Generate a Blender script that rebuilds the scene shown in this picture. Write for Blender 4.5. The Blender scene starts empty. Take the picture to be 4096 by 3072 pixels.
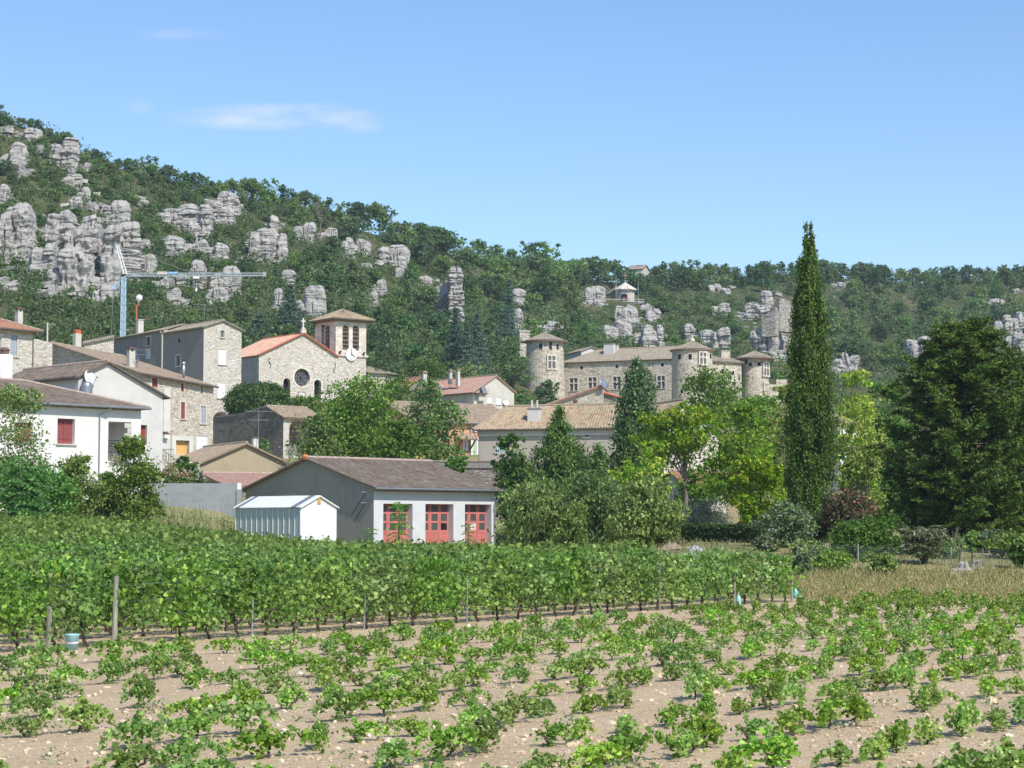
import bpy, bmesh, math, random
import numpy as np
from mathutils import Vector, geometry

# ---------------------------------------------------------------- camera, sky, sun, exposure
R = math.radians
scene = bpy.context.scene
col = scene.collection
F, CX, CY, CAMZ = 8000.0, 2048.0, 1536.0, 2.76      # photo pixels (4096 wide) and eye height
TILT = math.atan(576 / F)
SUN_AZ, SUN_EL = 36.0, 47.0                         # degrees right of straight behind the camera, height
cam_data = bpy.data.cameras.new("camera")
cam_data.sensor_width = 36.0
cam_data.lens = 36.0 * F / 4096
cam_data.clip_start, cam_data.clip_end = 0.5, 6000
cam = bpy.data.objects.new("camera", cam_data)
cam.location = (0, 0, CAMZ)
cam.rotation_euler = (math.pi / 2 + TILT, 0, 0)
col.objects.link(cam)
scene.camera = cam

sdir = Vector((math.sin(R(SUN_AZ)) * math.cos(R(SUN_EL)), -math.cos(R(SUN_AZ)) * math.cos(R(SUN_EL)), math.sin(R(SUN_EL))))
sun_data = bpy.data.lights.new("sun", 'SUN')
sun_data.energy = 3.6
sun_data.angle = R(0.5)
sun_data.color = (1.0, 0.95, 0.87)
sun = bpy.data.objects.new("sun", sun_data)
sun.rotation_euler = (-sdir).to_track_quat('-Z', 'Y').to_euler()
sun.location = (60, -80, 120)
col.objects.link(sun)

world = bpy.data.worlds.new("World")
scene.world = world
world.use_nodes = True
wt = world.node_tree
wt.nodes.clear()
wo = wt.nodes.new('ShaderNodeOutputWorld')
bg = wt.nodes.new('ShaderNodeBackground')
sky = wt.nodes.new('ShaderNodeTexSky')
sky.sky_type = 'NISHITA'
sky.sun_disc = False
sky.sun_elevation = R(SUN_EL)
sky.sun_rotation = math.atan2(sdir.x, sdir.y)
sky.altitude = 0
sky.air_density, sky.dust_density, sky.ozone_density = 1.0, 0.25, 4.0
bg.inputs['Strength'].default_value = 0.13
# thin clouds: a noise band in the direction of the view of the sky, at infinity
tc = wt.nodes.new('ShaderNodeTexCoord')
def wmath(op, a, b=None, c=None):
    n = wt.nodes.new('ShaderNodeMath'); n.operation = op
    for i, v in enumerate((a, b, c)):
        if v is None: continue
        if isinstance(v, (int, float)): n.inputs[i].default_value = v
        else: wt.links.new(v, n.inputs[i])
    return n.outputs[0]
sep = wt.nodes.new('ShaderNodeSeparateXYZ')
wt.links.new(tc.outputs['Generated'], sep.inputs[0])
su = wmath('DIVIDE', sep.outputs['X'], sep.outputs['Y'])
sv = wmath('DIVIDE', sep.outputs['Z'], sep.outputs['Y'])
comb = wt.nodes.new('ShaderNodeCombineXYZ')
wt.links.new(wmath('MULTIPLY', su, 26.0), comb.inputs['X'])
wt.links.new(wmath('MULTIPLY', sv, 95.0), comb.inputs['Y'])
nz = wt.nodes.new('ShaderNodeTexNoise'); nz.inputs['Scale'].default_value = 1.0; nz.inputs['Detail'].default_value = 7.0; nz.inputs['Roughness'].default_value = 0.55
wt.links.new(comb.outputs[0], nz.inputs['Vector'])
def cloud_patch(cu, cv, ru, rv):
    du = wmath('DIVIDE', wmath('SUBTRACT', su, cu), ru)
    dv = wmath('DIVIDE', wmath('SUBTRACT', sv, cv), rv)
    d2 = wmath('ADD', wmath('MULTIPLY', du, du), wmath('MULTIPLY', dv, dv))
    return wmath('MAXIMUM', wmath('SUBTRACT', 1.0, d2), 0.0)
def dirof(px, py):
    u, v = (px - CX) / F, (CY - py) / F
    dy = math.cos(TILT) - v * math.sin(TILT)
    return u / dy, (math.sin(TILT) + v * math.cos(TILT)) / dy
msk = None
for px, py, rx, ry, k in ((1090, 468, 470, 62, 1.0), (1290, 452, 240, 48, .9), (740, 140, 240, 30, .35), (560, 425, 70, 40, .35), (1440, 505, 110, 36, .6)):
    a, b = dirof(px, py)
    p = wmath('MULTIPLY', cloud_patch(a, b, rx / F, ry / F), k)
    msk = p if msk is None else wmath('MAXIMUM', msk, p)
dens = wmath('MULTIPLY', msk, wmath('MINIMUM', wmath('MAXIMUM', wmath('MULTIPLY', wmath('SUBTRACT', nz.outputs['Fac'], 0.36), 2.6), 0.0), 1.0))
dens = wmath('MINIMUM', wmath('MULTIPLY', dens, 0.5), 0.42)
mx = wt.nodes.new('ShaderNodeMixRGB')
wt.links.new(dens, mx.inputs['Fac'])
hs = wt.nodes.new('ShaderNodeHueSaturation'); hs.inputs['Saturation'].default_value = 1.08; hs.inputs['Hue'].default_value = .5035
wt.links.new(sky.outputs[0], hs.inputs['Color'])
wt.links.new(hs.outputs[0], mx.inputs['Color1'])
mx.inputs['Color2'].default_value = (6.9, 6.1, 6.9, 1)
wt.links.new(mx.outputs[0], bg.inputs['Color'])
wt.links.new(bg.outputs[0], wo.inputs[0])

vs = scene.view_settings
vs.view_transform = 'Standard'
vs.look = 'None'
vs.exposure = 0.5
vs.gamma = 1.0
scene.cycles.max_bounces = 6
scene.cycles.diffuse_bounces = 3
scene.cycles.transmission_bounces = 3
scene.cycles.transparent_max_bounces = 4
scene.cycles.caustics_reflective = scene.cycles.caustics_refractive = False

# ---------------------------------------------------------------- pixels to places
def ray(px, py):
    return dirof(px, py)
def P(px, py, D):
    a, b = dirof(px, py)
    return Vector((a * D, D, CAMZ + b * D))
def rgb(r, g, b):
    return (r, g, b, 1)

# ---------------------------------------------------------------- tagging and linking
def tag(o, label=None, cat=None, group=None, kind=None):
    if label: o['label'] = label
    if cat: o['category'] = cat
    if group: o['group'] = group
    if kind: o['kind'] = kind
    return o
def empty(name, loc, label=None, cat=None, group=None, rz=0.0):
    o = bpy.data.objects.new(name, None)
    o.empty_display_size = 0.2
    o.location = loc
    o.rotation_euler = (0, 0, rz)
    col.objects.link(o)
    return tag(o, label, cat, group)
def link(name, me, parent=None, keep=True):
    o = bpy.data.objects.new(name, me)
    col.objects.link(o)
    if parent is not None:
        o.parent = parent
        if keep:                                   # geometry was made in world space
            o.matrix_parent_inverse = parent_world(parent).inverted()
    return o
def parent_world(p):
    from mathutils import Matrix, Euler
    m = Matrix.LocRotScale(p.location, p.rotation_euler, p.scale)
    if p.parent is not None:
        m = parent_world(p.parent) @ p.matrix_parent_inverse @ m
    return m
def children_of(o):
    return KIDS.get(o.name, [])
KIDS = {}
def copy_tree(src, kids, loc, rz=0.0, sc=1.0):
    """a thing and its parts (kids: flat list of (part, [sub-parts])) copied without operators"""
    r = src.copy(); col.objects.link(r)
    r.location = loc; r.rotation_euler = (0, 0, rz)
    r.scale = (sc, sc, sc) if isinstance(sc, (int, float)) else sc
    for p, subs in kids:
        c = p.copy(); col.objects.link(c); c.parent = r
        for s in subs:
            d = s.copy(); col.objects.link(d); d.parent = c
    return r

# ---------------------------------------------------------------- mesh collector
Z = Vector((0, 0, 1))
class MB:
    def __init__(self):
        self.v, self.f, self.uv, self.mi = [], [], [], []
    def face(self, pts, uv=None, m=0):
        n = len(self.v)
        self.v.extend([tuple(p) for p in pts])
        self.f.append(tuple(range(n, n + len(pts))))
        self.uv.append(uv); self.mi.append(m)
    def mesh(self, vs_, fs_, m=0, uvs=None):
        n = len(self.v)
        self.v.extend([tuple(p) for p in vs_])
        for k, f in enumerate(fs_):
            self.f.append(tuple(i + n for i in f))
            self.uv.append(uvs[k] if uvs else None); self.mi.append(m)
    def box(self, c, sx, sy, sz, ux=Vector((1, 0, 0)), m=0):
        """box centred at c; ux is the direction of its x side"""
        c = Vector(c); ux = Vector((ux[0], ux[1], 0)).normalized(); uy = Vector((-ux.y, ux.x, 0))
        p = [c + ux * (sx / 2 * i) + uy * (sy / 2 * j) + Z * (sz / 2 * k) for k in (-1, 1) for j in (-1, 1) for i in (-1, 1)]
        self.mesh(p, [(0, 2, 3, 1), (4, 5, 7, 6), (0, 1, 5, 4), (2, 6, 7, 3), (0, 4, 6, 2), (1, 3, 7, 5)], m)
    def bar(self, a, b, w, h=None, m=0):
        a, b = Vector(a), Vector(b); h = h or w
        d = (b - a)
        if d.length < 1e-6: return
        d.normalize()
        s = d.cross(Z)
        s = Vector((1, 0, 0)) if s.length < 1e-3 else s.normalized()
        t = s.cross(d).normalized()
        p = [q + s * (w / 2 * i) + t * (h / 2 * j) for q in (a, b) for j in (-1, 1) for i in (-1, 1)]
        self.mesh(p, [(0, 1, 3, 2), (4, 6, 7, 5), (0, 4, 5, 1), (2, 3, 7, 6), (0, 2, 6, 4), (1, 5, 7, 3)], m)
    def tube(self, pts, rad, n=8, m=0, cap=True):
        pts = [Vector(p) for p in pts]
        rad = rad if isinstance(rad, (list, tuple)) else [rad] * len(pts)
        vs_, fs_ = [], []
        for i, p in enumerate(pts):
            d = (pts[min(i + 1, len(pts) - 1)] - pts[max(i - 1, 0)]).normalized()
            s = d.cross(Z)
            s = Vector((1, 0, 0)) if s.length < 1e-3 else s.normalized()
            t = s.cross(d)
            for k in range(n):
                a = 2 * math.pi * k / n
                vs_.append(p + (s * math.cos(a) + t * math.sin(a)) * rad[i])
        for i in range(len(pts) - 1):
            for k in range(n):
                fs_.append((i * n + k, i * n + (k + 1) % n, (i + 1) * n + (k + 1) % n, (i + 1) * n + k))
        if cap:
            fs_.append(tuple(range(n))[::-1]); fs_.append(tuple((len(pts) - 1) * n + k for k in range(n)))
        self.mesh(vs_, fs_, m)
    def lathe(self, c, prof, n=24, m=0, a0=0.0, a1=2 * math.pi):
        """prof: list of (radius, z) round the vertical through c; uv in metres"""
        full = abs(a1 - a0 - 2 * math.pi) < 1e-6
        cnt = n if full else n + 1
        vs_, fs_, uvs = [], [], []
        c = Vector(c)
        rmax = max(r for r, z in prof)
        for r, z in prof:
            for k in range(cnt):
                a = a0 + (a1 - a0) * k / n
                vs_.append(c + Vector((r * math.cos(a), r * math.sin(a), z)))
        for i in range(len(prof) - 1):
            for k in range(n):
                k2 = (k + 1) % cnt
                fs_.append((i * cnt + k, i * cnt + k2, (i + 1) * cnt + k2, (i + 1) * cnt + k))
                s = rmax * (a1 - a0) / n
                z0, z1 = prof[i][1], prof[i + 1][1]
                uvs.append([(k * s, z0), ((k + 1) * s, z0), ((k + 1) * s, z1), (k * s, z1)])
        self.mesh(vs_, fs_, m, uvs)
    def build(self, name, mats, parent=None, smooth=False, keep=True):
        me = bpy.data.meshes.new(name)
        me.from_pydata(self.v, [], self.f)
        mats = mats if isinstance(mats, (list, tuple)) else [mats]
        for mt in mats: me.materials.append(mt)
        me.polygons.foreach_set('material_index', self.mi)
        uvl = me.uv_layers.new(name='uv')
        arr = []
        for f, uv in zip(self.f, self.uv):
            if uv is None:
                p = [Vector(self.v[i]) for i in f]
                nn = geometry.normal(p[:4]) if len(p) <= 4 else geometry.normal(p[0], p[len(p) // 3], p[2 * len(p) // 3])
                if abs(nn.z) > .8: uv = [(q.x, q.y) for q in p]
                else:
                    h = Z.cross(nn)
                    h = h.normalized() if h.length > 1e-6 else Vector((1, 0, 0))
                    uv = [(q.dot(h), q.z) for q in p]
            for c in uv: arr.extend((c[0], c[1]))
        uvl.data.foreach_set('uv', arr)
        if smooth: me.polygons.foreach_set('use_smooth', [True] * len(me.polygons))
        me.update()
        return link(name, me, parent, keep)

def mesh_np(name, V, k, mats, mi=None, smooth=False):
    """mesh of equal faces of k corners, V: (faces*k, 3)"""
    V = np.asarray(V, dtype=np.float32).reshape(-1, 3)
    nf = len(V) // k
    me = bpy.data.meshes.new(name)
    me.vertices.add(len(V)); me.vertices.foreach_set('co', V.ravel())
    me.loops.add(len(V)); me.loops.foreach_set('vertex_index', np.arange(len(V), dtype=np.int32))
    me.polygons.add(nf)
    me.polygons.foreach_set('loop_start', np.arange(0, len(V), k, dtype=np.int32))
    me.polygons.foreach_set('loop_total', np.full(nf, k, dtype=np.int32))
    for mt in (mats if isinstance(mats, (list, tuple)) else [mats]): me.materials.append(mt)
    if mi is not None: me.polygons.foreach_set('material_index', np.asarray(mi, dtype=np.int32))
    me.update(calc_edges=True)
    return me
def join_np(name, arrs, k, mats, mis=None):
    return mesh_np(name, np.concatenate(arrs), k, mats, None if mis is None else np.concatenate(mis))

# ---------------------------------------------------------------- materials
class NT:
    def __init__(self, name, rough=0.85, spec=0.25):
        self.m = bpy.data.materials.new(name); self.m.use_nodes = True
        self.t = self.m.node_tree; self.t.nodes.clear()
        self.out = self.n('ShaderNodeOutputMaterial')
        self.b = self.n('ShaderNodeBsdfPrincipled')
        self.b.inputs['Roughness'].default_value = rough
        self.b.inputs['Specular IOR Level'].default_value = spec
        self.l(self.b.outputs[0], self.out.inputs[0])
    def n(self, t, **kw):
        x = self.t.nodes.new(t)
        for k, v in kw.items(): setattr(x, k, v)
        return x
    def l(self, a, b): self.t.links.new(a, b)
    def put(self, sock, v):
        if v is None: return
        if hasattr(v, 'is_output'): self.l(v, sock)
        else: sock.default_value = v
    def math(self, op, a, b=None, c=None, clamp=False):
        x = self.n('ShaderNodeMath', operation=op, use_clamp=clamp)
        for i, v in enumerate((a, b, c)): self.put(x.inputs[i], v)
        return x.outputs[0]
    def mix(self, f, a, b, mode='MIX'):
        x = self.n('ShaderNodeMixRGB', blend_type=mode)
        self.put(x.inputs[0], f); self.put(x.inputs[1], a); self.put(x.inputs[2], b)
        return x.outputs[0]
    def ramp(self, f, stops, interp='LINEAR'):
        x = self.n('ShaderNodeValToRGB'); x.color_ramp.interpolation = interp
        e = x.color_ramp.elements
        while len(e) < len(stops): e.new(0.5)
        for i, (p, c) in enumerate(stops):
            e[i].position = p; e[i].color = c if len(c) == 4 else (*c, 1)
        self.put(x.inputs[0], f)
        return x.outputs[0]
    def lin(self, f, lo, hi, a=0.0, b=1.0):
        x = self.n('ShaderNodeMapRange'); self.put(x.inputs[0], f)
        x.inputs[1].default_value, x.inputs[2].default_value, x.inputs[3].default_value, x.inputs[4].default_value = lo, hi, a, b
        return x.outputs[0]
    def noise(self, vec, scale, detail=4, rough=.55, out='Fac', dist=0.0):
        x = self.n('ShaderNodeTexNoise'); self.put(x.inputs['Vector'], vec)
        x.inputs['Scale'].default_value = scale; x.inputs['Detail'].default_value = detail; x.inputs['Roughness'].default_value = rough
        x.inputs['Distortion'].default_value = dist
        return x.outputs[out]
    def voro(self, vec, scale, feature='F1', out='Distance', rnd=1.0):
        x = self.n('ShaderNodeTexVoronoi', feature=feature); self.put(x.inputs['Vector'], vec)
        x.inputs['Scale'].default_value = scale; x.inputs['Randomness'].default_value = rnd
        return x.outputs[out]
    def uv(self): return self.n('ShaderNodeUVMap', uv_map='uv').outputs[0]
    def pos(self): return self.n('ShaderNodeNewGeometry').outputs['Position']
    def objco(self): return self.n('ShaderNodeTexCoord').outputs['Object']
    def scale(self, vec, s):
        x = self.n('ShaderNodeMapping'); self.put(x.inputs[0], vec); x.inputs['Scale'].default_value = s
        return x.outputs[0]
    def vadd(self, a, b, k=1.0):
        s = self.n('ShaderNodeVectorMath', operation='SCALE'); self.put(s.inputs[0], b); s.inputs['Scale'].default_value = k
        x = self.n('ShaderNodeVectorMath', operation='ADD'); self.put(x.inputs[0], a); self.put(x.inputs[1], s.outputs[0])
        return x.outputs[0]
    def bump(self, h, dist, strength=1.0):
        x = self.n('ShaderNodeBump'); x.inputs['Distance'].default_value = dist; x.inputs['Strength'].default_value = strength
        self.put(x.inputs['Height'], h)
        self.l(x.outputs[0], self.b.inputs['Normal'])
    def base(self, c): self.put(self.b.inputs['Base Color'], c)

def paint(name, c, rough=.6, var=.18, spec=.3, metal=0.0, scale=3.0):
    n = NT(name, rough, spec)
    f = n.noise(n.pos(), scale, 5, .6)
    d = tuple(x * (1 - var) for x in c); u = tuple(min(1, x * (1 + var * .6)) for x in c)
    n.base(n.ramp(f, [(.3, d), (.7, u)]))
    n.b.inputs['Metallic'].default_value = metal
    return n.m
def plaster(name, c, stain=.35, stain_c=(.16, .15, .13), scale=.7):
    n = NT(name, .92, .15)
    uv = n.uv()
    f = n.noise(n.scale(uv, (1, 1, 1)), scale, 6, .6)
    f2 = n.noise(n.scale(uv, (3.2, .28, 1)), 1.0, 5, .65)
    f3 = n.noise(uv, 9, 4, .6)
    base = n.ramp(f, [(.3, tuple(x * .88 for x in c)), (.7, tuple(min(1, x * 1.04) for x in c))])
    base = n.mix(n.math('MULTIPLY', n.lin(f2, .52, .78), stain), base, rgb(*stain_c))
    base = n.mix(n.math('MULTIPLY', n.lin(f3, .5, .8), .12), base, rgb(*(x * .6 for x in c)))
    n.base(base)
    n.bump(n.math('ADD', f3, n.math('MULTIPLY', f, 2.0)), .012, .6)
    return n.m
def masonry(name, c, dark, mortar, w=.42, h=.2, rnd=.85, grime=.25, bump=.05):
    n = NT(name, .95, .1)
    uv = n.uv()
    wob = n.noise(uv, 2.2, 2, .5, 'Color')
    q = n.scale(n.vadd(uv, wob, .10), (1 / w, 1 / h, 1))
    cellc = n.voro(q, 1.0, 'F1', 'Color', rnd)
    edge = n.voro(q, 1.0, 'DISTANCE_TO_EDGE', 'Distance', rnd)
    sp = n.n('ShaderNodeSeparateColor'); n.l(cellc, sp.inputs[0])
    stone = n.ramp(sp.outputs[0], [(0, dark), (.25, tuple(x * .78 for x in c)), (.6, c), (1, tuple(min(.85, x * 1.35) for x in c))])
    warm = n.mix(n.math('MULTIPLY', sp.outputs[1], .28), stone, rgb(c[0] * 1.15, c[1] * .92, c[2] * .66))
    fine = n.noise(uv, 16, 4, .65)
    warm = n.mix(n.lin(fine, .35, .75, 0, .35), warm, rgb(*dark))
    e = n.lin(edge, .02, .13)
    big = n.noise(uv, .35, 5, .6)
    streak = n.noise(n.scale(uv, (1.6, .16, 1)), 1.0, 5, .6)
    colr = n.mix(e, rgb(*mortar), warm)
    colr = n.mix(n.math('MULTIPLY', n.lin(n.math('MULTIPLY', big, streak), .22, .42), grime), colr, rgb(*(x * .55 for x in dark)))
    n.base(colr)
    n.bump(n.math('ADD', e, n.math('MULTIPLY', fine, .5)), bump, .8)
    return n.m
def tile_mat(name, cols, lichen=.35, tw=.22, th=.38, lich_c=(.36, .34, .27), dirt=.3):
    """canal tiles: uv in metres, u along the eave, v up the slope; the ribs themselves are geometry"""
    n = NT(name, .92, .12)
    uv = n.uv()
    s = n.n('ShaderNodeSeparateXYZ'); n.l(uv, s.inputs[0])
    cu = n.math('FLOOR', n.math('DIVIDE', s.outputs[0], tw))
    jit = n.n('ShaderNodeTexWhiteNoise', noise_dimensions='1D'); n.l(cu, jit.inputs['W'])
    vv = n.math('ADD', n.math('DIVIDE', s.outputs[1], th), n.math('MULTIPLY', jit.outputs[0], .5))
    cv = n.math('FLOOR', vv)
    cc = n.n('ShaderNodeCombineXYZ'); n.l(cu, cc.inputs[0]); n.l(cv, cc.inputs[1])
    wn = n.n('ShaderNodeTexWhiteNoise', noise_dimensions='2D'); n.l(cc.outputs[0], wn.inputs['Vector'])
    st = [(i / (len(cols) - 1), c) for i, c in enumerate(cols)]
    c = n.ramp(wn.outputs[0], st)
    big = n.noise(uv, .5, 5, .65)
    fine = n.noise(uv, 5, 5, .7)
    c = n.mix(n.math('MULTIPLY', n.lin(n.math('ADD', n.math('MULTIPLY', big, .5), n.math('MULTIPLY', fine, .5)), .47, .62), lichen), c, rgb(*lich_c))
    c = n.mix(n.math('MULTIPLY', n.lin(n.noise(uv, 1.3, 4, .6), .5, .75), dirt), c, rgb(*(x * .35 for x in cols[0])))
    fr = n.math('FRACT', vv)
    lip = n.lin(fr, 0.0, .14)
    c = n.mix(n.math('MULTIPLY', n.math('SUBTRACT', 1.0, lip), .35), c, rgb(*(x * .4 for x in cols[0])))
    n.base(c)
    n.bump(n.math('ADD', n.math('MULTIPLY', n.math('SUBTRACT', 1.0, fr), 1.0), n.math('MULTIPLY', fine, .5)), .05, .7)
    return n.m
def leaf_mat(name, c, c2=None, trans=.32, rough=.55, spec=.12, hue=.0, tip=None, tip_amt=0.0):
    """leaf: every leaf its own tone, every plant its own cast"""
    n = NT(name, rough, spec)
    g = n.n('ShaderNodeNewGeometry'); oi = n.n('ShaderNodeObjectInfo')
    c2 = c2 or tuple(x * 1.7 for x in c)
    colr = n.ramp(g.outputs['Random Per Island'], [(0, tuple(x * .62 for x in c)), (.45, c), (.93, c2), (1.0, tuple(min(1, x * 1.25) for x in c2))])
    if tip is not None:
        r = n.math('FRACT', n.math('MULTIPLY', g.outputs['Random Per Island'], 37.31))
        colr = n.mix(n.math('GREATER_THAN', r, 1 - tip_amt), colr, rgb(*tip))
    h = n.n('ShaderNodeHueSaturation'); n.l(colr, h.inputs['Color'])
    n.l(n.lin(oi.outputs['Random'], 0, 1, .5 - .018, .5 + .014), h.inputs['Hue'])
    n.l(n.lin(n.math('FRACT', n.math('MULTIPLY', oi.outputs['Random'], 7.7)), 0, 1, .74, 1.2), h.inputs['Value'])
    n.l(n.lin(n.math('FRACT', n.math('MULTIPLY', oi.outputs['Random'], 3.3)), 0, 1, .8, 1.05), h.inputs['Saturation'])
    colr = h.outputs[0]
    n.base(colr)
    tr = n.n('ShaderNodeBsdfTranslucent')
    t2 = n.mix(1.0, colr, rgb(1.15, 1.35, .5), 'MULTIPLY')
    n.l(t2, tr.inputs[0])
    ms = n.n('ShaderNodeMixShader'); ms.inputs[0].default_value = trans
    n.l(n.b.outputs[0], ms.inputs[1]); n.l(tr.outputs[0], ms.inputs[2])
    n.l(ms.outputs[0], n.out.inputs[0])
    return n.m
def bark_mat(name, c):
    n = NT(name, .95, .1)
    o = n.objco()
    f = n.noise(n.scale(o, (9, 9, 1.6)), 1.0, 5, .65)
    n.base(n.ramp(f, [(.3, tuple(x * .45 for x in c)), (.65, c), (.9, tuple(min(1, x * 1.5) for x in c))]))
    n.bump(f, .03, .8)
    return n.m

M = {}
M['leaf_oak'] = leaf_mat('oak_leaves', (0.134, 0.231, 0.066), (0.260, 0.371, 0.114))
M['leaf_oak_dark'] = leaf_mat('dark_oak_leaves', (0.086, 0.165, 0.059), (0.157, 0.258, 0.094))
M['leaf_scrub'] = leaf_mat('scrub_leaves', (0.119, 0.208, 0.055), (0.218, 0.317, 0.099), tip=(.16, .13, .06), tip_amt=.08)
M['leaf_cedar'] = leaf_mat('cedar_needles', (0.079, 0.146, 0.099), (0.160, 0.240, 0.165), trans=.12)
M['leaf_walnut'] = leaf_mat('walnut_leaves', (0.097, 0.196, 0.033), (0.229, 0.382, 0.074), trans=.36)
M['leaf_cherry'] = leaf_mat('cherry_leaves', (0.138, 0.244, 0.048), (0.349, 0.459, 0.108), trans=.34)
M['leaf_golden'] = leaf_mat('golden_rain_leaves', (0.185, 0.362, 0.026), (0.457, 0.661, 0.048), trans=.42)
M['flower_yellow'] = leaf_mat('yellow_blossom', (.46, .48, .05), (.66, .64, .10), trans=.3)
M['leaf_poplar'] = leaf_mat('poplar_leaves', (0.082, 0.159, 0.049), (0.202, 0.298, 0.116), trans=.28, rough=.4)
M['leaf_cypress'] = leaf_mat('cypress_sprays', (0.060, 0.140, 0.020), (0.145, 0.269, 0.036), trans=.12, tip=(.13, .10, .05), tip_amt=.03)
M['leaf_cone'] = leaf_mat('conifer_sprays', (0.087, 0.167, 0.043), (0.191, 0.282, 0.073), trans=.14)
M['leaf_pine'] = leaf_mat('pine_needles', (0.054, 0.118, 0.017), (0.133, 0.234, 0.035), trans=.10, tip=(.12, .10, .035), tip_amt=.05)
M['leaf_olive'] = leaf_mat('olive_leaves', (0.187, 0.218, 0.142), (0.382, 0.406, 0.283), trans=.15)
M['leaf_laurel'] = leaf_mat('laurel_leaves', (0.047, 0.106, 0.029), (0.113, 0.196, 0.052), trans=.15, rough=.4)
M['leaf_fresh'] = leaf_mat('fresh_leaves', (0.096, 0.182, 0.034), (0.205, 0.315, 0.066), trans=.38)
M['leaf_red'] = leaf_mat('reddish_leaves', (0.095, 0.108, 0.044), (0.180, 0.142, 0.068), trans=.3, tip=(.40, .075, .075), tip_amt=.10)
M['leaf_pale'] = leaf_mat('pale_mauve_leaves', (0.129, 0.202, 0.077), (0.258, 0.344, 0.147), trans=.28, tip=(.42, .34, .42), tip_amt=.05)
M['leaf_loquat'] = leaf_mat('long_olive_leaves', (0.112, 0.143, 0.050), (0.346, 0.344, 0.154), trans=.18, tip=(.20, .15, .08), tip_amt=.06)
M['leaf_sumac'] = leaf_mat('feathery_leaves', (0.108, 0.272, 0.045), (0.251, 0.477, 0.095), trans=.38)
M['leaf_vine'] = leaf_mat('vine_leaves', (0.150, 0.279, 0.054), (0.340, 0.507, 0.108), trans=.36, tip=(.32, .30, .06), tip_amt=.02)
M['leaf_young'] = leaf_mat('young_vine_leaves', (0.193, 0.341, 0.057), (0.419, 0.603, 0.121), trans=.38, tip=(.30, .30, .07), tip_amt=.04)
M['flower_pink'] = leaf_mat('pink_blossom', (.62, .26, .30), (.78, .42, .46), trans=.25)
M['flower_white'] = leaf_mat('white_blossom', (.70, .70, .64), (.82, .82, .78), trans=.25)
M['straw'] = leaf_mat('straw_stems', (0.648, 0.505, 0.271), (0.881, 0.733, 0.447), trans=.3)
M['weed'] = leaf_mat('weed_stems', (0.115, 0.172, 0.043), (0.270, 0.305, 0.104), trans=.3)
M['bark'] = bark_mat('grey_bark', (.14, .115, .09))
M['bark_pale'] = bark_mat('pale_bark', (.26, .22, .18))
M['bark_dark'] = bark_mat('dark_bark', (.07, .055, .042))
M['post_wood'] = bark_mat('weathered_post', (.38, .37, .30))
M['vine_wood'] = bark_mat('vine_wood', (.11, .085, .065))

# ---------------------------------------------------------------- ground materials
def soil_material():
    n = NT('vineyard_soil', .98, .05)
    p = n.pos()
    a = n.noise(p, .35, 6, .62); b = n.noise(p, 4.5, 6, .7); c = n.noise(p, 22, 3, .6)
    base = n.ramp(a, [(.3, (.55, .41, .255)), (.7, (.72, .555, .355))])
    base = n.mix(n.lin(b, .35, .75, 0, .5), base, rgb(.40, .29, .18))
    v = n.voro(p, 17, 'F1', 'Distance'); vc = n.voro(p, 17, 'F1', 'Color')
    s = n.n('ShaderNodeSeparateColor'); n.l(vc, s.inputs[0])
    st = n.math('MULTIPLY', n.math('LESS_THAN', v, .36), n.math('GREATER_THAN', s.outputs[0], .42))
    base = n.mix(n.math('MULTIPLY', st, .8), base, n.ramp(s.outputs[1], [(0, (.50, .38, .25)), (.6, (.66, .54, .40)), (1, (.76, .68, .56))]))
    n.base(base)
    n.bump(n.math('ADD', n.math('ADD', b, n.math('MULTIPLY', c, .25)), n.math('MULTIPLY', st, .35)), .12, 1.0)
    return n.m
def ground_material():
    n = NT('dry_grass_ground', .98, .05)
    p = n.pos()
    a = n.noise(p, .12, 5, .6); b = n.noise(p, 2.5, 6, .7)
    base = n.ramp(a, [(.35, (.17, .185, .07)), (.65, (.35, .30, .15))])
    base = n.mix(n.lin(b, .4, .7, 0, .6), base, rgb(.26, .245, .10))
    n.base(base); n.bump(b, .1, .8)
    return n.m
def hill_material():
    n = NT('hillside', .98, .05)
    p = n.pos()
    a = n.noise(p, .05, 6, .62); b = n.noise(p, .5, 6, .7)
    base = n.ramp(a, [(.35, (.060, .075, .028)), (.55, (.095, .10, .042)), (.74, (.20, .155, .085))])
    base = n.mix(n.lin(b, .42, .7, 0, .7), base, rgb(.075, .10, .035))
    rk = n.math('MULTIPLY', n.lin(n.noise(p, .22, 6, .7), .57, .63), n.lin(n.noise(p, 1.4, 4, .6), .35, .5))
    base = n.mix(rk, base, rgb(.40, .38, .35))
    n.base(base); n.bump(n.math('ADD', b, rk), .6, .8)
    return n.m
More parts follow.
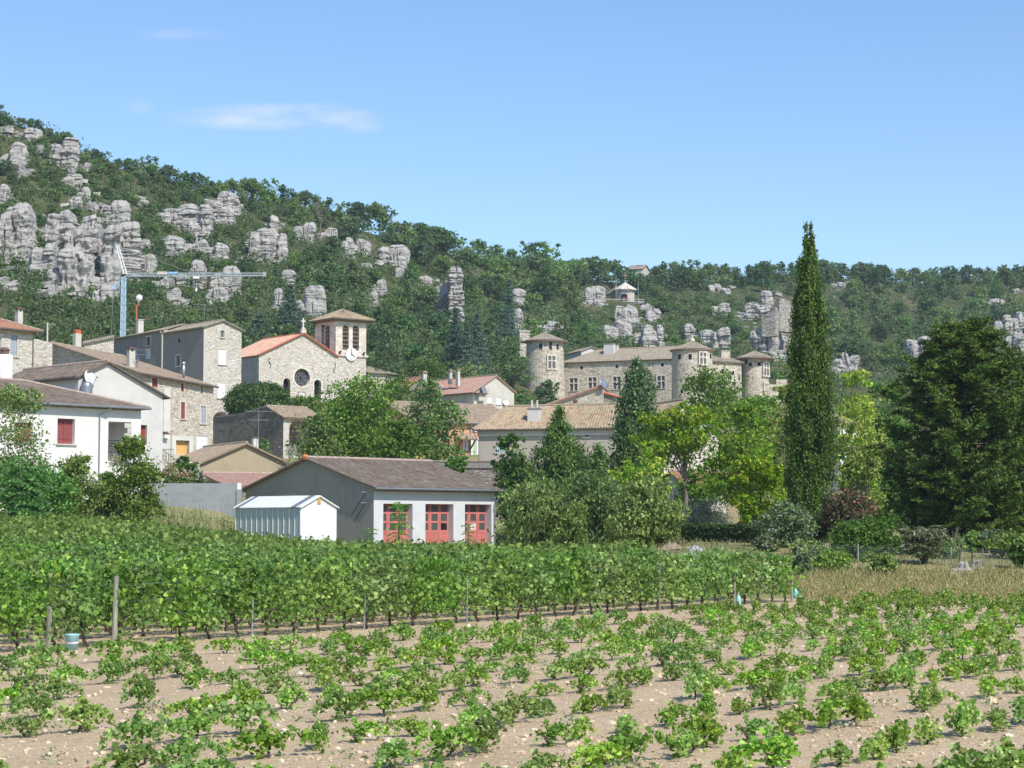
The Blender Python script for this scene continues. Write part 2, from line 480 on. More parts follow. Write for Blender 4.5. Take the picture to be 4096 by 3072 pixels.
def rock_material():
    n = NT('limestone', .95, .1)
    p = n.pos()
    z = n.scale(p, (.10, .10, .62))
    st = n.noise(z, 1.5, 6, .62)
    mid = n.noise(p, .55, 6, .65); fine = n.noise(p, 3.2, 5, .7)
    v = n.noise(n.scale(p, (.9, .9, .07)), 1.0, 6, .65)
    c = n.ramp(mid, [(.25, (.36, .342, .312)), (.55, (.50, .475, .435)), (.85, (.64, .61, .555))])
    c = n.mix(n.lin(st, .40, .30, 0, .5), c, rgb(.20, .19, .175))
    c = n.mix(n.lin(v, .53, .68, 0, .50), c, rgb(.165, .165, .165))
    c = n.mix(n.lin(n.noise(p, .28, 5, .7), .60, .70, 0, .45), c, rgb(.44, .35, .24))
    c = n.mix(n.lin(fine, .55, .75, 0, .4), c, rgb(.20, .195, .18))
    n.base(c)
    n.bump(n.math('ADD', n.math('MULTIPLY', st, 1.4), n.math('ADD', n.math('MULTIPLY', mid, .9), n.math('MULTIPLY', fine, .35))), .75, 1.0)
    return n.m
M['soil'] = soil_material(); M['ground'] = ground_material(); M['hill'] = hill_material(); M['rock'] = rock_material()
M['road'] = paint('pale_gravel', (.48, .46, .44), .95, .12)
M['stone_small'] = paint('field_stone', (.50, .45, .39), .95, .3, scale=1.5)

# ---------------------------------------------------------------- the lie of the land
def smooth(x):
    x = min(1.0, max(0.0, x)); return x * x * (3 - 2 * x)
PY = [0, 140, 150, 165, 185, 205, 250, 300, 340, 380, 440, 520, 3000]
PZ = [0, 0.0, 0.6, 2.4, 5.0, 7.2, 12.6, 17.0, 22.0, 25.5, 28.0, 28.0, 10.0]
def ground_z(x, y):
    z = float(np.interp(y, PY, PZ))
    if y > 1:
        a = x / y
        left = smooth((y - 55) / 78) * smooth((-a - .06) / .19)
        z += 1.9 * left * (1 - smooth((y - 150) / 40))
        z += 2.6 * smooth((y - 128) / 20) * smooth((-a - .10) / .05) * (1 - smooth((y - 170) / 40))
        z += 2.0 * smooth((y - 74) / 38) * smooth((a - .052) / .03) * (1 - smooth((y - 165) / 40))
    return z
def sheet(name, xs, ys, dz, mt, keep=None, label=None, cat=None):
    vs_, fs_ = [], []
    for y in ys:
        for x in xs:
            vs_.append((x, y, ground_z(x, y) + dz))
    nx = len(xs)
    for j in range(len(ys) - 1):
        for i in range(nx - 1):
            if keep is None or keep((xs[i] + xs[i + 1]) / 2, (ys[j] + ys[j + 1]) / 2):
                fs_.append((j * nx + i, j * nx + i + 1, (j + 1) * nx + i + 1, (j + 1) * nx + i))
    me = bpy.data.meshes.new(name); me.from_pydata(vs_, [], fs_); me.materials.append(mt)
    me.polygons.foreach_set('use_smooth', [True] * len(fs_)); me.update()
    o = link(name, me); tag(o, label, cat, None, 'structure'); return o
def steps(*seg):
    out = []
    for a, b, s in seg:
        k = max(1, round((b - a) / s))
        out += [a + (b - a) * i / k for i in range(k)]
    return out + [seg[-1][1]]
gx = steps((-700, -200, 100), (-200, -60, 10), (-60, 60, 2.0), (60, 200, 10), (200, 700, 100))
gy = steps((-150, 0, 50), (0, 170, 2.0), (170, 560, 10), (560, 1100, 180))
sheet('ground', gx, gy, 0.0, M['ground'], None, 'dry grassy ground under the village and around the vineyard', 'ground')
RA, RD = Vector((-11.1, 44.5)), Vector((.5744, .8186))          # line of the first trellised row
RN = Vector((-RD.y, RD.x))
ROW_END = 37.3
def right_limit(y): return 1e9 if y < 75.5 else 11.2 - (y - 75) * .05
def is_soil(x, y):
    if y > 131 or x > right_limit(y) or (y > 77 and x > .082 * y): return False
    return True
sheet('vineyard_soil', steps((-60, 60, .8)), steps((4, 134, .8)), .02, M['soil'], is_soil, 'bare stony tan soil of the vineyard', 'soil')
# the pale lane that comes out behind the fruit trees
mb = MB()
lane = [(2830, 2215, 93), (2770, 2208, 98), (2735, 2203, 102), (2705, 2200, 106)]
pts = []
for px, py, D in lane:
    q = P(px, py, D); pts.append(Vector((q.x, q.y, ground_z(q.x, q.y) + .03)))
lp = []
for i in range(len(pts) - 1):
    for k in range(8):
        q = pts[i].lerp(pts[i + 1], k / 8); q.z = ground_z(q.x, q.y) + .05; lp.append(q)
for a, b in zip(lp, lp[1:]):
    d = (b - a); d.z = 0; d = d.normalized() if d.length else Vector((1, 0, 0)); s = Vector((-d.y, d.x, 0)) * 1.0
    mb.face([Vector((v.x, v.y, ground_z(v.x, v.y) + .04)) for v in (a - s, b - s, b + s, a + s)])
tag(mb.build('lane', M['road']), 'pale gravel lane coming out from behind the fruit trees', 'lane', None, 'structure')

# ---------------------------------------------------------------- hills
from mathutils import noise as mnoise
S = 4096 / 2212.0
HX  = [-200, 0, 100, 200, 300, 400, 500, 600, 700, 800, 900, 1000, 1100, 1200, 1340, 1400, 1500, 1600, 1700, 1800, 1900, 2000, 2100, 2212, 2420]
HYC = [235, 262, 288, 345, 378, 408, 425, 440, 470, 505, 530, 560, 585, 600, 612, 614, 612, 612, 603, 600, 610, 612, 606, 603, 600]
HYB = [720, 720, 720, 720, 720, 722, 735, 742, 755, 790, 805, 820, 820, 805, 792, 790, 790, 792, 800, 820, 828, 830, 832, 834, 836]
HDC = [425, 440, 448, 456, 468, 478, 488, 500, 512, 525, 540, 556, 574, 592, 628, 640, 652, 662, 672, 684, 694, 704, 712, 720, 730]
HDB = [318, 320, 320, 321, 322, 323, 325, 327, 330, 333, 337, 345, 385, 415, 430, 434, 436, 438, 440, 450, 460, 468, 475, 480, 488]
def hill_at(x, t):
    """x: column in the 2212-wide picture, t: 0 foot .. 1 crest -> point"""
    yb, yc = np.interp(x, HX, HYB), np.interp(x, HX, HYC)
    D = np.interp(x, HX, HDB) + (np.interp(x, HX, HDC) - np.interp(x, HX, HDB)) * t
    q = P(x * S, (yb + (yc - yb) * t) * S, D)
    q.z += (mnoise.noise(q * .05) * 1.6 + mnoise.noise(q * .17) * .7) * min(1, max(0, t) * 8) * (.25 if t > .97 else 1)
    return q
def hill_t(x, y):
    yb, yc = np.interp(x, HX, HYB), np.interp(x, HX, HYC)
    return (yb - y) / (yb - yc)
def hill_px(x, y): return hill_at(x, hill_t(x, y))
vs_, fs_ = [], []
xs = [-200 + 2620 * i / 160 for i in range(161)]
ts = [-.5, -.25, 0] + [i / 36 for i in range(1, 37)] + [1.08, 1.3, 2.2]
for t in ts:
    for x in xs:
        q = hill_at(x, min(max(t, 0), 1))
        if t < 0:
            D = q.y * (1 + t * .22); k = D / q.y; g = ground_z(q.x * k, D)
            q = Vector((q.x * k, D, q.z + (g - 4 - q.z) * min(1, -t * 1.7)))
        elif t > 1:
            k = 1 + (t - 1) * .35; q = Vector((q.x * k, q.y * k, q.z - (t - 1) * 22))
        vs_.append(q)
n_ = len(xs)
for j in range(len(ts) - 1):
    for i in range(n_ - 1):
        fs_.append((j * n_ + i, j * n_ + i + 1, (j + 1) * n_ + i + 1, (j + 1) * n_ + i))
me = bpy.data.meshes.new('hillside'); me.from_pydata(vs_, [], fs_); me.materials.append(M['hill'])
me.polygons.foreach_set('use_smooth', [True] * len(fs_)); me.update()
tag(link('hillside', me), 'steep wooded limestone hillside behind the village', 'hillside', None, 'structure')

# ---------------------------------------------------------------- limestone outcrops
def rock_column(rng, w, d, h, vs_, fs_, ox0=0.0, oy0=0.0):
    """one bedded limestone column: uneven beds, joints, overhangs and a broken top"""
    n = 40 if w < 5 else 56
    thick = rng.random() < .6
    beds, z = [0.0], 0.0
    while z < h:
        z += rng.uniform(2.6, 6.5) if h > 7.5 and thick else rng.uniform(1.4, 4.6) if thick else rng.choice((rng.uniform(.35, .8), rng.uniform(.7, 1.9)))
        beds.append(min(z, h))
    if len(beds) > 2 and h - beds[-2] < .3: beds.pop(-2)
    cracks = [(rng.uniform(0, 6.283), rng.uniform(.03, .065), rng.uniform(.14, .38), rng.uniform(0, 6), rng.uniform(-.2, .9), rng.uniform(.3, 1.2)) for _ in range(6 + int(w / 1.1))]
    off = Vector((rng.uniform(0, 100), rng.uniform(0, 100), rng.uniform(0, 100)))
    pw = rng.uniform(3.0, 7.0)
    base_i = len(vs_)
    lean = rng.uniform(-.07, .07); rot = rng.uniform(-.35, .35)
    tilt = rng.uniform(-.10, .10)
    rings = 0; sc = 1.0
    for li in range(len(beds) - 1):
        z0, z1 = beds[li], beds[li + 1]
        sc += rng.uniform(-.09, .09); sc = min(1.06, max(.86, sc))
        ox, oy = rng.uniform(-.04, .04) * w, rng.uniform(-.06, .03) * d
        m = 6 if z1 - z0 > .7 else 4
        if z1 - z0 > 2: m = 10
        jk = .5 if z1 - z0 > 2.5 else 1.0; jit = [rng.uniform(-.045, .04) * jk for _ in range(m)]; notch = rng.uniform(.04, .16); top_r = rng.uniform(.03, .10)
        for k in range(m):
            s = k / (m - 1) * .97 + .015
            z = z0 + (z1 - z0) * s
            bul = 1 + jit[k] - notch * max(0, 1 - s * 7) - top_r * max(0, (s - .72) / .28) ** 2
            g = z / h
            tp = 1 - .30 * max(0, (g - .74) / .26) ** 2.2
            for a in range(n):
                th = 6.28318 * a / n
                c, si = math.cos(th + rot), math.sin(th + rot)
                r = (abs(c) ** pw + abs(si) ** pw) ** (-1 / pw)
                c, si = math.cos(th), math.sin(th)
                q = Vector((c * w / 2, si * d / 2, z))
                r *= 1 + .30 * mnoise.noise(q * .24 + off) + .17 * mnoise.noise(q * .7 + off) + .12 * mnoise.noise(q * 1.7 + off)
                for ca, cw, cd, ph, g0, gl in cracks:
                    if g0 < g < g0 + gl:
                        dd = (th - ca - .13 * math.sin(z * .4 + ph) + math.pi) % 6.28318 - math.pi
                        r *= 1 - cd * math.exp(-(dd / cw) ** 2)
                r *= sc * bul * tp
                X = c * w / 2 * r
                zz = z + tilt * X * (.3 + .7 * g) + .5 * mnoise.noise(Vector((X, si * d * .5 * r, li * 7.1)) * .4 + off) * min(1.2, z1 - z0 + .2)
                vs_.append((X + ox + lean * z + ox0, si * d / 2 * r + oy + oy0, zz))
            rings += 1
    for j in range(rings - 1):
        for a in range(n):
            fs_.append((base_i + j * n + a, base_i + j * n + (a + 1) % n, base_i + (j + 1) * n + (a + 1) % n, base_i + (j + 1) * n + a))
    t0 = base_i + (rings - 1) * n
    cx = sum(vs_[t0 + a][0] for a in range(n)) / n; cy = sum(vs_[t0 + a][1] for a in range(n)) / n; cz = sum(vs_[t0 + a][2] for a in range(n)) / n
    # a slightly sunken inner ring, then the middle
    for a in range(n):
        x, y, z = vs_[t0 + a]; vs_.append((cx + (x - cx) * .55, cy + (y - cy) * .55, z * .6 + cz * .4 + rng.uniform(-.05, .3)))
    i0 = t0 + n
    for a in range(n): fs_.append((t0 + a, t0 + (a + 1) % n, i0 + (a + 1) % n, i0 + a))
    vs_.append((cx, cy, cz + .25)); 
    for a in range(n): fs_.append((i0 + a, i0 + (a + 1) % n, len(vs_) - 1))
def rock_mesh(seed, w, d, h):
    rng = random.Random(seed)
    vs_, fs_ = [], []
    k = max(1, min(4, round(w / max(1.0, .48 * h))))
    if h > 7 and w > 3: k = max(k, 2)
    for i in range(k):
        ww = w / k * rng.uniform(1.15, 1.5) if k > 1 else w
        hh = h * (1.0 if i == k // 2 else rng.uniform(.62, .98)) if k > 1 else h
        x = (i + .5) / k * w - w / 2
        x = max(-w / 2 + ww / 2 * .85, min(w / 2 - ww / 2 * .85, x)) if k > 1 else 0
        rock_column(rng, ww, d * rng.uniform(.8, 1.1), hh, vs_, fs_, x, rng.uniform(-.12, .22) * d)
    me = bpy.data.meshes.new('limestone_outcrop'); me.from_pydata(vs_, [], fs_); me.materials.append(M['rock']); me.update()
    return me
def z1(x0, y0, x1, y1): k = 2.011; return (x0 / k / S, (350 + y0 / k) / S, x1 / k / S, (350 + y1 / k) / S)
def z2(x0, y0, x1, y1): k = 2.011; return (x0 / k / S, (1150 + y0 / k) / S, x1 / k / S, (1150 + y1 / k) / S)
def zc(x0, y0, x1, y1): k = 1.4747; return ((900 + x0 / k) / S, (700 + y0 / k) / S, (900 + x1 / k) / S, (700 + y1 / k) / S)
def z6(x0, y0, x1, y1): k = 1.8433; return ((2000 + x0 / k) / S, (1000 + y0 / k) / S, (2000 + x1 / k) / S, (1000 + y1 / k) / S)
def z7(x0, y0, x1, y1): k = 1.8495; return ((2900 + x0 / k) / S, (850 + y0 / k) / S, (2900 + x1 / k) / S, (850 + y1 / k) / S)
ROCKS = [
 (z1(100,325,310,405), 'flat ledge of pale rock just under the skyline at the far left'),
 (z1(0,450,165,640), 'layered pale ledges at the left edge of the photo below the skyline'),
 (z1(385,400,575,650), 'big squarish block of grey rock standing near the skyline above the cliffs'),
 (z1(140,650,270,740), 'small broken ledge in the scrub below the skyline block'),
 (z1(520,705,640,800), 'low sloping ledge below and right of the skyline block'),
 (z1(0,780,60,920), 'narrow rock at the left edge halfway up the slope'),
 (z1(40,925,240,1320), 'tall left-hand cliff face of smooth grey rock'),
 (z1(-60,1000,75,1340), 'cliff face cut by the left edge of the photo'),
 (z1(355,980,575,1335), 'tall paired grey pillar in the middle of the left cliffs'),
 (z1(555,1035,750,1390), 'rounded grey pillar right of the paired pillar'),
 (z1(345,1255,420,1500), 'slim rock finger at the foot of the paired pillar'),
 (z1(395,1310,690,1670), 'broad grey wall of rock at the foot of the two pillars'),
 (z1(800,915,1010,1110), 'overhanging rock cap on top of the big pillar above the crane'),
 (z1(835,1070,1095,1520), 'big grey pillar right above the crane head'),
 (z1(720,1370,915,1700), 'rough rock face left of the crane mast'),
 (z1(1085,1345,1225,1500), 'grey block between the crane ties and the jib'),
 (z1(1290,935,1550,1135), 'stepped ledges of layered rock above the crane jib, left part'),
 (z1(1530,945,1695,1245), 'layered rock tower right of the stepped ledges above the jib'),
 (z1(1630,825,1880,1000), 'high overhanging slab above the layered rock tower'),
 (z1(1695,960,1865,1075), 'thin ledges under the high overhanging slab'),
 (z1(1325,1195,1480,1375), 'small layered dome above the white panel of the jib'),
 (z1(1505,1225,1645,1345), 'pale rounded block between two layered domes'),
 (z1(1630,1255,1825,1395), 'layered dome like a stack of discs above the jib'),
 (z1(1425,1395,1635,1620), 'rock face right behind the middle of the crane jib'),
 (z1(1700,1435,1890,1680), 'rock face behind the outer part of the crane jib'),
 (z1(2005,1135,2215,1355), 'banded rock wall above the tip of the crane jib'),
 (z1(205,1285,345,1490), 'rough rock shoulder beside the slim rock finger'),
 (z1(675,605,738,675), 'small pale boulder on the slope near the skyline'),
 (z1(615,815,720,895), 'ledge in the scrub above the rounded pillar'),
 (z1(545,885,640,980), 'broken rocks in the scrub above the pillars'),
 (z1(1095,895,1185,940), 'small pale boulder beside a bush above the layered tower'),
 (z1(1105,1230,1190,1300), 'small rock beside the big pillar'),
 (z1(725,955,775,1012), 'lone boulder left of the overhanging cap'),
 (z1(1275,1535,1395,1605), 'low rocks under the white panel of the jib'),
 (z1(295,1610,450,1680), 'low pale rocks at the foot of the left cliffs'),
 (z1(30,1560,150,1650), 'low pale rocks at the bottom left of the slope'),
 (z2(755,-20,905,130), 'pale rock wall at the foot of the cliffs left of the crane mast'),
 (z2(395,-10,445,70), 'small boulder low on the left slope'),
 (z2(700,75,805,120), 'two small boulders just left of the crane mast'),
 (z2(1645,0,1815,165), 'grey crag above the roof of the tall stone house'),
 (z2(1380,10,1445,85), 'small boulder above the tall stone house'),
 (z2(1285,88,1420,135), 'low broken ledge right of the floodlight'),
 (z2(1395,110,1500,180), 'pale slab just above the tall house roof'),
 (zc(145,320,260,500), 'left half of the stacked rocks past the jib tip'),
 (zc(255,350,348,500), 'right half of the stacked rocks past the jib tip'),
 (zc(258,235,312,325), 'thin rock spike above the stacked rocks'),
 (zc(415,285,515,385), 'pale rock face below the bare dead tree'),
 (zc(555,312,655,385), 'small broken crag right of the dead tree'),
 (zc(680,365,760,490), 'left part of the grey crag on the upper slope right of the church'),
 (zc(740,375,855,450), 'right part of the grey crag on the upper slope'),
 (zc(905,415,1065,535), 'long layered crag under the ridge trees'),
 (zc(1005,540,1065,605), 'small rock below the long layered crag'),
 (zc(1258,545,1390,860), 'tall isolated banded rock needle in the wood'),
 (zc(425,655,570,835), 'rounded crag just above the belfry roof'),
 (zc(280,675,325,790), 'narrow rock left of the crag above the church'),
 (zc(340,560,420,660), 'small rocks above the crag over the church'),
 (zc(1145,598,1215,645), 'small rock in the wood left of the needle'),
 (zc(865,620,940,690), 'pair of small rocks high above the church tower'),
 (zc(865,690,900,765), 'thin pale rock below the pair of small rocks'),
 (zc(1695,670,1765,770), 'thin rock among the cedars left of the castle'),
 (zc(1700,795,1758,930), 'layered rock behind the cedars left of the castle'),
 (zc(1835,865,1985,935), 'flat rocks just above the left castle tower'),
 (zc(2130,660,2212,770), 'small crag in the wood above the castle'),
 (z6(650,270,765,365), 'rock with a small cave left of the chapel'),
 (z6(655,365,745,435), 'layered ledge under the cave rock'),
 (z6(865,410,1000,545), 'stepped rock straight below the chapel'),
 (z6(770,525,965,655), 'boulder slope below the chapel'),
 (z6(1000,555,1125,725), 'left of the two smooth grey boulders above the castle roof'),
 (z6(1115,555,1210,725), 'right of the two smooth grey boulders above the castle roof'),
 (z6(1035,395,1110,460), 'small rock right of the chapel terrace'),
 (z6(1080,440,1175,530), 'rock shoulder right of the stepped rock'),
 (z6(1365,545,1440,680), 'rock spike behind the middle castle tower'),
 (z6(1470,595,1565,700), 'small rock right behind the middle castle tower'),
 (z6(1570,575,1700,745), 'grey rock tower between the two right castle towers'),
 (z6(1560,395,1680,480), 'left end of the pale cliff band left of the ruin'),
 (z6(1740,385,1995,530), 'broad pale layered cliff band left of the ruin'),
 (z6(1540,250,1680,320), 'pale ledge under the ridge trees'),
 (z6(1930,300,2010,395), 'rounded rock at the top of the pale cliff band'),
 (z6(1890,570,2035,790), 'shaded rock base under the left wall of the ruin'),
 (z6(2030,560,2090,775), 'slim rock under the gap of the ruin'),
 (z6(2075,570,2140,775), 'rock pillar under the right part of the ruin'),
 (z6(1990,770,2140,825), 'low rocks below the ruin'),
 (z7(815,1045,978,1140), 'mushroom shaped boulder right of the tall cypress'),
 (z7(800,1130,905,1215), 'stack of ledges under the mushroom boulder'),
 (z7(890,1140,975,1180), 'flat ledge beside the mushroom boulder'),
 (z7(1375,920,1510,1150), 'grey crag left of the big pine'),
 (z7(2010,760,2125,905), 'grey crag right of the pine top'),
 (z7(2110,735,2230,900), 'banded crag at the right edge of the photo'),
 (z7(2095,890,2230,1090), 'lower banded crag at the right edge behind the pine'),
 (z7(790,520,890,555), 'small ledge high on the far slope'),
 (z7(1960,640,2060,680), 'small ledge below the far ridge'),
 (z7(2110,560,2190,590), 'tiny pale ledge near the far ridge at the right'),
]
for i, ((x0, y0, x1, y1), lab) in enumerate(ROCKS):
    xm = (x0 + x1) / 2
    base = hill_at(xm, max(0.0, hill_t(xm, y1)))
    D = base.y
    w = (x1 - x0) * S * D / F
    zb = P(xm * S, y1 * S, D).z; zt = P(xm * S, y0 * S, D).z
    h = zt - zb
    ext = min(3.0, h * .4)
    dd = max(w * .8, min(h * .8, 9))
    o = link('limestone_outcrop', rock_mesh(100 + i, w * 1.12, dd, h + ext))
    o.location = (base.x, D + dd * .30, zb - ext)
    tag(o, lab, 'rock', 'limestone outcrops on the hillside')

# broken blocks and ledges strewn round the outcrops
rg = np.random.default_rng(41); V = []
BX = np.array([[x, y, z] for z in (-.5, .5) for x, y in ((-.5, -.5), (.5, -.5), (.5, .5), (-.5, .5))]); BF = [(0, 1, 5, 4), (1, 2, 6, 5), (2, 3, 7, 6), (3, 0, 4, 7), (4, 5, 6, 7)]
for (x0, y0, x1, y1), _l in ROCKS:
    for k in range(int(2 + (x1 - x0) * .10)):
        x = x0 + (x1 - x0) * rg.uniform(-.45, 1.45); y = y1 - (y1 - y0) * rg.uniform(-.25, .75)
        if hill_t(x, y) < 0 or hill_t(x, y) > .96: continue
        c = hill_px(x, y); s = rg.uniform(.5, 1.9)
        v = (BX + rg.normal(size=(8, 3)) * .13) * np.array([s * rg.uniform(1, 1.8), s, s * rg.uniform(.4, .9)]); a = rg.uniform(-.5, .5)
        v = np.stack([v[:, 0] * math.cos(a) - v[:, 1] * math.sin(a), v[:, 0] * math.sin(a) + v[:, 1] * math.cos(a), v[:, 2] + v[:, 0] * rg.uniform(-.2, .2)], 1) + np.array([c.x, c.y - .3, c.z + s * .25])
        for f in BF: V.append(v[list(f)])
o = link('scree', mesh_np('scree', np.concatenate(V), 4, M['rock'])); tag(o, 'broken limestone blocks strewn between the outcrops of the hillside', 'scree', None, 'stuff')

# ---------------------------------------------------------------- foliage
def unit(rng, n):
    v = rng.normal(size=(n, 3)); return v / np.linalg.norm(v, axis=1, keepdims=True)
def leaf_faces(rng, C, size, up=.35, asp=.55, hang=0.0, out=None, axis=None, k=4):
    """one leaf per point: a rhombus (k=4) or a broad lobed outline (k=7); returns (n*k, 3)"""
    n = len(C)
    nv = unit(rng, n) + np.array([0, 0, up])
    if out is not None: nv = nv + out
    nv /= np.linalg.norm(nv, axis=1, keepdims=True)
    t = unit(rng, n)
    if hang: t = t * (1 - hang) + np.array([0, 0, -1.0]) * hang
    if axis is not None: t = axis + .35 * t
    t = t - nv * (t * nv).sum(1, keepdims=True)
    t /= np.linalg.norm(t, axis=1, keepdims=True) + 1e-9
    b = np.cross(nv, t)
    s = (size * rng.uniform(.65, 1.3, n))[:, None]
    if k == 4:
        V = np.stack([C - t * s * .5, C + b * s * asp * .5, C + t * s * .5, C - b * s * asp * .5], 1)
    else:
        sh = [(-.28, 0), (-.45, .30), (-.08, .50), (.12, .34), (.50, 0), (.12, -.34), (-.08, -.50), (-.45, -.30)]
        V = np.stack([C + t * s * x + b * s * y * 1.0 + nv * s * (abs(y) * .30 - .12 * x * x) for x, y in sh], 1)
    return V.reshape(-1, 3)
def crown_points(rng, blobs, n, per=26, spread=.16, shell=.55, rough=.22):
    """clumped leaf positions near the outer part of the blobs; returns points and outward directions"""
    vol = np.array([(b[3] * b[4] * b[5]) ** .72 for b in blobs]); vol /= vol.sum()
    nc = max(4, n // per)
    bi = rng.choice(len(blobs), nc, p=vol)
    B = np.array(blobs)[bi]
    d = unit(rng, nc)
    ph = rng.uniform(0, 6.28, 6)
    lump = 1 + rough * (np.sin(d[:, 0] * 4 + ph[0]) * np.sin(d[:, 1] * 4 + ph[1]) + .6 * np.sin(d[:, 2] * 7 + ph[2] + d[:, 0] * 5))
    r = (shell + (1 - shell) * rng.uniform(0, 1, nc) ** .6) * lump
    cc = B[:, :3] + d * B[:, 3:] * r[:, None]
    idx = rng.integers(0, nc, n)
    sp = spread * B[idx, 3:].mean(1, keepdims=True)
    g = rng.normal(size=(n, 3)); g[:, 2] *= .7
    C = cc[idx] + g * sp * rng.uniform(.6, 1.2, (nc, 1))[idx]
    return C, d[idx], cc
def crown_mesh(name, seed, blobs, n, size, mats, k=4, asp=.6, hang=0.0, up=.35, per=26, spread=.16, shell=.55, rough=.22, extra=None, outw=.5):
    rng = np.random.default_rng(seed)
    C, d, cc = crown_points(rng, blobs, n, per, spread, shell, rough)
    kk = 8 if k != 4 else 4
    V = leaf_faces(rng, C, size, up, asp, hang, d * outw, None, k)
    mi = np.zeros(n, np.int32)
    if extra:                                        # (share, second material index) on the upper outer clumps
        share, w = extra
        hi = rng.uniform(0, 1, len(cc)) < share
        pick = (d[:, 2] > .05) & (rng.uniform(0, 1, n) < .8)
        zmax = np.array(blobs)[:, 2].max() + np.array(blobs)[:, 5].max()
        m2 = hi[rng.integers(0, len(cc), n)] & pick
        mi[m2] = w
    return mesh_np(name, V, kk, mats, mi), cc
def trunk_mb(seed, h, r0, tips, lean=(0, 0), n=8, fork=.45, wob=.05):
    rng = random.Random(seed)
    mb = MB()
    top = Vector((lean[0], lean[1], h))
    pts, rad = [], []
    for i in range(6):
        t = i / 5
        pts.append(Vector((lean[0] * t, lean[1] * t, h * t)) + Vector((rng.uniform(-1, 1), rng.uniform(-1, 1), 0)) * wob * h * t * (1 - t) * 2)
        rad.append(r0 * (1.25 if i == 0 else 1 - .55 * t))
    mb.tube(pts, rad, n)
    for tip in tips:
        tip = Vector(tip)
        t = rng.uniform(fork, 1.0)
        a = Vector((lean[0] * t, lean[1] * t, h * t))
        mid = a.lerp(tip, .5) + Vector((rng.uniform(-1, 1), rng.uniform(-1, 1), rng.uniform(.0, 1))) * (tip - a).length * .12
        rr = r0 * .42 * (1 - .3 * t)
        mb.tube([a, a.lerp(mid, .55), mid, tip], [rr, rr * .8, rr * .55, rr * .16], 5, cap=False)
    return mb
def make_tree(name, seed, H, blobs, n, size, leafm, barkm, trunk_h=None, r0=None, limbs=12, label=None, cat='tree', group=None, loc=(0, 0, 0), rz=0.0, crown_name='crown', **kw):
    root = empty(name, loc, label, cat, group, rz)
    mats = leafm if isinstance(leafm, (list, tuple)) else [leafm]
    me, cc = crown_mesh(crown_name, seed, blobs, n, size, mats, **kw)
    c = link(crown_name, me, root, keep=False)
    rng = random.Random(seed)
    tips = [tuple(cc[rng.randrange(len(cc))]) for _ in range(limbs)]
    th = trunk_h if trunk_h is not None else H * .45
    t = trunk_mb(seed, th, r0 or H * .018, tips).build('trunk', barkm, root, keep=False)
    return root, [(c, []), (t, [])]
def round_blobs(rng, H, W, base=.22, lobes=7, flat=.8):
    """a broad crown: one core and side lobes, from base*H up to H"""
    cz = H * (base + 1) / 2; rz = H * (1 - base) / 2
    out = [(0, 0, cz, W * .36, W * .36, rz * .82)]
    for i in range(lobes):
        a = 6.283 * i / lobes + rng.uniform(-.4, .4)
        rr = rng.uniform(.24, .36) * W
        zz = cz + rng.uniform(-.55, .55) * rz
        s = rng.uniform(.19, .28) * W
        out.append((math.cos(a) * rr * .9, math.sin(a) * rr * .9, zz, s, s, s * flat))
    for i in range(3):
        s = rng.uniform(.16, .24) * W
        out.append((rng.uniform(-.16, .16) * W, rng.uniform(-.16, .16) * W, H - s * flat, s, s, s * flat))
    return out

# ---------------------------------------------------------------- trees of the hillside
rt = random.Random(5)
PROTO = []
for v in range(7):
    H, W = 8.0, rt.uniform(6.2, 8.0)
    bl = round_blobs(rt, H, W, .02, 9)
    PROTO.append(make_tree('oak_tree', 900 + v, H, bl, 2600, .50, M['leaf_oak'] if v % 3 else M['leaf_oak_dark'], M['bark'], 3.0, .15, 9,
                           per=30, spread=.24, shell=.62, rough=.28, asp=.8))
SHRUB = []
for v in range(5):
    H, W = 3.2, rt.uniform(3.6, 5.2)
    bl = round_blobs(rt, H, W, .0, 5)
    SHRUB.append(make_tree('wild_shrub', 950 + v, H, bl, 1100, .34, M['leaf_scrub'] if v in (1, 3) else M['leaf_oak'] if v in (0, 4) else M['leaf_oak_dark'], M['bark'], 1.0, .07, 5,
                           cat='shrub', per=26, spread=.24, shell=.55, asp=.8))
USED = set()
def place(protos, key, k, loc, rz, sc, label, group):
    root, kids = protos[k]
    tone = ''
    if (key, k) not in USED:
        USED.add((key, k)); r = root
        r.location = loc; r.rotation_euler = (0, 0, rz); r.scale = (sc, sc, sc) if isinstance(sc, (int, float)) else sc
    else:
        r = copy_tree(root, kids, loc, rz, sc)
    tag(r, label, None, group)
    return r
SKY = [(-60, 205), (0, 216), (14, 250), (60, 268), (85, 258), (112, 285), (150, 315), (222, 318), (260, 340), (325, 332), (360, 350), (400, 365), (478, 392), (505, 378), (560, 372), (610, 388), (660, 405), (740, 432), (775, 420), (822, 425), (855, 468), (930, 470), (985, 505), (1050, 510), (1100, 542), (1160, 508), (1230, 542), (1335, 555), (1348, 588), (1400, 590), (1425, 562), (1540, 552), (1575, 570), (1655, 560), (1700, 556), (1790, 548), (1835, 570), (1900, 560), (1940, 574), (2020, 577), (2060, 558), (2110, 572), (2160, 560), (2230, 562), (2290, 566)]
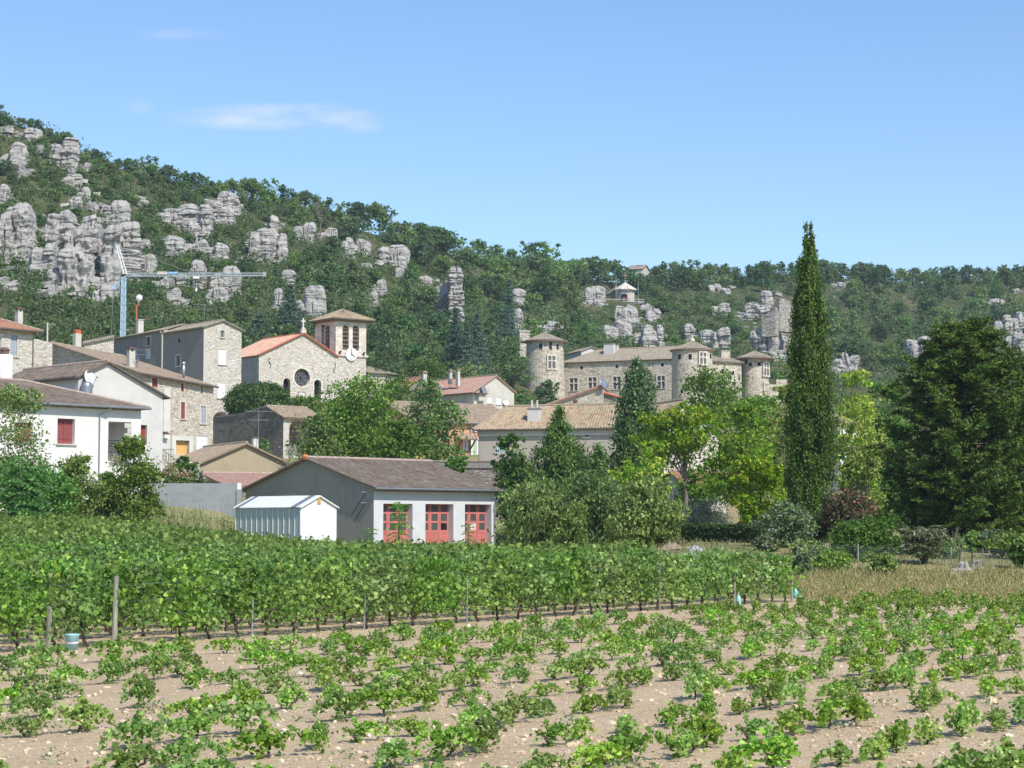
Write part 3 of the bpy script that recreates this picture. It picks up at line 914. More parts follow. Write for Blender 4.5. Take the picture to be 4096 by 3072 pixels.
def zone(x, y):
    up = 'high on the slope' if hill_t(x, y) > .62 else 'halfway up the slope' if hill_t(x, y) > .3 else 'low on the slope'
    for lim, nm in ((110, 'at the far left of the hill'), (235, 'among the left cliffs'), (330, 'around the crane'), (430, 'above the crane jib'), (540, 'above the tall stone house'),
                    (640, 'above the church nave'), (760, 'above the church belfry'), (880, 'right of the church belfry'), (1000, 'left of the banded rock needle'),
                    (1120, 'right of the banded rock needle'), (1260, 'above the left castle tower'), (1330, 'left of the hilltop chapel'), (1420, 'around the hilltop chapel'),
                    (1540, 'above the castle roof'), (1640, 'left of the ruined tower'), (1720, 'behind the tall cypress'), (1860, 'right of the tall cypress'), (1960, 'left of the big pine'), (2080, 'above the top of the big pine'), (9999, 'at the far right of the hill')):
        if x < lim: return up + ' ' + nm
def tone_of(k): return 'dark green' if k % 3 == 0 else 'mid green'
def blocked(x, y, hw, hh):
    """does a bush of half width hw and height hh standing at (x, y) hide an outcrop or a building?"""
    for (x0, y0, x1, y1), _l in ROCKS:
        mx_, my_ = (x1 - x0) * .27, (y1 - y0) * .30
        if x + hw * .8 > x0 + mx_ and x - hw * .8 < x1 - mx_ and y - hh * .85 < y1 - my_ and y > y0 + my_ + hh * .2: return True
    for x0, y0, x1, y1 in ((1285, 608, 1378, 662), (1645, 640, 1716, 700), (1340, 560, 1392, 604)):
        if x + hw * .6 > x0 and x - hw * .6 < x1 and y - hh * .8 < y1 and y > y0 + 4: return True
    return False
pts_used = []
n_oak = n_shr = 0
def sky_y(x): return float(np.interp(x, [a for a, b in SKY], [b for a, b in SKY]))
def put_oak(x, y, hpx, k=None, sink=.9):
    global n_oak
    q = hill_px(x, y)
    h = hpx * S * q.y / F
    k = rt.randrange(7) if k is None else k
    sc = h / 8.0
    wsc = sc * rt.uniform(.9, 1.12)
    q.z -= sink * sc
    place(PROTO, 'o', k, q, rt.uniform(0, 6.28), (wsc, wsc, sc), '%s oak %s' % (tone_of(k), zone(x, y)), 'oaks ' + zone(x, y))
    n_oak += 1
# the ridge line
def yc_at(x): return float(np.interp(x, HX, HYC))
x = -40.0
while x < 2260:
    if not (1342 < x < 1396):
        yt = sky_y(x) + rt.uniform(-3, 5)
        yc = float(np.interp(x, HX, HYC))
        yb_ = yc + rt.uniform(0, 10)
        hpx = max(26, yb_ - yt)
        put_oak(x, yb_, hpx * 1.1, None, 1.5)
        x += max(20, hpx * rt.uniform(.50, .72))
    else:
        put_oak(x, yc_at(x) + 22, 66 if x < 1360 else 50); x += 15
# the slopes, from the ridge down
cells = []
for _ in range(16000):
    x, t = rt.uniform(-20, 2235), rt.uniform(0, .97)
    q = hill_at(x, t); yb, yc = np.interp(x, HX, HYB), np.interp(x, HX, HYC)
    y = yb + (yc - yb) * t
    scrub = x < 640 or (x > 1380 and x < 1660 and t < .75)
    big = (not scrub) or rt.random() < .28
    hpx = (rt.uniform(44, 76) if not scrub else rt.uniform(32, 52)) if big else rt.uniform(17, 30)
    if x > 1720: hpx *= rt.uniform(.8, 1.05)
    ok = True
    rx = hpx * (.50 if big else .6)
    for (a, b, c) in pts_used:
        dx, dy = (x - a), (y - b) * 1.35
        if dx * dx + dy * dy < ((rx + c) * .52) ** 2 * 1.18: ok = False; break
    if not ok or blocked(x, y, hpx * .42, hpx): continue
    if 1060 < x < 1720 and y > 805: continue
    if big:
        if n_oak >= 300: continue
        put_oak(x, y, hpx)
    else:
        if n_shr >= 290: continue
        h = hpx * S * q.y / F; k = rt.randrange(5); sc = h / 3.2
        q.z -= .15
        place(SHRUB, 's', k, q, rt.uniform(0, 6.28), sc, '%s shrub %s' % ('olive brown' if k in (1, 3) else 'mid green' if k in (0, 4) else 'dark green', zone(x, y)), 'shrubs ' + zone(x, y))
        n_shr += 1
    pts_used.append((x, y, rx))
print('hill oaks', n_oak, 'shrubs', n_shr)
# low undergrowth that covers the rest of the slope
rg = np.random.default_rng(77)
parts = []; mis = []
CN = 7000
for i in range(CN):
    x, t = rg.uniform(-30, 2240), rg.uniform(-.12, 1)
    if 1050 < x < 1730 and t < 0: continue
    yb, yc = np.interp(x, HX, HYB), np.interp(x, HX, HYC)
    y = yb + (yc - yb) * t
    big = rg.uniform() < .45
    s = rg.uniform(1.5, 2.7) if big else rg.uniform(.6, 1.3)
    if blocked(x, y, s * 9, s * 10): 
        s = rg.uniform(.4, .8); big = False
        if blocked(x, y, s * 9, s * 10): continue
    q = hill_at(x, max(t, 0))
    if t < 0:
        k = 1 + t * .22; q = Vector((q.x * k, q.y * k, q.z + (ground_z(q.x * k, q.y * k) - 4 - q.z) * (-t * 1.7)))
    n = 64 if big else 24
    cl = rg.normal(size=(5, 3)) * np.array([s * .5, s * .5, s * .28])
    C = cl[rg.integers(0, 5, n)] + rg.normal(size=(n, 3)) * s * .26 + np.array([q.x, q.y, q.z + s * .42])
    parts.append(leaf_faces(rg, C, .46 if big else .36, .5, .8)); mis.append(np.full(n, 0 if rg.uniform() < (.5 if x < 700 else .22) else 1, np.int32))
o = link('undergrowth', mesh_np('undergrowth', np.concatenate(parts), 4, [M['leaf_scrub'], M['leaf_oak']], np.concatenate(mis)))
tag(o, 'low green and olive undergrowth between the oaks and rocks', 'undergrowth', None, 'stuff')

# ---------------------------------------------------------------- building materials
M['stone_warm'] = masonry('rubble_stone', (.58, .515, .42), (.28, .235, .18), (.62, .57, .49), .36, .17, .9, .16)
M['stone_pale'] = masonry('pale_rubble_stone', (.64, .59, .505), (.35, .31, .25), (.66, .62, .55), .40, .17, .8, .10)
M['stone_castle'] = masonry('castle_stone', (.62, .56, .465), (.27, .24, .19), (.58, .53, .44), .62, .30, .75, .24, .07)
M['stone_dark'] = masonry('weathered_and_shaded_stone', (.27, .25, .22), (.10, .095, .085), (.24, .22, .19), .5, .24, .7, .4)  # dark stone; on the porch building its tone stands for shade
M['stone_ashlar'] = masonry('dressed_stone', (.72, .665, .575), (.50, .45, .37), (.60, .55, .47), .7, .34, .35, .08, .02)
M['stone_grey'] = masonry('grey_stone', (.34, .31, .27), (.13, .12, .105), (.30, .27, .23), .42, .2, .9, .3)
M['stone_ruin'] = masonry('ruin_stone', (.46, .43, .38), (.17, .155, .135), (.38, .35, .31), .9, .5, .85, .35, .12)
M['trim_stone'] = plaster('trim_stone', (.60, .56, .49), .3)
M['white_wall'] = plaster('white_render', (.76, .74, .69), .10, (.45, .42, .36))
M['cream_wall'] = plaster('pale_grey_render', (.64, .62, .57), .22, (.34, .32, .28))
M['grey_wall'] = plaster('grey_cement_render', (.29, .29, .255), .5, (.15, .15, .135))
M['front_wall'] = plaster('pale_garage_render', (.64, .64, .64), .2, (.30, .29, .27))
M['tan_wall'] = plaster('tan_render', (.42, .355, .235), .22, (.22, .18, .11))
M['dark_wall'] = plaster('old_and_shaded_render', (.27, .25, .235), .6, (.12, .11, .10))  # old dark render; also the painted shade of left-facing house walls
M['beige_wall'] = plaster('beige_render', (.50, .44, .38), .25, (.25, .22, .2))
M['orange_wall'] = plaster('orange_render', (.62, .34, .20), .12, (.4, .25, .18))
M['pink_wall'] = plaster('pinkish_white_render', (.70, .62, .57), .12, (.4, .34, .3))
M['aged_wall'] = plaster('aged_cream_render', (.58, .55, .48), .45, (.25, .23, .19))
M['tile_brown'] = tile_mat('brown_tiles', [(.125, .092, .070), (.185, .142, .11), (.155, .115, .088), (.25, .20, .158)], .5, lich_c=(.29, .265, .22))
M['tile_rust'] = tile_mat('rust_tiles', [(.30, .13, .075), (.40, .19, .11), (.36, .22, .15)], .3)
M['tile_old'] = tile_mat('old_tiles', [(.25, .185, .13), (.36, .28, .20), (.42, .32, .22), (.30, .235, .165), (.44, .30, .21)], .5, lich_c=(.34, .30, .22))
M['tile_grey'] = tile_mat('grey_old_tiles', [(.22, .185, .14), (.32, .275, .205), (.38, .325, .235), (.27, .225, .165)], .5, lich_c=(.36, .33, .25))
M['tile_new'] = tile_mat('new_clay_tiles', [(.58, .30, .19), (.68, .41, .28), (.62, .36, .24), (.74, .52, .39)], .2, .3)
M['tile_pink'] = tile_mat('pink_tiles', [(.40, .20, .15), (.50, .28, .21), (.46, .33, .26), (.36, .22, .17)], .35, lich_c=(.42, .34, .28))
M['tile_hip'] = tile_mat('mottled_tiles', [(.26, .19, .12), (.40, .32, .21), (.46, .36, .24), (.34, .27, .17), (.48, .27, .18)], .45, .26, .42, (.40, .36, .23))
M['ridge_red'] = paint('red_ridge_tiles', (.58, .17, .11), .8, .25)
M['ridge_pale'] = paint('pale_ridge_tiles', (.44, .33, .28), .9, .25)
M['ridge_old'] = paint('old_ridge_tiles', (.36, .29, .21), .9, .3)
M['ridge_orange'] = paint('orange_end_tile', (.55, .22, .08), .8, .2)
M['cornice'] = paint('clay_cornice', (.33, .235, .185), .9, .25)
M['gutter'] = paint('zinc', (.30, .32, .34), .45, .15, .5, .6)
M['gutter_dark'] = paint('dark_gutter', (.12, .10, .09), .5, .2)
M['red_door'] = paint('faded_red_paint', (.56, .18, .155), .6, .22, scale=1.2)
M['red_shutter'] = paint('red_shutter_paint', (.27, .075, .075), .5, .12)
M['rust_shutter'] = paint('rust_red_paint', (.30, .065, .04), .6, .15)
M['grey_shutter'] = paint('grey_blue_paint', (.36, .39, .43), .6, .12)
M['white_paint'] = paint('white_paint', (.78, .78, .77), .5, .05)
M['green_shutter'] = paint('pale_green_paint', (.46, .55, .36), .6, .1)
M['yellow_door'] = paint('ochre_door_paint', (.68, .42, .16), .6, .08)
M['blue_paint'] = paint('pale_blue_paint', (.50, .60, .66), .6, .1)
M['wood'] = paint('brown_wood', (.145, .095, .065), .8, .3)
M['louvre_wood'] = paint('old_brown_louvre', (.17, .115, .085), .85, .3)
M['iron'] = paint('black_iron', (.035, .035, .038), .5, .2, .4, .5)
M['steel'] = paint('galvanised_steel', (.42, .44, .45), .4, .12, .5, .7)
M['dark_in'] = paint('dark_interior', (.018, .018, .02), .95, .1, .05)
def block_mat():
    n = NT('grey_blocks', .95, .1); uv = n.uv(); k = n.n('ShaderNodeTexBrick'); n.l(uv, k.inputs['Vector'])
    k.inputs['Color1'].default_value = rgb(.27, .29, .295); k.inputs['Color2'].default_value = rgb(.31, .33, .335); k.inputs['Mortar'].default_value = rgb(.37, .385, .39)
    k.inputs['Scale'].default_value = 1.0; k.inputs['Brick Width'].default_value = 1.0; k.inputs['Row Height'].default_value = .42; k.inputs['Mortar Size'].default_value = .012
    f = n.noise(uv, .8, 5, .6)
    n.base(n.mix(n.lin(f, .4, .75, 0, .35), k.outputs[0], rgb(.19, .20, .20))); n.bump(k.outputs['Fac'], -.01, .6); return n.m
M['block'] = block_mat()
M['crane'] = paint('pale_blue_crane_paint', (.38, .50, .60), .45, .08)
M['crane_jib'] = paint('grey_green_crane_steel', (.34, .40, .40), .5, .1)
M['sign_blue'] = paint('blue_panel', (.10, .34, .66), .5, .06)
M['orange_paint'] = paint('orange_steel', (.50, .13, .05), .6, .15)
M['shed_white'] = paint('white_shed_panel', (.80, .80, .77), .35, .04)
M['shed_side'] = paint('shaded_green_shed_side', (.44, .52, .50), .45, .08)  # translucent green panel with its shade mixed into the colour
M['shed_grey'] = paint('grey_roof_panel', (.20, .21, .21), .5, .1)
M['tower_hand'] = paint('black_enamel', (.012, .012, .013), .4, .1)
M['stove_pipe'] = paint('brown_chimney_cap', (.16, .10, .085), .7, .2)
def glass_mat(name, c, rough=.08):
    n = NT(name, rough, .6); n.base(rgb(*c)); n.bump(n.noise(n.pos(), 1.5, 2), .02, .3); return n.m
M['glass'] = glass_mat('window_glass', (.025, .03, .035))
M['glass_old'] = glass_mat('dusty_glass', (.075, .085, .085), .35)
def lead_mat():
    n = NT('leaded_glass', .3, .4); uv = n.uv()
    s = n.n('ShaderNodeSeparateXYZ'); n.l(uv, s.inputs[0])
    fx = n.math('FRACT', n.math('MULTIPLY', s.outputs[0], 3.1)); fy = n.math('FRACT', n.math('MULTIPLY', s.outputs[1], 3.1))
    e = n.math('MINIMUM', n.math('LESS_THAN', n.math('ABSOLUTE', n.math('SUBTRACT', fx, .5)), .42), n.math('LESS_THAN', n.math('ABSOLUTE', n.math('SUBTRACT', fy, .5)), .42))
    n.base(n.mix(e, rgb(.24, .22, .18), rgb(.07, .075, .09))); return n.m
M['lead'] = lead_mat()

# ---------------------------------------------------------------- building helpers
def rzof(py): return ray(CX, py)[1]
def rxof(px, py): return ray(px, py)[0]
class Plane:
    def __init__(self, o, u, n):
        self.o, self.u, self.n = Vector((o.x, o.y, 0)), u, n
    def at(self, px, py):
        rx, rz_ = ray(px, py)
        d = Vector((rx, 1, rz_)); c = Vector((0, 0, CAMZ))
        t = (self.o - c).dot(self.n) / d.dot(self.n)
        q = c + d * t
        return (q - self.o).dot(self.u), q.z
    def p(self, a, z, out=0.0): return self.o + self.u * a + Z * z + self.n * out
    def rect(self, x0, y0, x1, y1):
        xm, ym = (x0 + x1) / 2, (y0 + y1) / 2
        a0, a1 = self.at(x0, ym)[0], self.at(x1, ym)[0]
        z1_, z0_ = self.at(xm, y0)[1], self.at(xm, y1)[1]
        return (min(a0, a1), max(a0, a1), z0_, z1_)
class House:
    def __init__(self, name, label, cat, px, py, D, th, wallm, group=None):
        th = R(th)
        q = P(px, py, D); self.o = Vector((q.x, q.y, 0))
        self.u = Vector((math.cos(th), math.sin(th), 0)); self.w = Vector((-math.sin(th), math.cos(th), 0))
        self.wallm = wallm
        self.name = name
        self.front = Plane(self.o, self.u, -self.w)
        self.left = Plane(self.o, self.w, -self.u)
        self.holes = {'front': [], 'left': [], 'right': [], 'back': []}
        self.zg = ground_z(q.x, q.y) - 1.0
        self.root = empty(name, (q.x, q.y, self.zg + 1.0), label, cat, group)
        self.L = self.W = None
    def size(self, L, W):
        self.L, self.W = L, W
        self.right = Plane(self.o + self.u * L, self.w, self.u)
        self.back = Plane(self.o + self.w * W, self.u, self.w)
    def A(self, px, py, b=0.0): return Plane(self.o + self.w * b, self.u, -self.w).at(px, py)[0]
    def B(self, px, py, a=0.0): return Plane(self.o + self.u * a, self.w, -self.u).at(px, py)[0]
    def at(self, a, b, z=0.0): return self.o + self.u * a + self.w * b + Z * z
    def zat(self, a, b, py):
        q = self.at(a, b); return CAMZ + rzof(py) * q.y
    def plane(self, side): return getattr(self, side)
    def part(self, mb, name, mats, parent=None, smooth=False): return mb.build(name, mats, parent or self.root, smooth)
    def hole(self, side, poly, depth): self.holes[side].append((poly, depth))
    # ---- openings
    def opening(self, side, r, depth=.22, arch=0.0, n=8):
        """r = (a0, a1, z0, z1); the outline, arched by the given rise, is cut out of the wall"""
        a0, a1, z0, z1_ = r
        if arch > 0:
            zs = z1_ - arch; pl = [(a0, z0), (a1, z0)]
            for k in range(n + 1):
                t = math.pi * k / n
                pl.append(((a0 + a1) / 2 + (a1 - a0) / 2 * math.cos(t), zs + arch * math.sin(t)))
        else: pl = [(a0, z0), (a1, z0), (a1, z1_), (a0, z1_)]
        self.hole(side, pl, depth)
        return pl
    def win(self, side, r, style='pane', depth=.22, arch=0.0, mat=None, surround=None, sill=True, name='window', sw=.16, label=None, px=True):
        pl = self.plane(side)
        r = pl.rect(*r) if px else r
        a0, a1, z0, z1_ = r
        poly = self.opening(side, r, depth, arch)
        f = MB()
        if surround is not None:
            t = .025
            for (x0, x1, y0, y1) in ((a0 - sw, a0, z0 - sw * .0, z1_), (a1, a1 + sw, z0, z1_), (a0 - sw, a1 + sw, z1_, z1_ + sw)) if arch == 0 else ((a0 - sw, a0, z0, z1_ - arch), (a1, a1 + sw, z0, z1_ - arch)):
                c = pl.p((x0 + x1) / 2, (y0 + y1) / 2, t / 2 - .01); f.box(c, x1 - x0, t + .02, y1 - y0, pl.u)
            if arch > 0:
                am, zs = (a0 + a1) / 2, z1_ - arch; ra = (a1 - a0) / 2
                for k in range(10):
                    t0, t1 = math.pi * k / 10, math.pi * (k + 1) / 10
                    pts = []
                    for tt, ex in ((t0, 0), (t1, 0), (t1, sw), (t0, sw)): pts.append(pl.p(am + (ra + ex) * math.cos(tt), zs + (arch + ex) * math.sin(tt), t))
                    f.face(pts)
        if sill:
            f.box(pl.p((a0 + a1) / 2, z0 - .05, .06), a1 - a0 + .3, .16, .1, pl.u)
        dd = -depth + .03
        def box2(x0, x1, y0, y1, out, th_, mb): mb.box(pl.p((x0 + x1) / 2, (y0 + y1) / 2, out), x1 - x0, th_, y1 - y0, pl.u)
        sub = MB(); subname, subm = 'pane', M['glass']
        if style == 'pane':
            box2(a0, a1, z0, z0 + .06, dd + .04, .05, f); box2(a0, a1, z1_ - .06, z1_, dd + .04, .05, f)
            box2(a0, a0 + .06, z0 + .06, z1_ - .06, dd + .04, .05, f); box2(a1 - .06, a1, z0 + .06, z1_ - .06, dd + .04, .05, f)
            box2((a0 + a1) / 2 - .03, (a0 + a1) / 2 + .03, z0 + .06, z1_ - .06, dd + .04, .05, f)
            sub.face([pl.p(a, z, dd) for a, z in poly])
        elif style == 'cross':
            wd = (a1 - a0) * .11
            box2((a0 + a1) / 2 - wd / 2, (a0 + a1) / 2 + wd / 2, z0, z1_, -depth * .5, depth * .7, f)
            zc_ = z0 + (z1_ - z0) * .60
            box2(a0, (a0 + a1) / 2 - wd / 2, zc_ - wd / 2, zc_ + wd / 2, -depth * .5, depth * .7, f)
            box2((a0 + a1) / 2 + wd / 2, a1, zc_ - wd / 2, zc_ + wd / 2, -depth * .5, depth * .7, f)
            sub.face([pl.p(a, z, dd) for a, z in poly]); subm = M['lead']
        elif style in ('shutter', 'door'):
            subname, subm = ('shutter' if style == 'shutter' else 'leaf'), mat
            am = (a0 + a1) / 2
            for x0, x1 in ((a0, am - .012), (am + .012, a1)):
                box2(x0, x1, z0, z1_, dd, .05, sub)
                for k in (.2, .8): box2(x0 + .03, x1 - .03, z0 + (z1_ - z0) * k - .04, z0 + (z1_ - z0) * k + .04, dd + .04, .03, sub)
        elif style == 'single':
            subname, subm = 'panel', mat
            box2(a0, a1, z0, z1_, dd, .05, sub)
            for k in range(1, 6): box2(a0 + (a1 - a0) * k / 6 - .008, a0 + (a1 - a0) * k / 6 + .008, z0, z1_, dd + .03, .015, sub)
        elif style == 'louvre':
            subname, subm = 'louvre', M['louvre_wood']
            k = 6
            for i in range(k):
                zc_ = z0 + (z1_ - z0) * (i + .35) / k
                hw = (a1 - a0) / 2
                c = pl.p((a0 + a1) / 2, zc_, -depth * .45)
                p0, p1 = pl.p(a0, zc_ - .12, -.04), pl.p(a1, zc_ - .12, -.04)
                q0, q1 = pl.p(a0, zc_ + .16, -depth + .05), pl.p(a1, zc_ + .16, -depth + .05)
                up = Vector((0, 0, .05))
                sub.mesh([p0, p1, q1, q0, p0 + up, p1 + up, q1 + up, q0 + up], [(0, 1, 2, 3), (4, 5, 6, 7), (0, 1, 5, 4), (2, 3, 7, 6), (0, 3, 7, 4), (1, 2, 6, 5)])
            f.face([pl.p(a, z, -depth) for a, z in poly], m=1)
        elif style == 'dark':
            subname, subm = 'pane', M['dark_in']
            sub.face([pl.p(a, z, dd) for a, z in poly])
        fm = surround if surround is not None else (M['trim_stone'] if sill or style == 'cross' else M['white_paint'])
        if not f.v:
            o = self.part(sub, name, subm)
        else:
            o = self.part(f, name, [fm, M['dark_in']])
            if sub.v: self.part(sub, subname, subm, o)
        if label: o['label'] = label
        return o
    def wall_side(self, mb, side, outline, thick=None):
        pl = self.plane(side)
        polys = [[Vector((a, z, 0)) for a, z in outline]]
        flat = [Vector((a, z, 0)) for a, z in outline]
        for poly, depth in self.holes[side]:
            polys.append([Vector((a, z, 0)) for a, z in poly]); flat += polys[-1]
        if len(polys) == 1: mb.face([pl.p(a, z) for a, z in outline])
        else:
            for t in geometry.tessellate_polygon(polys): mb.face([pl.p(flat[i].x, flat[i].y) for i in t])
        for poly, depth in self.holes[side]:
            k = len(poly)
            for i in range(k):
                (a, z), (c, d) = poly[i], poly[(i + 1) % k]
                mb.face([pl.p(a, z), pl.p(c, d), pl.p(c, d, -depth), pl.p(a, z, -depth)])
            mb.face([pl.p(a, z, -depth) for a, z in poly])
    def quoins(self, a_side, z0, z1_, mb=None, side='front', mat=None, name='quoin'):
        mb = MB(); pl = self.plane(side); z = z0; i = 0
        s = 1 if a_side < 1 else -1
        while z < z1_ - .3:
            h = .38; L_ = .62 if i % 2 else .36
            mb.box(pl.p(a_side + s * L_ / 2, z + h / 2 - .01, .006), L_, .03, h - .03, pl.u)
            z += h; i += 1
        return self.part(mb, name, mat or M['trim_stone'])
    # ---- roofs
    def roof_patch(self, mb, eL, eR, rR, rL, tile=.24, amp=.055, thick=.12, m=0, under=True, rows=.38):
        eL, eR, rR, rL = map(Vector, (eL, eR, rR, rL))
        le = max((eR - eL).length, (rR - rL).length); ls = ((rL + rR) / 2 - (eL + eR) / 2).length
        nu = min(460, max(6, int(le / tile) * 4)); nv = max(1, int(ls / (rows * 2)))
        nrm = (eR - eL).cross(rL - eL)
        if nrm.length < 1e-6: nrm = (eR - eL).cross(rR - eL)
        nrm.normalize()
        if nrm.z < 0: nrm = -nrm
        vs_, uvv, fs_, fu = [], [], [], []
        rr = random.Random(int(le * 1000))
        off = [rr.uniform(-.012, .012) for _ in range(nu // 4 + 2)]
        for j in range(nv + 1):
            t = j / nv
            L_, R_ = eL.lerp(rL, t), eR.lerp(rR, t)
            for i in range(nu + 1):
                s = i / nu
                ph = (i % 4) / 4
                h = amp * (math.sin(math.pi * ph) ** .8 if ph else 0)
                vs_.append(L_.lerp(R_, s) + nrm * (h + off[i // 4] + rr.uniform(-.006, .006)))
                uvv.append((s * le, t * ls))
        for j in range(nv):
            for i in range(nu):
                f = (j * (nu + 1) + i, j * (nu + 1) + i + 1, (j + 1) * (nu + 1) + i + 1, (j + 1) * (nu + 1) + i)
                fs_.append(f); fu.append([uvv[k] for k in f])
        mb.mesh(vs_, fs_, m, fu)
        if under:
            d = -nrm * thick
            p = [eL + d, eR + d, rR + d, rL + d]
            mb.face(p, m=m)
            for a, b in ((eL, eR), (eR, rR), (rL, eL)): mb.face([a, b, b + d, a + d], m=m)
    def ridge(self, mb, a, b, r=.14, m=1):
        a, b = Vector(a), Vector(b); k = max(2, int((b - a).length / .4))
        pts, rad = [], []
        for i in range(k):
            for s, q in ((0, 1.0), (.98, .82)):
                pts.append(a.lerp(b, (i + s) / k)); rad.append(r * q)
        mb.tube(pts, rad, 8, m)
    def gutter(self, a, b, mat=None, r=.085, name='gutter'):
        mb = MB(); mb.tube([a, b], r, 8); return self.part(mb, name, mat or M['gutter'])
    def downpipe(self, top, wall_top, bottom, mat=None, r=.055):
        mb = MB(); top, wall_top, bottom = Vector(top), Vector(wall_top), Vector(bottom)
        mb.tube([top, top.lerp(wall_top, .1) - Z * .12, wall_top, bottom], r, 8); return self.part(mb, 'downpipe', mat or M['gutter'])
    def cornice(self, side, a0, a1, zt, rows=2, mat=None):
        mb = MB(); pl = self.plane(side)
        for r in range(rows):
            z = zt - .14 * (rows - r) + .07; out = .13 * (r + 1)
            mb.box(pl.p((a0 + a1) / 2, z + .045, out / 2), a1 - a0, out, .05, pl.u)
            k = int((a1 - a0) / .24)
            for i in range(k):
                mb.box(pl.p(a0 + (i + .5) * (a1 - a0) / k, z - .025, out / 2 - .015), .12, out - .03, .09, pl.u)
        return self.part(mb, 'cornice', mat or M['cornice'])
    def chimney(self, c, sx, sy, z0, z1_, mat, cap='slab', capm=None, label=None, pots=0):
        mb = MB(); c = Vector((c.x, c.y, 0))
        mb.box(c + Z * (z0 + z1_) / 2, sx, sy, z1_ - z0, self.u)
        if cap == 'slab':
            mb.box(c + Z * (z1_ + .05), sx + .18, sy + .18, .1, self.u, 1)
        elif cap == 'house':
            for i in (-1, 1):
                for j in (-1, 1): mb.box(c + self.u * i * (sx / 2 - .08) + self.w * j * (sy / 2 - .08) + Z * (z1_ + .14), .14, .14, .28, self.u)
            mb.box(c + Z * (z1_ + .34), sx + .26, sy + .26, .12, self.u, 1)
            mb.box(c + Z * (z1_ + .45), sx * .7, sy * .7, .1, self.u, 1)
        elif cap == 'pot':
            mb.tube([c + Z * z1_, c + Z * (z1_ + .55)], [.16, .13], 10, 1)
        o = self.part(mb, 'chimney', [mat, capm or mat])
        if label: o['label'] = label
        return o
    # ---- whole bodies
    def gable_w(self, ra, zL, zR, zr, W, over=.35, front=.35, tile=None, ridgem=None, zg=None, tg=.24, back=None, amp=.055, verge=None, sides=('front', 'left', 'right', 'back'), thick=.12):
        """gable on the front; ra: where the ridge stands along the front; W: depth"""
        L = self.L; zg = self.zg if zg is None else zg
        mb = MB()
        self.wall_side(mb, 'front', [(0, zg), (L, zg), (L, zR), (ra, zr), (0, zL)]) if 'front' in sides else None
        if 'left' in sides: self.wall_side(mb, 'left', [(0, zg), (W, zg), (W, zL), (0, zL)])
        if 'right' in sides: self.wall_side(mb, 'right', [(0, zg), (W, zg), (W, zR), (0, zR)])
        if 'back' in sides: self.wall_side(mb, 'back', [(0, zg), (L, zg), (L, zR), (ra, zr), (0, zL)])
        self.part(mb, 'wall', self.wallm)
        rb = MB(); t = .10
        sL = (zr - zL) / ra; sR = (zr - zR) / (L - ra)
        eL0 = self.at(-over, -front, zL - over * sL + t); eL1 = self.at(-over, W + .3, zL - over * sL + t)
        r0 = self.at(ra, -front, zr + t); r1 = self.at(ra, W + .3, zr + t)
        eR0 = self.at(L + over, -front, zR - over * sR + t); eR1 = self.at(L + over, W + .3, zR - over * sR + t)
        self.roof_patch(rb, eL1, eL0, r0, r1, tg, amp, thick)
        self.roof_patch(rb, eR0, eR1, r1, r0, tg, amp, thick)
        self.ridge(rb, r0 + Z * .05, r1 + Z * .05)
        if verge:
            self.ridge(rb, eL0 + Z * .04, r0 + Z * .04, .12, 2); self.ridge(rb, r0 + Z * .04, eR0 + Z * .04, .12, 2)
        self.part(rb, 'roof', [tile, ridgem or M['ridge_old'], verge or M['ridge_old']])
        return eL0, eL1, r0, r1, eR0, eR1
    def gable_u(self, rb_, zF, zB, zr, over=.4, side=.35, tile=None, ridgem=None, zg=None, tg=.24, amp=.055, drop=0.0, side_mat=None, thick=.12):
        """ridge along the front; rb_: how far back it stands; drop: how much lower the right end is"""
        L, W = self.L, self.W; zg = self.zg if zg is None else zg
        mb = MB(); d = drop
        self.wall_side(mb, 'front', [(0, zg), (L, zg), (L, zF - d), (0, zF)])
        if side_mat: self.part(mb, 'wall', self.wallm); mb = MB()
        self.wall_side(mb, 'left', [(0, zg), (W, zg), (W, zB), (rb_, zr), (0, zF)])
        self.wall_side(mb, 'right', [(0, zg), (W, zg), (W, zB - d), (rb_, zr - d), (0, zF - d)])
        self.wall_side(mb, 'back', [(0, zg), (L, zg), (L, zB - d), (0, zB)])
        self.part(mb, 'side_wall' if side_mat else 'wall', side_mat or self.wallm)
        rf = MB(); t = .10
        sF = (zr - zF) / rb_; sB = (zr - zB) / (W - rb_)
        eL = self.at(-side, -over, zF - over * sF + t); eR = self.at(L + side, -over, zF - over * sF + t - d)
        rL = self.at(-side, rb_, zr + t); rR = self.at(L + side, rb_, zr + t - d)
        bL = self.at(-side, W + over, zB - over * sB + t); bR = self.at(L + side, W + over, zB - over * sB + t - d)
        self.roof_patch(rf, eL, eR, rR, rL, tg, amp, thick)
        self.roof_patch(rf, bR, bL, rL, rR, tg, amp, thick)
        self.ridge(rf, rL + Z * .05, rR + Z * .05)
        self.part(rf, 'roof', [tile, ridgem or M['ridge_old']])
        return eL, eR, rL, rR, bL, bR
def c2(x, y): return (x / 2.011, 1150 + y / 2.011)
def c3(x, y): return (700 + x / 2.212, 1150 + y / 2.212)
def c4(x, y): return (800 + x / 1.7015, 1650 + y / 1.7015)
def c5(x, y): return (1500 + x / 2.011, 1400 + y / 2.011)
def c6(x, y): return (2000 + x / 1.8433, 1000 + y / 1.8433)
def c8(x, y): return (2500 + x / 1.386, 1400 + y / 1.386)
def rr_(c, x0, y0, x1, y1): return (*c(x0, y0), *c(x1, y1))
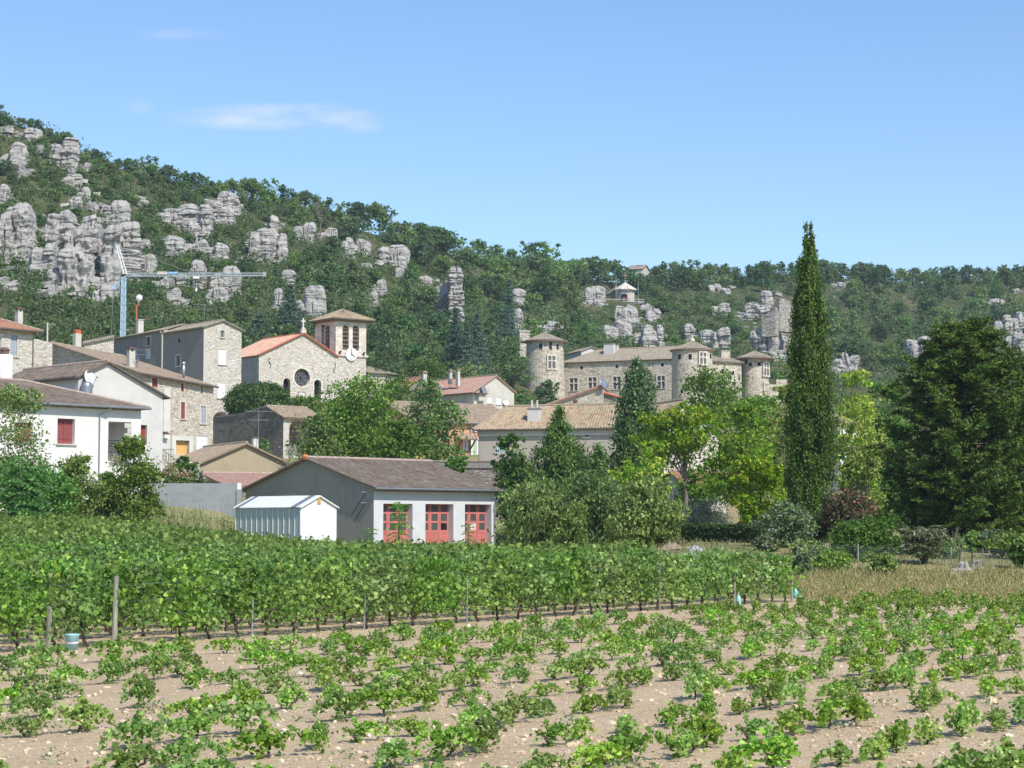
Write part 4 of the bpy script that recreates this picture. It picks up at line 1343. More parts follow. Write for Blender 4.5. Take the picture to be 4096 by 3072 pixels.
def dish(name, q, r, az, el, label, armlen=.5, mat=None, post=.6):
    """a satellite dish on a short mast, facing az degrees right of the camera"""
    root = empty(name, q, label, 'satellite dish', None)
    f = Vector((math.sin(R(az)) * math.cos(R(el)), -math.cos(R(az)) * math.cos(R(el)), math.sin(R(el))))
    s = f.cross(Z).normalized(); t = s.cross(f)
    mb = MB(); q = Vector(q); c = q + Z * post
    vs_, fs_ = [], []
    n = 20
    for k, (rad, dep) in enumerate(((0, -.18), (.35, -.155), (.7, -.09), (1, 0), (1, .02), (.7, -.07), (.35, -.135), (0, -.16))):
        for a in range(n):
            th = 6.28318 * a / n; vs_.append(c + (s * math.cos(th) + t * math.sin(th)) * r * max(rad, .01) + f * dep * r)
    for k in range(7):
        for a in range(n): fs_.append((k * n + a, k * n + (a + 1) % n, (k + 1) * n + (a + 1) % n, (k + 1) * n + a))
    mb.mesh(vs_, fs_); mb.build('bowl', mat or M['steel'], root, True)
    mb = MB(); mb.tube([q, c - f * r * .12], .03, 6); mb.build('mast', M['gutter'], root)
    mb = MB(); tip = c + f * r * 1.15 - t * r * .25; mb.tube([c - t * r * .95, tip], .018, 5); mb.box(tip, .09, .12, .09); mb.build('arm', M['iron'], root)
    return root
def antenna(q, h, label, seed=1, wide=1.2, az=20):
    """a rake aerial on a mast"""
    rng = random.Random(seed); q = Vector(q)
    root = empty('television_aerial', q, label, 'aerial', 'television aerials on the roofs')
    mb = MB(); mb.tube([q, q + Z * h], .022, 6); mb.build('mast', M['steel'], root)
    d = Vector((math.cos(R(az)), math.sin(R(az)), 0)); e = Vector((-d.y, d.x, 0))
    mb = MB()
    for lv, L_ in ((h * .97, wide), (h * .72, wide * .7)):
        mb.tube([q + Z * lv - d * L_ * .5, q + Z * lv + d * L_ * .5], .016, 5)
        k = 9 if lv > h * .9 else 6
        for i in range(k):
            c = q + Z * lv + d * L_ * (i / (k - 1) - .5); l = .16 + .14 * (1 - i / k)
            mb.tube([c - e * l - Z * .02, c + e * l + Z * .02], .010, 4)
    mb.build('rake', M['steel'], root)
    return root

# ================================================================ the garage in front
g = House('garage', 'long low garage with three red glazed doors and a brown tiled roof behind the vines', 'garage', 1495, 2050, 145, 45, M['front_wall'])
g.size(g.A(1978, 2050), g.B(982, 2050))
gW = g.W
ze = g.zat(0, -.55, 1951); zr = g.zat(0, gW / 2, 1834)
sl = (zr - ze) / (gW / 2 + .55)
zF = ze + .55 * sl - .08
zbase = -.3
doors = []
for x0, y0, x1 in ((1247, 621, 1447), (1534, 623, 1725), (1803, 625, 1983)):
    (ax, ay), (bx, by) = c4(x0, y0), c4(x1, y0)
    a0, a1 = g.A(ax, ay + 60), g.A(bx, by + 60)
    zt = g.front.at((ax + bx) / 2, ay)[1]
    doors.append((a0, a1, zt))
    g.opening('front', (a0, a1, .25, zt), .62)
for i, (a0, a1, zt) in enumerate(doors):
    mb, pn, dm = MB(), MB(), -.58
    pl = g.front
    H = zt - .25; Wd = a1 - a0
    rows = [zt - .08, zt - .58, zt - .74, zt - 1.26, zt - 1.42, zt - 1.94]      # pane tops and bottoms
    colw = Wd / 3
    def bx2(x0, x1, y0, y1, out, th, m): m.box(pl.p((x0 + x1) / 2, (y0 + y1) / 2, out), x1 - x0, th, y1 - y0, pl.u)
    for c in range(3):
        x0, x1 = a0 + c * colw + .01, a0 + (c + 1) * colw - .01
        st = .15
        bx2(x0, x0 + st, .27, zt, dm, .07, mb); bx2(x1 - st, x1, .27, zt, dm, .07, mb)
        for (y1_, y0_) in ((zt, rows[0]), (rows[1], rows[2]), (rows[3], rows[4]), (rows[5], rows[5] - .22)):
            bx2(x0 + st, x1 - st, min(y0_, y1_), max(y0_, y1_), dm, .06, mb)
        bx2(x0 + st, x1 - st, .27, rows[5] - .22, dm - .015, .04, mb)
        bx2((x0 + x1) / 2 - .03, (x0 + x1) / 2 + .03, .27, rows[5] - .22, dm + .015, .03, mb)
    pn.face([pl.p(a0 + .02, rows[5], dm - .01), pl.p(a1 - .02, rows[5], dm - .01), pl.p(a1 - .02, rows[0], dm - .01), pl.p(a0 + .02, rows[0], dm - .01)])
    d = g.part(mb, 'garage_door', M['red_door'])
    g.part(pn, 'pane', M['glass_old'], d)
    if i:
        c = 3 - i; x0, x1 = a0 + c * colw + .16, a0 + (c + 1) * colw - .16; mb = MB(); bx2(x0, x1, rows[5], rows[4], dm + .005, .01, mb); g.part(mb, 'odd_pane', M['dark_in'] if i == 1 else M['cream_wall'], d)
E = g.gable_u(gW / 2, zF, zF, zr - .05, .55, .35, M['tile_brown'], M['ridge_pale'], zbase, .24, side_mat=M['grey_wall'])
mbx = MB(); mbx.tube([E[2] + Z * .09 - g.u * .16, E[2] + Z * .09 + g.u * .25], [.15, .16], 10); mbx.box(E[2] - g.u * .03 - Z * .02, .06, .5, .25, g.u)
g.part(mbx, 'ridge_end_tile', M['ridge_orange'])
g.cornice('front', 0, g.L, zF - .02, 2)
g.gutter(g.at(-.35, -.66, ze - .05), g.at(g.L + .45, -.66, ze - .05))
g.downpipe(g.at(g.L + .25, -.66, ze - .1), g.at(g.L - .06, -.08, zF - 1.15), g.at(g.L - .06, -.08, 0))
mb = MB()
for x, y in ((1127, 541), (1122, 613)):
    b_, z_ = g.left.at(*c4(x, y)); mb.box(g.left.p(b_, z_, .08), .5, .16, .07, g.left.u)
g.part(mb, 'wall_bracket', M['white_paint'])
mb = MB()
for x0, y0, x1, y1 in ((1127, 550, 1030, 700), (1122, 620, 1050, 745)):
    a = g.left.at(*c4(x0, y0)); b = g.left.at(*c4(x1, y1)); mb.tube([g.left.p(*a, .03), g.left.p(*b, .03)], .018, 5)
g.part(mb, 'cable', M['iron'])

# ---- the little white shed
s = House('garden_shed', 'small white metal garden shed with a bright white roof in front of the garage', 'shed', 1203, 2080, 133, 45, M['shed_white'])
s.size(s.A(1346, 2080), s.B(941, 2080))
zL = s.zat(0, 0, 2026); zr = s.zat(s.L / 2, 0, 1983)
zg_ = ground_z(s.o.x, s.o.y) - .3
mb = MB(); s.wall_side(mb, 'front', [(0, zg_), (s.L, zg_), (s.L, zL), (s.L / 2, zr), (0, zL)]); s.wall_side(mb, 'back', [(0, zg_), (s.L, zg_), (s.L, zL), (s.L / 2, zr), (0, zL)]); s.wall_side(mb, 'right', [(0, zg_), (s.W, zg_), (s.W, zL), (0, zL)])
s.part(mb, 'wall', M['shed_white'])
mb = MB(); s.wall_side(mb, 'left', [(0, zg_), (s.W, zg_), (s.W, zL), (0, zL)]); s.part(mb, 'side_wall', M['shed_side'])  # long side away from the sun, shade included in its colour
mb = MB()
for i in range(13): mb.box(s.left.p(.05 + (s.W - .1) * i / 12, (zg_ + zL) / 2, .015), .05, .03, zL - zg_, s.left.u)
s.part(mb, 'rib', M['shed_white'])
mb = MB(); o_ = .12; slp = (zr - zL) / (s.L / 2); ze_ = zL - o_ * slp
for (b0, b1, m) in ((-.14, .35, 0), (.35, .95, 1), (.95, s.W - .6, 0), (s.W - .6, s.W - .15, 1), (s.W - .15, s.W + .14, 0)):
    for (a, zz) in ((-o_, ze_), (s.L + o_, ze_)):
        q = [s.at(a, b0, zz + .03), s.at(a, b1, zz + .03), s.at(s.L / 2, b1, zr + .03), s.at(s.L / 2, b0, zr + .03)]
        mb.face(q, m=m); mb.face([p + Z * -.05 for p in q], m=m); mb.face([q[0], q[1], q[1] - Z * .05, q[0] - Z * .05], m=m)
        if b0 < 0: mb.face([q[0], q[3], q[3] - Z * .09, q[0] - Z * .09], m=0)
s.part(mb, 'roof', [M['shed_white'], M['shed_grey']])
a_, z_ = s.front.at(*c4(809, 604)); mb = MB(); mb.box(s.front.p(a_, z_, .02), .28, .05, .40, s.u)
for k in range(4): mb.box(s.front.p(a_, z_ - .14 + k * .09, .05), .26, .03, .03, s.u)
s.part(mb, 'vent', M['yellow_door'])

# ---- grey block wall
w0, w1 = P(150, 1990, 150), P(948, 1990, 150)
mb = MB(); zt0, zt1 = P(150, 1933, 150).z, P(948, 1933, 150).z
mb.box(Vector(((w0.x + w1.x) / 2, 150.1, (zt0 - 2) / 2 + .3)), w1.x - w0.x, .2, zt0 + 1.4, (1, 0, 0))
root = empty('block_wall', (w0.x, 150, 2), 'long grey concrete block wall behind the weeds left of the garage', 'wall')
mb.build('masonry', M['block'], root)
mb = MB(); q = P(957, 1945, 150); mb.box(Vector((q.x, 150.1, P(957, 1958, 150).z / 2)), .38, .42, P(957, 1958, 150).z, (1, 0, 0)); mb.box(Vector((q.x, 150.1, (P(0, 1932, 150).z + P(0, 1958, 150).z) / 2)), .3, .3, .48, (1, 0, 0), 1)
mb.build('end_pillar', [M['block'], M['white_paint']], root)

# ---- tan gable building with the low lean-to
t = House('tan_outbuilding', 'tan rendered outbuilding with a low gable left of the garage roof', 'house', 790, 1880, 178, 28, M['tan_wall'])
apx = c2(1975, 1250)
t.size(t.A(1145, 1880), 11.0)
ra = t.A(*apx); zr = t.front.at(*apx)[1]; zL = t.front.at(*c2(1590, 1415))[1]
zR = zr - (zr - zL) / ra * (t.L - ra)
t.gable_w(ra, zL - .1, zR - .1, zr - .1, 11.0, .35, .35, M['tile_old'], M['ridge_old'], 1.0)
t.downpipe(t.at(-.3, -.3, zL - .25), t.at(.05, -.07, zL - .9), t.at(.05, -.07, 3), M['gutter_dark'])
q = c3(708, 1360); b_ = 4.0
cpos = t.at(t.A(q[0], q[1], b_), b_)
zc0, zc1 = CAMZ + rzof(c3(0, 1395)[1]) * cpos.y, CAMZ + rzof(c3(0, 1330)[1]) * cpos.y
t.chimney(cpos, .5, .5, zc0 - .6, zc1, M['cream_wall'], 'slab', M['stove_pipe'])
antenna(t.at(t.A(*c3(738, 1380), 3.4), 3.4, zc0), 3.2, 'large rake aerial on the chimney of the tan outbuilding', 3, 2.6, 10)
# lean-to
l = House('lean_to', 'low lean-to with a pink tiled roof in front of the tan outbuilding', 'outbuilding', 800, 1900, 176.5, 28, M['stone_dark'])
pk = P(800, 1893, 176.5)
l.size(l.A(1090, 1895), 1)
dep = 7.0
ztop = pk.z; 
fo = l.at(0, -dep); zlo = CAMZ + rzof(1944) * fo.y
lm = MB(); l.roof_patch(lm, l.at(0, -dep, zlo), l.at(l.L, -dep, zlo), l.at(l.L, 0, ztop), l.at(0, 0, ztop)); l.ridge(lm, l.at(0, -.1, ztop + .05), l.at(l.L, -.1, ztop + .05), .14)
l.part(lm, 'roof', [M['tile_pink'], M['ridge_pale']])
lm = MB(); lm.face([l.at(.05, 0, 0), l.at(.05, -dep + .3, 0), l.at(.05, -dep + .3, zlo), l.at(.05, 0, ztop - .15)]); lm.face([l.at(.05, -dep + .3, 0), l.at(l.L, -dep + .3, 0), l.at(l.L, -dep + .3, zlo), l.at(.05, -dep + .3, zlo)]); lm.face([l.at(l.L, 0, 0), l.at(l.L, -dep + .3, 0), l.at(l.L, -dep + .3, zlo), l.at(l.L, 0, ztop - .15)])
l.part(lm, 'wall', M['stone_dark'])

# ================================================================ the white house at the left
b = House('white_house', 'white house wing with a red shuttered window, porch and brown tiled roof at the left', 'house', 562, 1800, 150, 45, M['white_wall'])
Lw = -b.A(-330, 1700)                                    # wing runs to the left of the corner
b.o = b.o - b.u * Lw
b.front = Plane(b.o, b.u, -b.w); b.left = Plane(b.o, b.w, -b.u); b.size(Lw, 13.0)
pe = c2(1190, 972)
ze = b.zat(b.L + .45, -.5, pe[1]); slope = math.tan(R(17))
zw = ze + .5 * slope - .08
# openings
red = c2
b.win('front', rr_(c2, 462, 1055, 602, 1258), 'shutter', .42, 0, M['red_shutter'], None, True)
b.win('front', rr_(c2, 120, 1085, 262, 1238), 'shutter', .42, 0, M['red_shutter'], None, True)
pr = b.front.rect(*rr_(c2, 870, 1080, 1055, 1372))
b.opening('front', (pr[0], pr[1], pr[2] - .6, pr[3]), 2.6)
mb = MB()
b.wall_side(mb, 'front', [(0, 0), (b.L, 0), (b.L, zw), (0, zw)]); b.wall_side(mb, 'right', [(0, 0), (9, 0), (9, zw), (0, zw)]); b.wall_side(mb, 'left', [(0, 0), (13, 0), (13, zw), (0, zw)])
b.part(mb, 'wall', M['white_wall'])
rb = 6.5; zr = zw + rb * slope
rf = MB()
eL, eR = b.at(-.5, -.5, ze), b.at(b.L + .45, -.5, ze)
rL, rR = b.at(-.5, rb, zr), b.at(b.L - rb + .4, rb, zr)
b.roof_patch(rf, eL, eR, rR, rL, .24)
b.roof_patch(rf, eR, b.at(b.L + .45, 13.5, ze), rR, rR, .24)
b.roof_patch(rf, b.at(b.L + .45, 13.5, ze), b.at(-.5, 13.5, ze), rL, rR, .24)
b.ridge(rf, eR + Z * .05, rR + Z * .05, .13); b.ridge(rf, rL + Z * .05, rR + Z * .05, .13)
b.part(rf, 'roof', [M['tile_brown'], M['ridge_pale']])
b.cornice('front', 0, b.L, zw, 2)
b.gutter(b.at(-.5, -.6, ze - .04), b.at(b.L + .5, -.6, ze - .04))
xa = b.A(*c2(797, 1040))
b.downpipe(b.at(xa + .6, -.6, ze - .1), b.at(xa, -.09, zw - .7), b.at(xa, -.09, 2))
# porch railing and quoined post
mb = MB(); a0, a1 = pr[0], pr[1]; zb_ = pr[2] + .35
for z_ in (zb_ + .95, zb_ + .5, zb_ + .05): mb.bar(b.front.p(a0, z_, -.12), b.front.p(a1, z_, -.12), .04)
for i in range(int((a1 - a0) / .13)): mb.tube([b.front.p(a0 + .1 + i * .13, zb_ + .05, -.12), b.front.p(a0 + .1 + i * .13, zb_ + .95, -.12)], .012, 4)
b.part(mb, 'railing', M['iron'])
b.quoins(b.A(*c2(1055, 1200)) + .02, pr[2] - .4, pr[3], side='front', name='stone_post')

# the taller gable block behind the wing
u = House('gabled_house', 'tall white gabled house with a satellite dish rising behind the low wing at the left', 'house', 313, 1560, 156, 45, M['cream_wall'])
u.size(u.A(651, 1700), 12.0)
apx = c2(860, 597); ra = u.A(*apx); zr = u.front.at(*apx)[1]
zL = u.front.at(313, c2(0, 705)[1])[1]; zR = u.front.at(*c2(1312, 868))[1]
u.win('front', rr_(c2, 1130, 1106, 1182, 1262), 'single', .35, 0, M['rust_shutter'], None, False, 'door')
EU = u.gable_w(ra, zL - .05, zR - .05, zr - .08, 12.0, .38, .3, M['tile_brown'], M['ridge_pale'], 0.0)
u.cornice('left', 0, 12.0, zL - .04, 1)
u.gutter(EU[0] - Z * .1 - u.u * .08, EU[1] - Z * .1 - u.u * .08, M['gutter_dark'])
u.gutter(EU[4] - Z * .1 + u.u * .05, EU[5] - Z * .1 + u.u * .05, M['gutter_dark'])
# hooded flue on the wing roof
fq = c2(670, 850); fb = u.front.at(*fq)
fp = u.front.p(fb[0], 0, .45); zt = CAMZ + rzof(c2(0, 765)[1]) * fp.y; z0 = CAMZ + rzof(c2(0, 862)[1]) * fp.y
root = empty('roof_flue', (fp.x, fp.y, z0), 'stout grey flue with a rounded hood in front of the white gable', 'flue')
mb = MB(); mb.lathe(fp, [(.46, z0 - .4), (.46, zt - .3), (.43, zt - .1), (.30, zt + .05), (.01, zt + .1)], 18); mb.build('pipe', M['gutter'], root, True)
dq = u.front.p(u.A(*c2(703, 752)), zt - .35, .35)
dish('satellite_dish', dq, .62, 62, 14, 'white satellite dish seen edge on beside the rounded flue on the white gable', post=.75, mat=M['white_paint'])
# white round chimney at the picture's left
q = c2(34, 600); a = P(q[0], c2(0, 690)[1], 151); zt = P(q[0], c2(0, 548)[1], 151).z
root = empty('round_chimney', (a.x, a.y, a.z), 'white round chimney with a brown cap at the left edge', 'chimney')
mb = MB(); mb.lathe((a.x, a.y, 0), [(.62, a.z - 1.5), (.62, zt), (.55, zt + .06), (.01, zt + .08)], 20); mb.build('stack', M['white_wall'], root, True)
mb = MB(); mb.lathe((a.x, a.y, 0), [(.32, zt + .05), (.34, zt + .35), (.42, zt + .42), (.25, zt + .62), (.01, zt + .65)], 16); mb.build('cap', M['stove_pipe'], root)

# lamp over the small red door, landing rail and stair
def railing(name, label, pts, h=.95, step=.13, group=None):
    root = empty(name, pts[0], label, 'railing', group)
    mb, bb = MB(), MB()
    for p, q in zip(pts, pts[1:]):
        p, q = Vector(p), Vector(q)
        mb.bar(p + Z * h, q + Z * h, .045); mb.bar(p + Z * .1, q + Z * .1, .03)
        k = max(2, int((q - p).length / step))
        for i in range(k + 1):
            c = p.lerp(q, i / k); d = (q - p).normalized() * (.03 if i % 2 else -.03)
            bb.tube([c + Z * .1, c + Z * h * .5 + d, c + Z * h], .011, 4)
    mb.build('handrail', M['iron'], root); bb.build('baluster', M['iron'], root)
    return root
D_ = 172
railing('landing_railing', 'black iron railing of the landing before the small red door', [P(652, 1858, D_), P(694, 1858, D_)], P(0, 1797, D_).z - P(0, 1858, D_).z)
railing('stair_railing', 'black iron railing running down the outside stair', [P(628, 1822, D_ - .4), P(700, 1880, D_ - .4)], .9)
# stone stair wall
st = House('stair_wall', 'rough stone retaining wall under the landing beside the white house', 'wall', 640, 1870, 174, 20, M['stone_warm'])
st.size(st.A(800, 1870), 4.0)
zt = st.zat(0, 0, 1818)
mb = MB(); st.wall_side(mb, 'front', [(0, 2), (st.L, 2), (st.L, zt - .9), (st.L * .55, zt), (0, zt)]); mb.face([st.at(0, 0, zt), st.at(st.L * .55, 0, zt), st.at(st.L * .55, 4, zt), st.at(0, 4, zt)]); mb.face([st.at(st.L * .55, 0, zt), st.at(st.L, 0, zt - .9), st.at(st.L, 4, zt - .9), st.at(st.L * .55, 4, zt)])
st.part(mb, 'masonry', M['stone_pale'])

# ================================================================ long stone house with red shutters
h = House('stone_house', 'long rubble stone house with rust red shutters and an ochre garage door', 'house', 566, 1600, 212, 45, M['stone_warm'])
h.size(h.A(852, 1700), h.B(134, 1450))
rbk = h.B(209, 1400)
zF = h.zat(0, 0, 1489); zr = h.zat(0, rbk, 1371); zB = h.zat(0, h.W, 1405)
drop = zF - h.zat(h.L, 0, 1543)
W_ = 'window'
h.win('front', rr_(c2, 1222, 728, 1268, 803), 'single', .2, 0, M['rust_shutter'], M['trim_stone'], False)
h.win('front', rr_(c2, 1455, 772, 1478, 838), 'single', .2, 0, M['rust_shutter'], M['trim_stone'], False)
h.win('front', rr_(c2, 1612, 790, 1632, 850), 'single', .2, 0, M['grey_shutter'], M['trim_stone'], False)
h.win('front', rr_(c2, 1455, 922, 1487, 1058), 'shutter', .14, 0, M['rust_shutter'], M['trim_stone'], True)
h.win('front', rr_(c2, 1614, 955, 1654, 1095), 'shutter', .14, 0, M['grey_shutter'], M['trim_stone'], True)
h.win('front', rr_(c2, 1415, 1230, 1522, 1348), 'single', .5, 0, M['yellow_door'], M['cream_wall'], False, 'garage_door', .5)
h.win('front', rr_(c2, 1580, 1192, 1672, 1370), 'door', .12, 0, M['white_paint'], M['trim_stone'], False, 'door', .1)
h.win('front', rr_(c2, 1314, 1215, 1345, 1310), 'single', .3, 0, M['rust_shutter'], M['cream_wall'], False, 'door', .2)
h.win('front', rr_(c2, 1328, 972, 1343, 990), 'dark', .2, 0, None, M['cream_wall'], False, 'vent', .2)
EH = h.gable_u(rbk, zF - .1, zB - .1, zr - .1, .5, .3, M['tile_old'], M['ridge_old'], 4.0, .26, drop=drop)
h.gutter(EH[0] - Z * .1 - h.w * .06, EH[1] - Z * .1 - h.w * .06, M['gutter_dark'])
# pale rendered strip at the left of its front
mb = MB(); a0, a1 = h.A(655, 1650), h.A(681, 1650); mb.box(h.front.p((a0 + a1) / 2, (zF + 8) / 2 - .9, .004), a1 - a0, .03, zF - 9.2, h.u); h.part(mb, 'rendered_strip', M['cream_wall'])
hd = h.front.rect(*rr_(c2, 1300, 1165, 1342, 1213)); mb = MB()
mb.box(h.front.p((hd[0] + hd[1]) / 2, (hd[2] + hd[3]) / 2 - .1, .25), (hd[1] - hd[0]) * .75, .5, (hd[3] - hd[2]) * .7, h.u)
mb.box(h.front.p((hd[0] + hd[1]) / 2, hd[3] - .12, .25), (hd[1] - hd[0]) * .95, .7, .12, h.u, 1); mb.box(h.front.p((hd[0] + hd[1]) / 2, hd[3], .25), (hd[1] - hd[0]) * .6, .4, .12, h.u, 1)
h.part(mb, 'door_canopy', [M['white_paint'], M['stove_pipe']])
def roof_pt(hh, px, py, rb_, zF_, zr_, b):
    a = hh.A(px, py, b); return hh.at(a, b)
# chimney with aerial and small dish
bq = 4.5; a = h.A(*c2(1052, 600), bq); cp = h.at(a, bq); z1_ = CAMZ + rzof(c2(0, 515)[1]) * cp.y; z0 = CAMZ + rzof(c2(0, 625)[1]) * cp.y
h.chimney(cp, .75, .6, z0 - .8, z1_, M['trim_stone'], 'house', M['stove_pipe'])
a = h.A(*c2(1100, 560), bq); antenna(h.at(a, bq, z0 - .3), z1_ - z0 + .6, 'small comb aerial beside the capped chimney of the long stone house', 5, 2.6, 30)
a = h.A(*c2(1105, 600), bq - .5); dish('satellite_dish', h.at(a, bq - .5, z0 - .2), .5, -70, 20, 'small dull metal dish on the roof of the long stone house', post=.7)
bq = 2.0; a = h.A(*c2(1477, 650), bq); cp = h.at(a, bq); z1_ = CAMZ + rzof(c2(0, 615)[1]) * cp.y; z0 = CAMZ + rzof(c2(0, 690)[1]) * cp.y
root = empty('flue_pipe', (cp.x, cp.y, z0), 'thin shiny flue pipe on the lower roof of the long stone house', 'flue')
mb = MB(); mb.tube([cp + Z * (z0 - .5), cp + Z * z1_], .17, 12); mb.build('pipe', M['steel'], root, True); mb = MB(); mb.lathe(cp, [(.17, z1_), (.26, z1_ + .05), (.22, z1_ + .2), (.01, z1_ + .25)], 12); mb.build('cowl', M['steel'], root)
# chimney with an orange top behind the roof
a = P(308, 1380, 236); zt = P(308, 1335, 236).z; zo = P(308, 1319, 236).z
root = empty('roof_chimney', a, 'slim stone chimney with an orange top behind the long stone roof', 'chimney')
mb = MB(); mb.box(Vector((a.x, a.y, (a.z - 3 + zt) / 2)), .8, .6, zt - a.z + 3, h.u); mb.build('stack', M['trim_stone'], root)
mb = MB(); mb.box(Vector((a.x, a.y, (zt + zo) / 2)), .72, .55, zo - zt, h.u); mb.build('pot', M['orange_paint'], root)

# ================================================================ house at the far left edge
f = House('old_house', 'old stone house with a rust tiled roof and grey shutter at the left edge', 'house', 132, 1400, 205, 50, M['stone_pale'])
Lw = 14.0; f.o = f.o - f.u * Lw; f.front = Plane(f.o, f.u, -f.w); f.left = Plane(f.o, f.w, -f.u); f.size(Lw, 10)
zw = f.zat(f.L, 0, 1318)
f.win('front', rr_(c2, 82, 385, 138, 555), 'shutter', .15, 0, M['grey_shutter'], M['trim_stone'], True)
f.win('front', rr_(c2, -40, 400, 10, 560), 'shutter', .15, 0, M['grey_shutter'], M['trim_stone'], True)
mb = MB()
for sd, a1 in (('front', f.L), ('left', 10), ('right', 10), ('back', f.L)): f.wall_side(mb, sd, [(0, 8), (a1, 8), (a1, zw), (0, zw)])
f.part(mb, 'wall', M['stone_pale'])
rf = MB(); sp = math.tan(R(21)); zr = zw + 5 * sp
e0, e1 = f.at(-.6, -.7, zw - .2), f.at(f.L + .7, -.7, zw - .2); e2, e3 = f.at(f.L + .7, 10.7, zw - .2), f.at(-.6, 10.7, zw - .2)
r0, r1 = f.at(4, 5, zr), f.at(f.L - 4.4, 5, zr)
f.roof_patch(rf, e0, e1, r1, r0); f.roof_patch(rf, e1, e2, r1, r1); f.roof_patch(rf, e2, e3, r0, r1); f.roof_patch(rf, e3, e0, r0, r0)
for p, q in ((e1, r1), (e2, r1), (r0, r1)): f.ridge(rf, p + Z * .06, q + Z * .06)
f.part(rf, 'roof', [M['tile_rust'], M['ridge_old']])
f.gutter(e0 - Z * .08, e1 - Z * .08, M['gutter_dark'])
f.downpipe(f.at(f.L + .4, -.6, zw - .4), f.at(f.L - .05, -.08, zw - 1.0), f.at(f.L - .05, -.08, 8), M['gutter_dark'])
cp = f.at(f.L - 2.2, 2.6); zt = CAMZ + rzof(1240) * cp.y; z0 = CAMZ + rzof(1290) * cp.y
cp = P(75, 1285, 207); f.chimney(cp, .6, .6, z0 - .8, zt, M['trim_stone'], 'house', M['stove_pipe'])
# low stone wall between the two
lw = House('low_wall', 'short stretch of low stone wall right of the old house at the left edge', 'wall', 135, 1370, 222, 25, M['stone_pale'])
lw.size(lw.A(210, 1370), .5); mb = MB()
za, zb2 = lw.zat(0, 0, 1354), lw.zat(lw.L, 0, 1372)
lw.wall_side(mb, 'front', [(0, 8), (lw.L, 8), (lw.L, zb2), (0, za)]); mb.face([lw.at(0, 0, za), lw.at(lw.L, 0, zb2), lw.at(lw.L, .5, zb2), lw.at(0, .5, za)])
lw.part(mb, 'masonry', M['stone_pale'])
# street lamp between the old house and the hill
a = P(190, 1372, 226); zt = P(190, 1290, 226)
root = empty('street_lamp', a, 'slim street lamp on a grey pole behind the low stone wall', 'street lamp')
mb = MB(); mb.tube([a - Z * 4, zt], [.13, .09], 8); mb.build('pole', M['trim_stone'], root)
mb = MB(); q = zt + Vector((.7, -.2, -.25)); mb.tube([zt - Z * .7, zt - Z * .4 + Vector((.4, -.1, .2)), q], .04, 6); mb.build('arm', M['steel'], root)
mb = MB(); mb.lathe((q.x + .1, q.y, 0), [(.03, q.z + .12), (.24, q.z - .02), (.2, q.z - .12), (.01, q.z - .16)], 12); mb.build('lamp_head', M['steel'], root)

# ================================================================ tall stone house
k = House('tall_stone_house', 'tall narrow stone house with white shutters and a side wall toned dark for shade near the church', 'house', 813, 1500, 262, 41, M['stone_pale'])
k.size(k.A(965, 1500), k.B(652, 1400))
ra = k.A(*c2(1790, 260)); zr = k.front.at(*c2(1790, 268))[1]; zL = k.front.at(813, 1307)[1]; zR = k.front.at(*c2(1935, 345))[1]
k.win('front', rr_(c2, 1773, 346, 1805, 402), 'pane', .25, 0, None, M['trim_stone'], True)
k.win('front', rr_(c2, 1758, 497, 1818, 620), 'shutter', .10, 0, M['white_paint'], M['trim_stone'], True)
k.win('front', rr_(c2, 1752, 768, 1814, 890), 'shutter', .08, 0, M['white_paint'], M['trim_stone'], True)
ar = k.front.rect(*rr_(c2, 1712, 1000, 1842, 1060)); k.opening('front', (ar[0], ar[1], ar[2] - 1.5, ar[3]), 2.5, 1.1, 10)
k.win('left', rr_(c2, 1430, 412, 1448, 440), 'dark', .2, 0, None, None, False)
k.win('left', rr_(c2, 1418, 545, 1450, 632), 'pane', .25, 0, None, M['trim_stone'], True)
mb = MB(); zg = 12.0
sideO = [(0, zg), (k.W, zg), (k.W, zL - .1), (0, zL)]
k.wall_side(mb, 'front', [(0, zg), (k.L, zg), (k.L, zR), (ra, zr), (0, zL)]); k.wall_side(mb, 'right', [(0, zg), (k.W, zg), (k.W, zR), (0, zR)]); k.wall_side(mb, 'back', [(0, zg), (k.L, zg), (k.L, zR), (ra, zr), (0, zL)])
k.part(mb, 'wall', M['stone_pale'])
mb = MB(); k.wall_side(mb, 'left', sideO); k.part(mb, 'side_wall', M['dark_wall'])  # shaded left face, its shade painted as a darker wall colour
# deep dark passage behind the arch
k.quoins(0.02, zg + 3, zL - .2, None, 'front')
rf = MB(); o_ = .45
sL, sR = (zr - zL) / ra, (zr - zR) / (k.L - ra)
e0, e1 = k.at(-o_, -.3, zL - o_ * sL + .1), k.at(-o_, k.W + .1, zL - o_ * sL + .0); r0, r1 = k.at(ra, -.3, zr + .1), k.at(ra, k.W + .1, zr + .0); g0, g1 = k.at(k.L + o_, -.3, zR - o_ * sR + .1), k.at(k.L + o_, k.W + .1, zR - o_ * sR + .1)
k.roof_patch(rf, e1, e0, r0, r1, .28, .07); k.roof_patch(rf, g0, g1, r1, r0, .28, .07); k.ridge(rf, r0 + Z * .05, r1 + Z * .05)
k.part(rf, 'roof', [M['tile_grey'], M['ridge_old']])
antenna(k.at(ra, 4.5, zr), 2.6, 'tall thin aerial on the ridge of the tall stone house', 8, 3.2, 20)
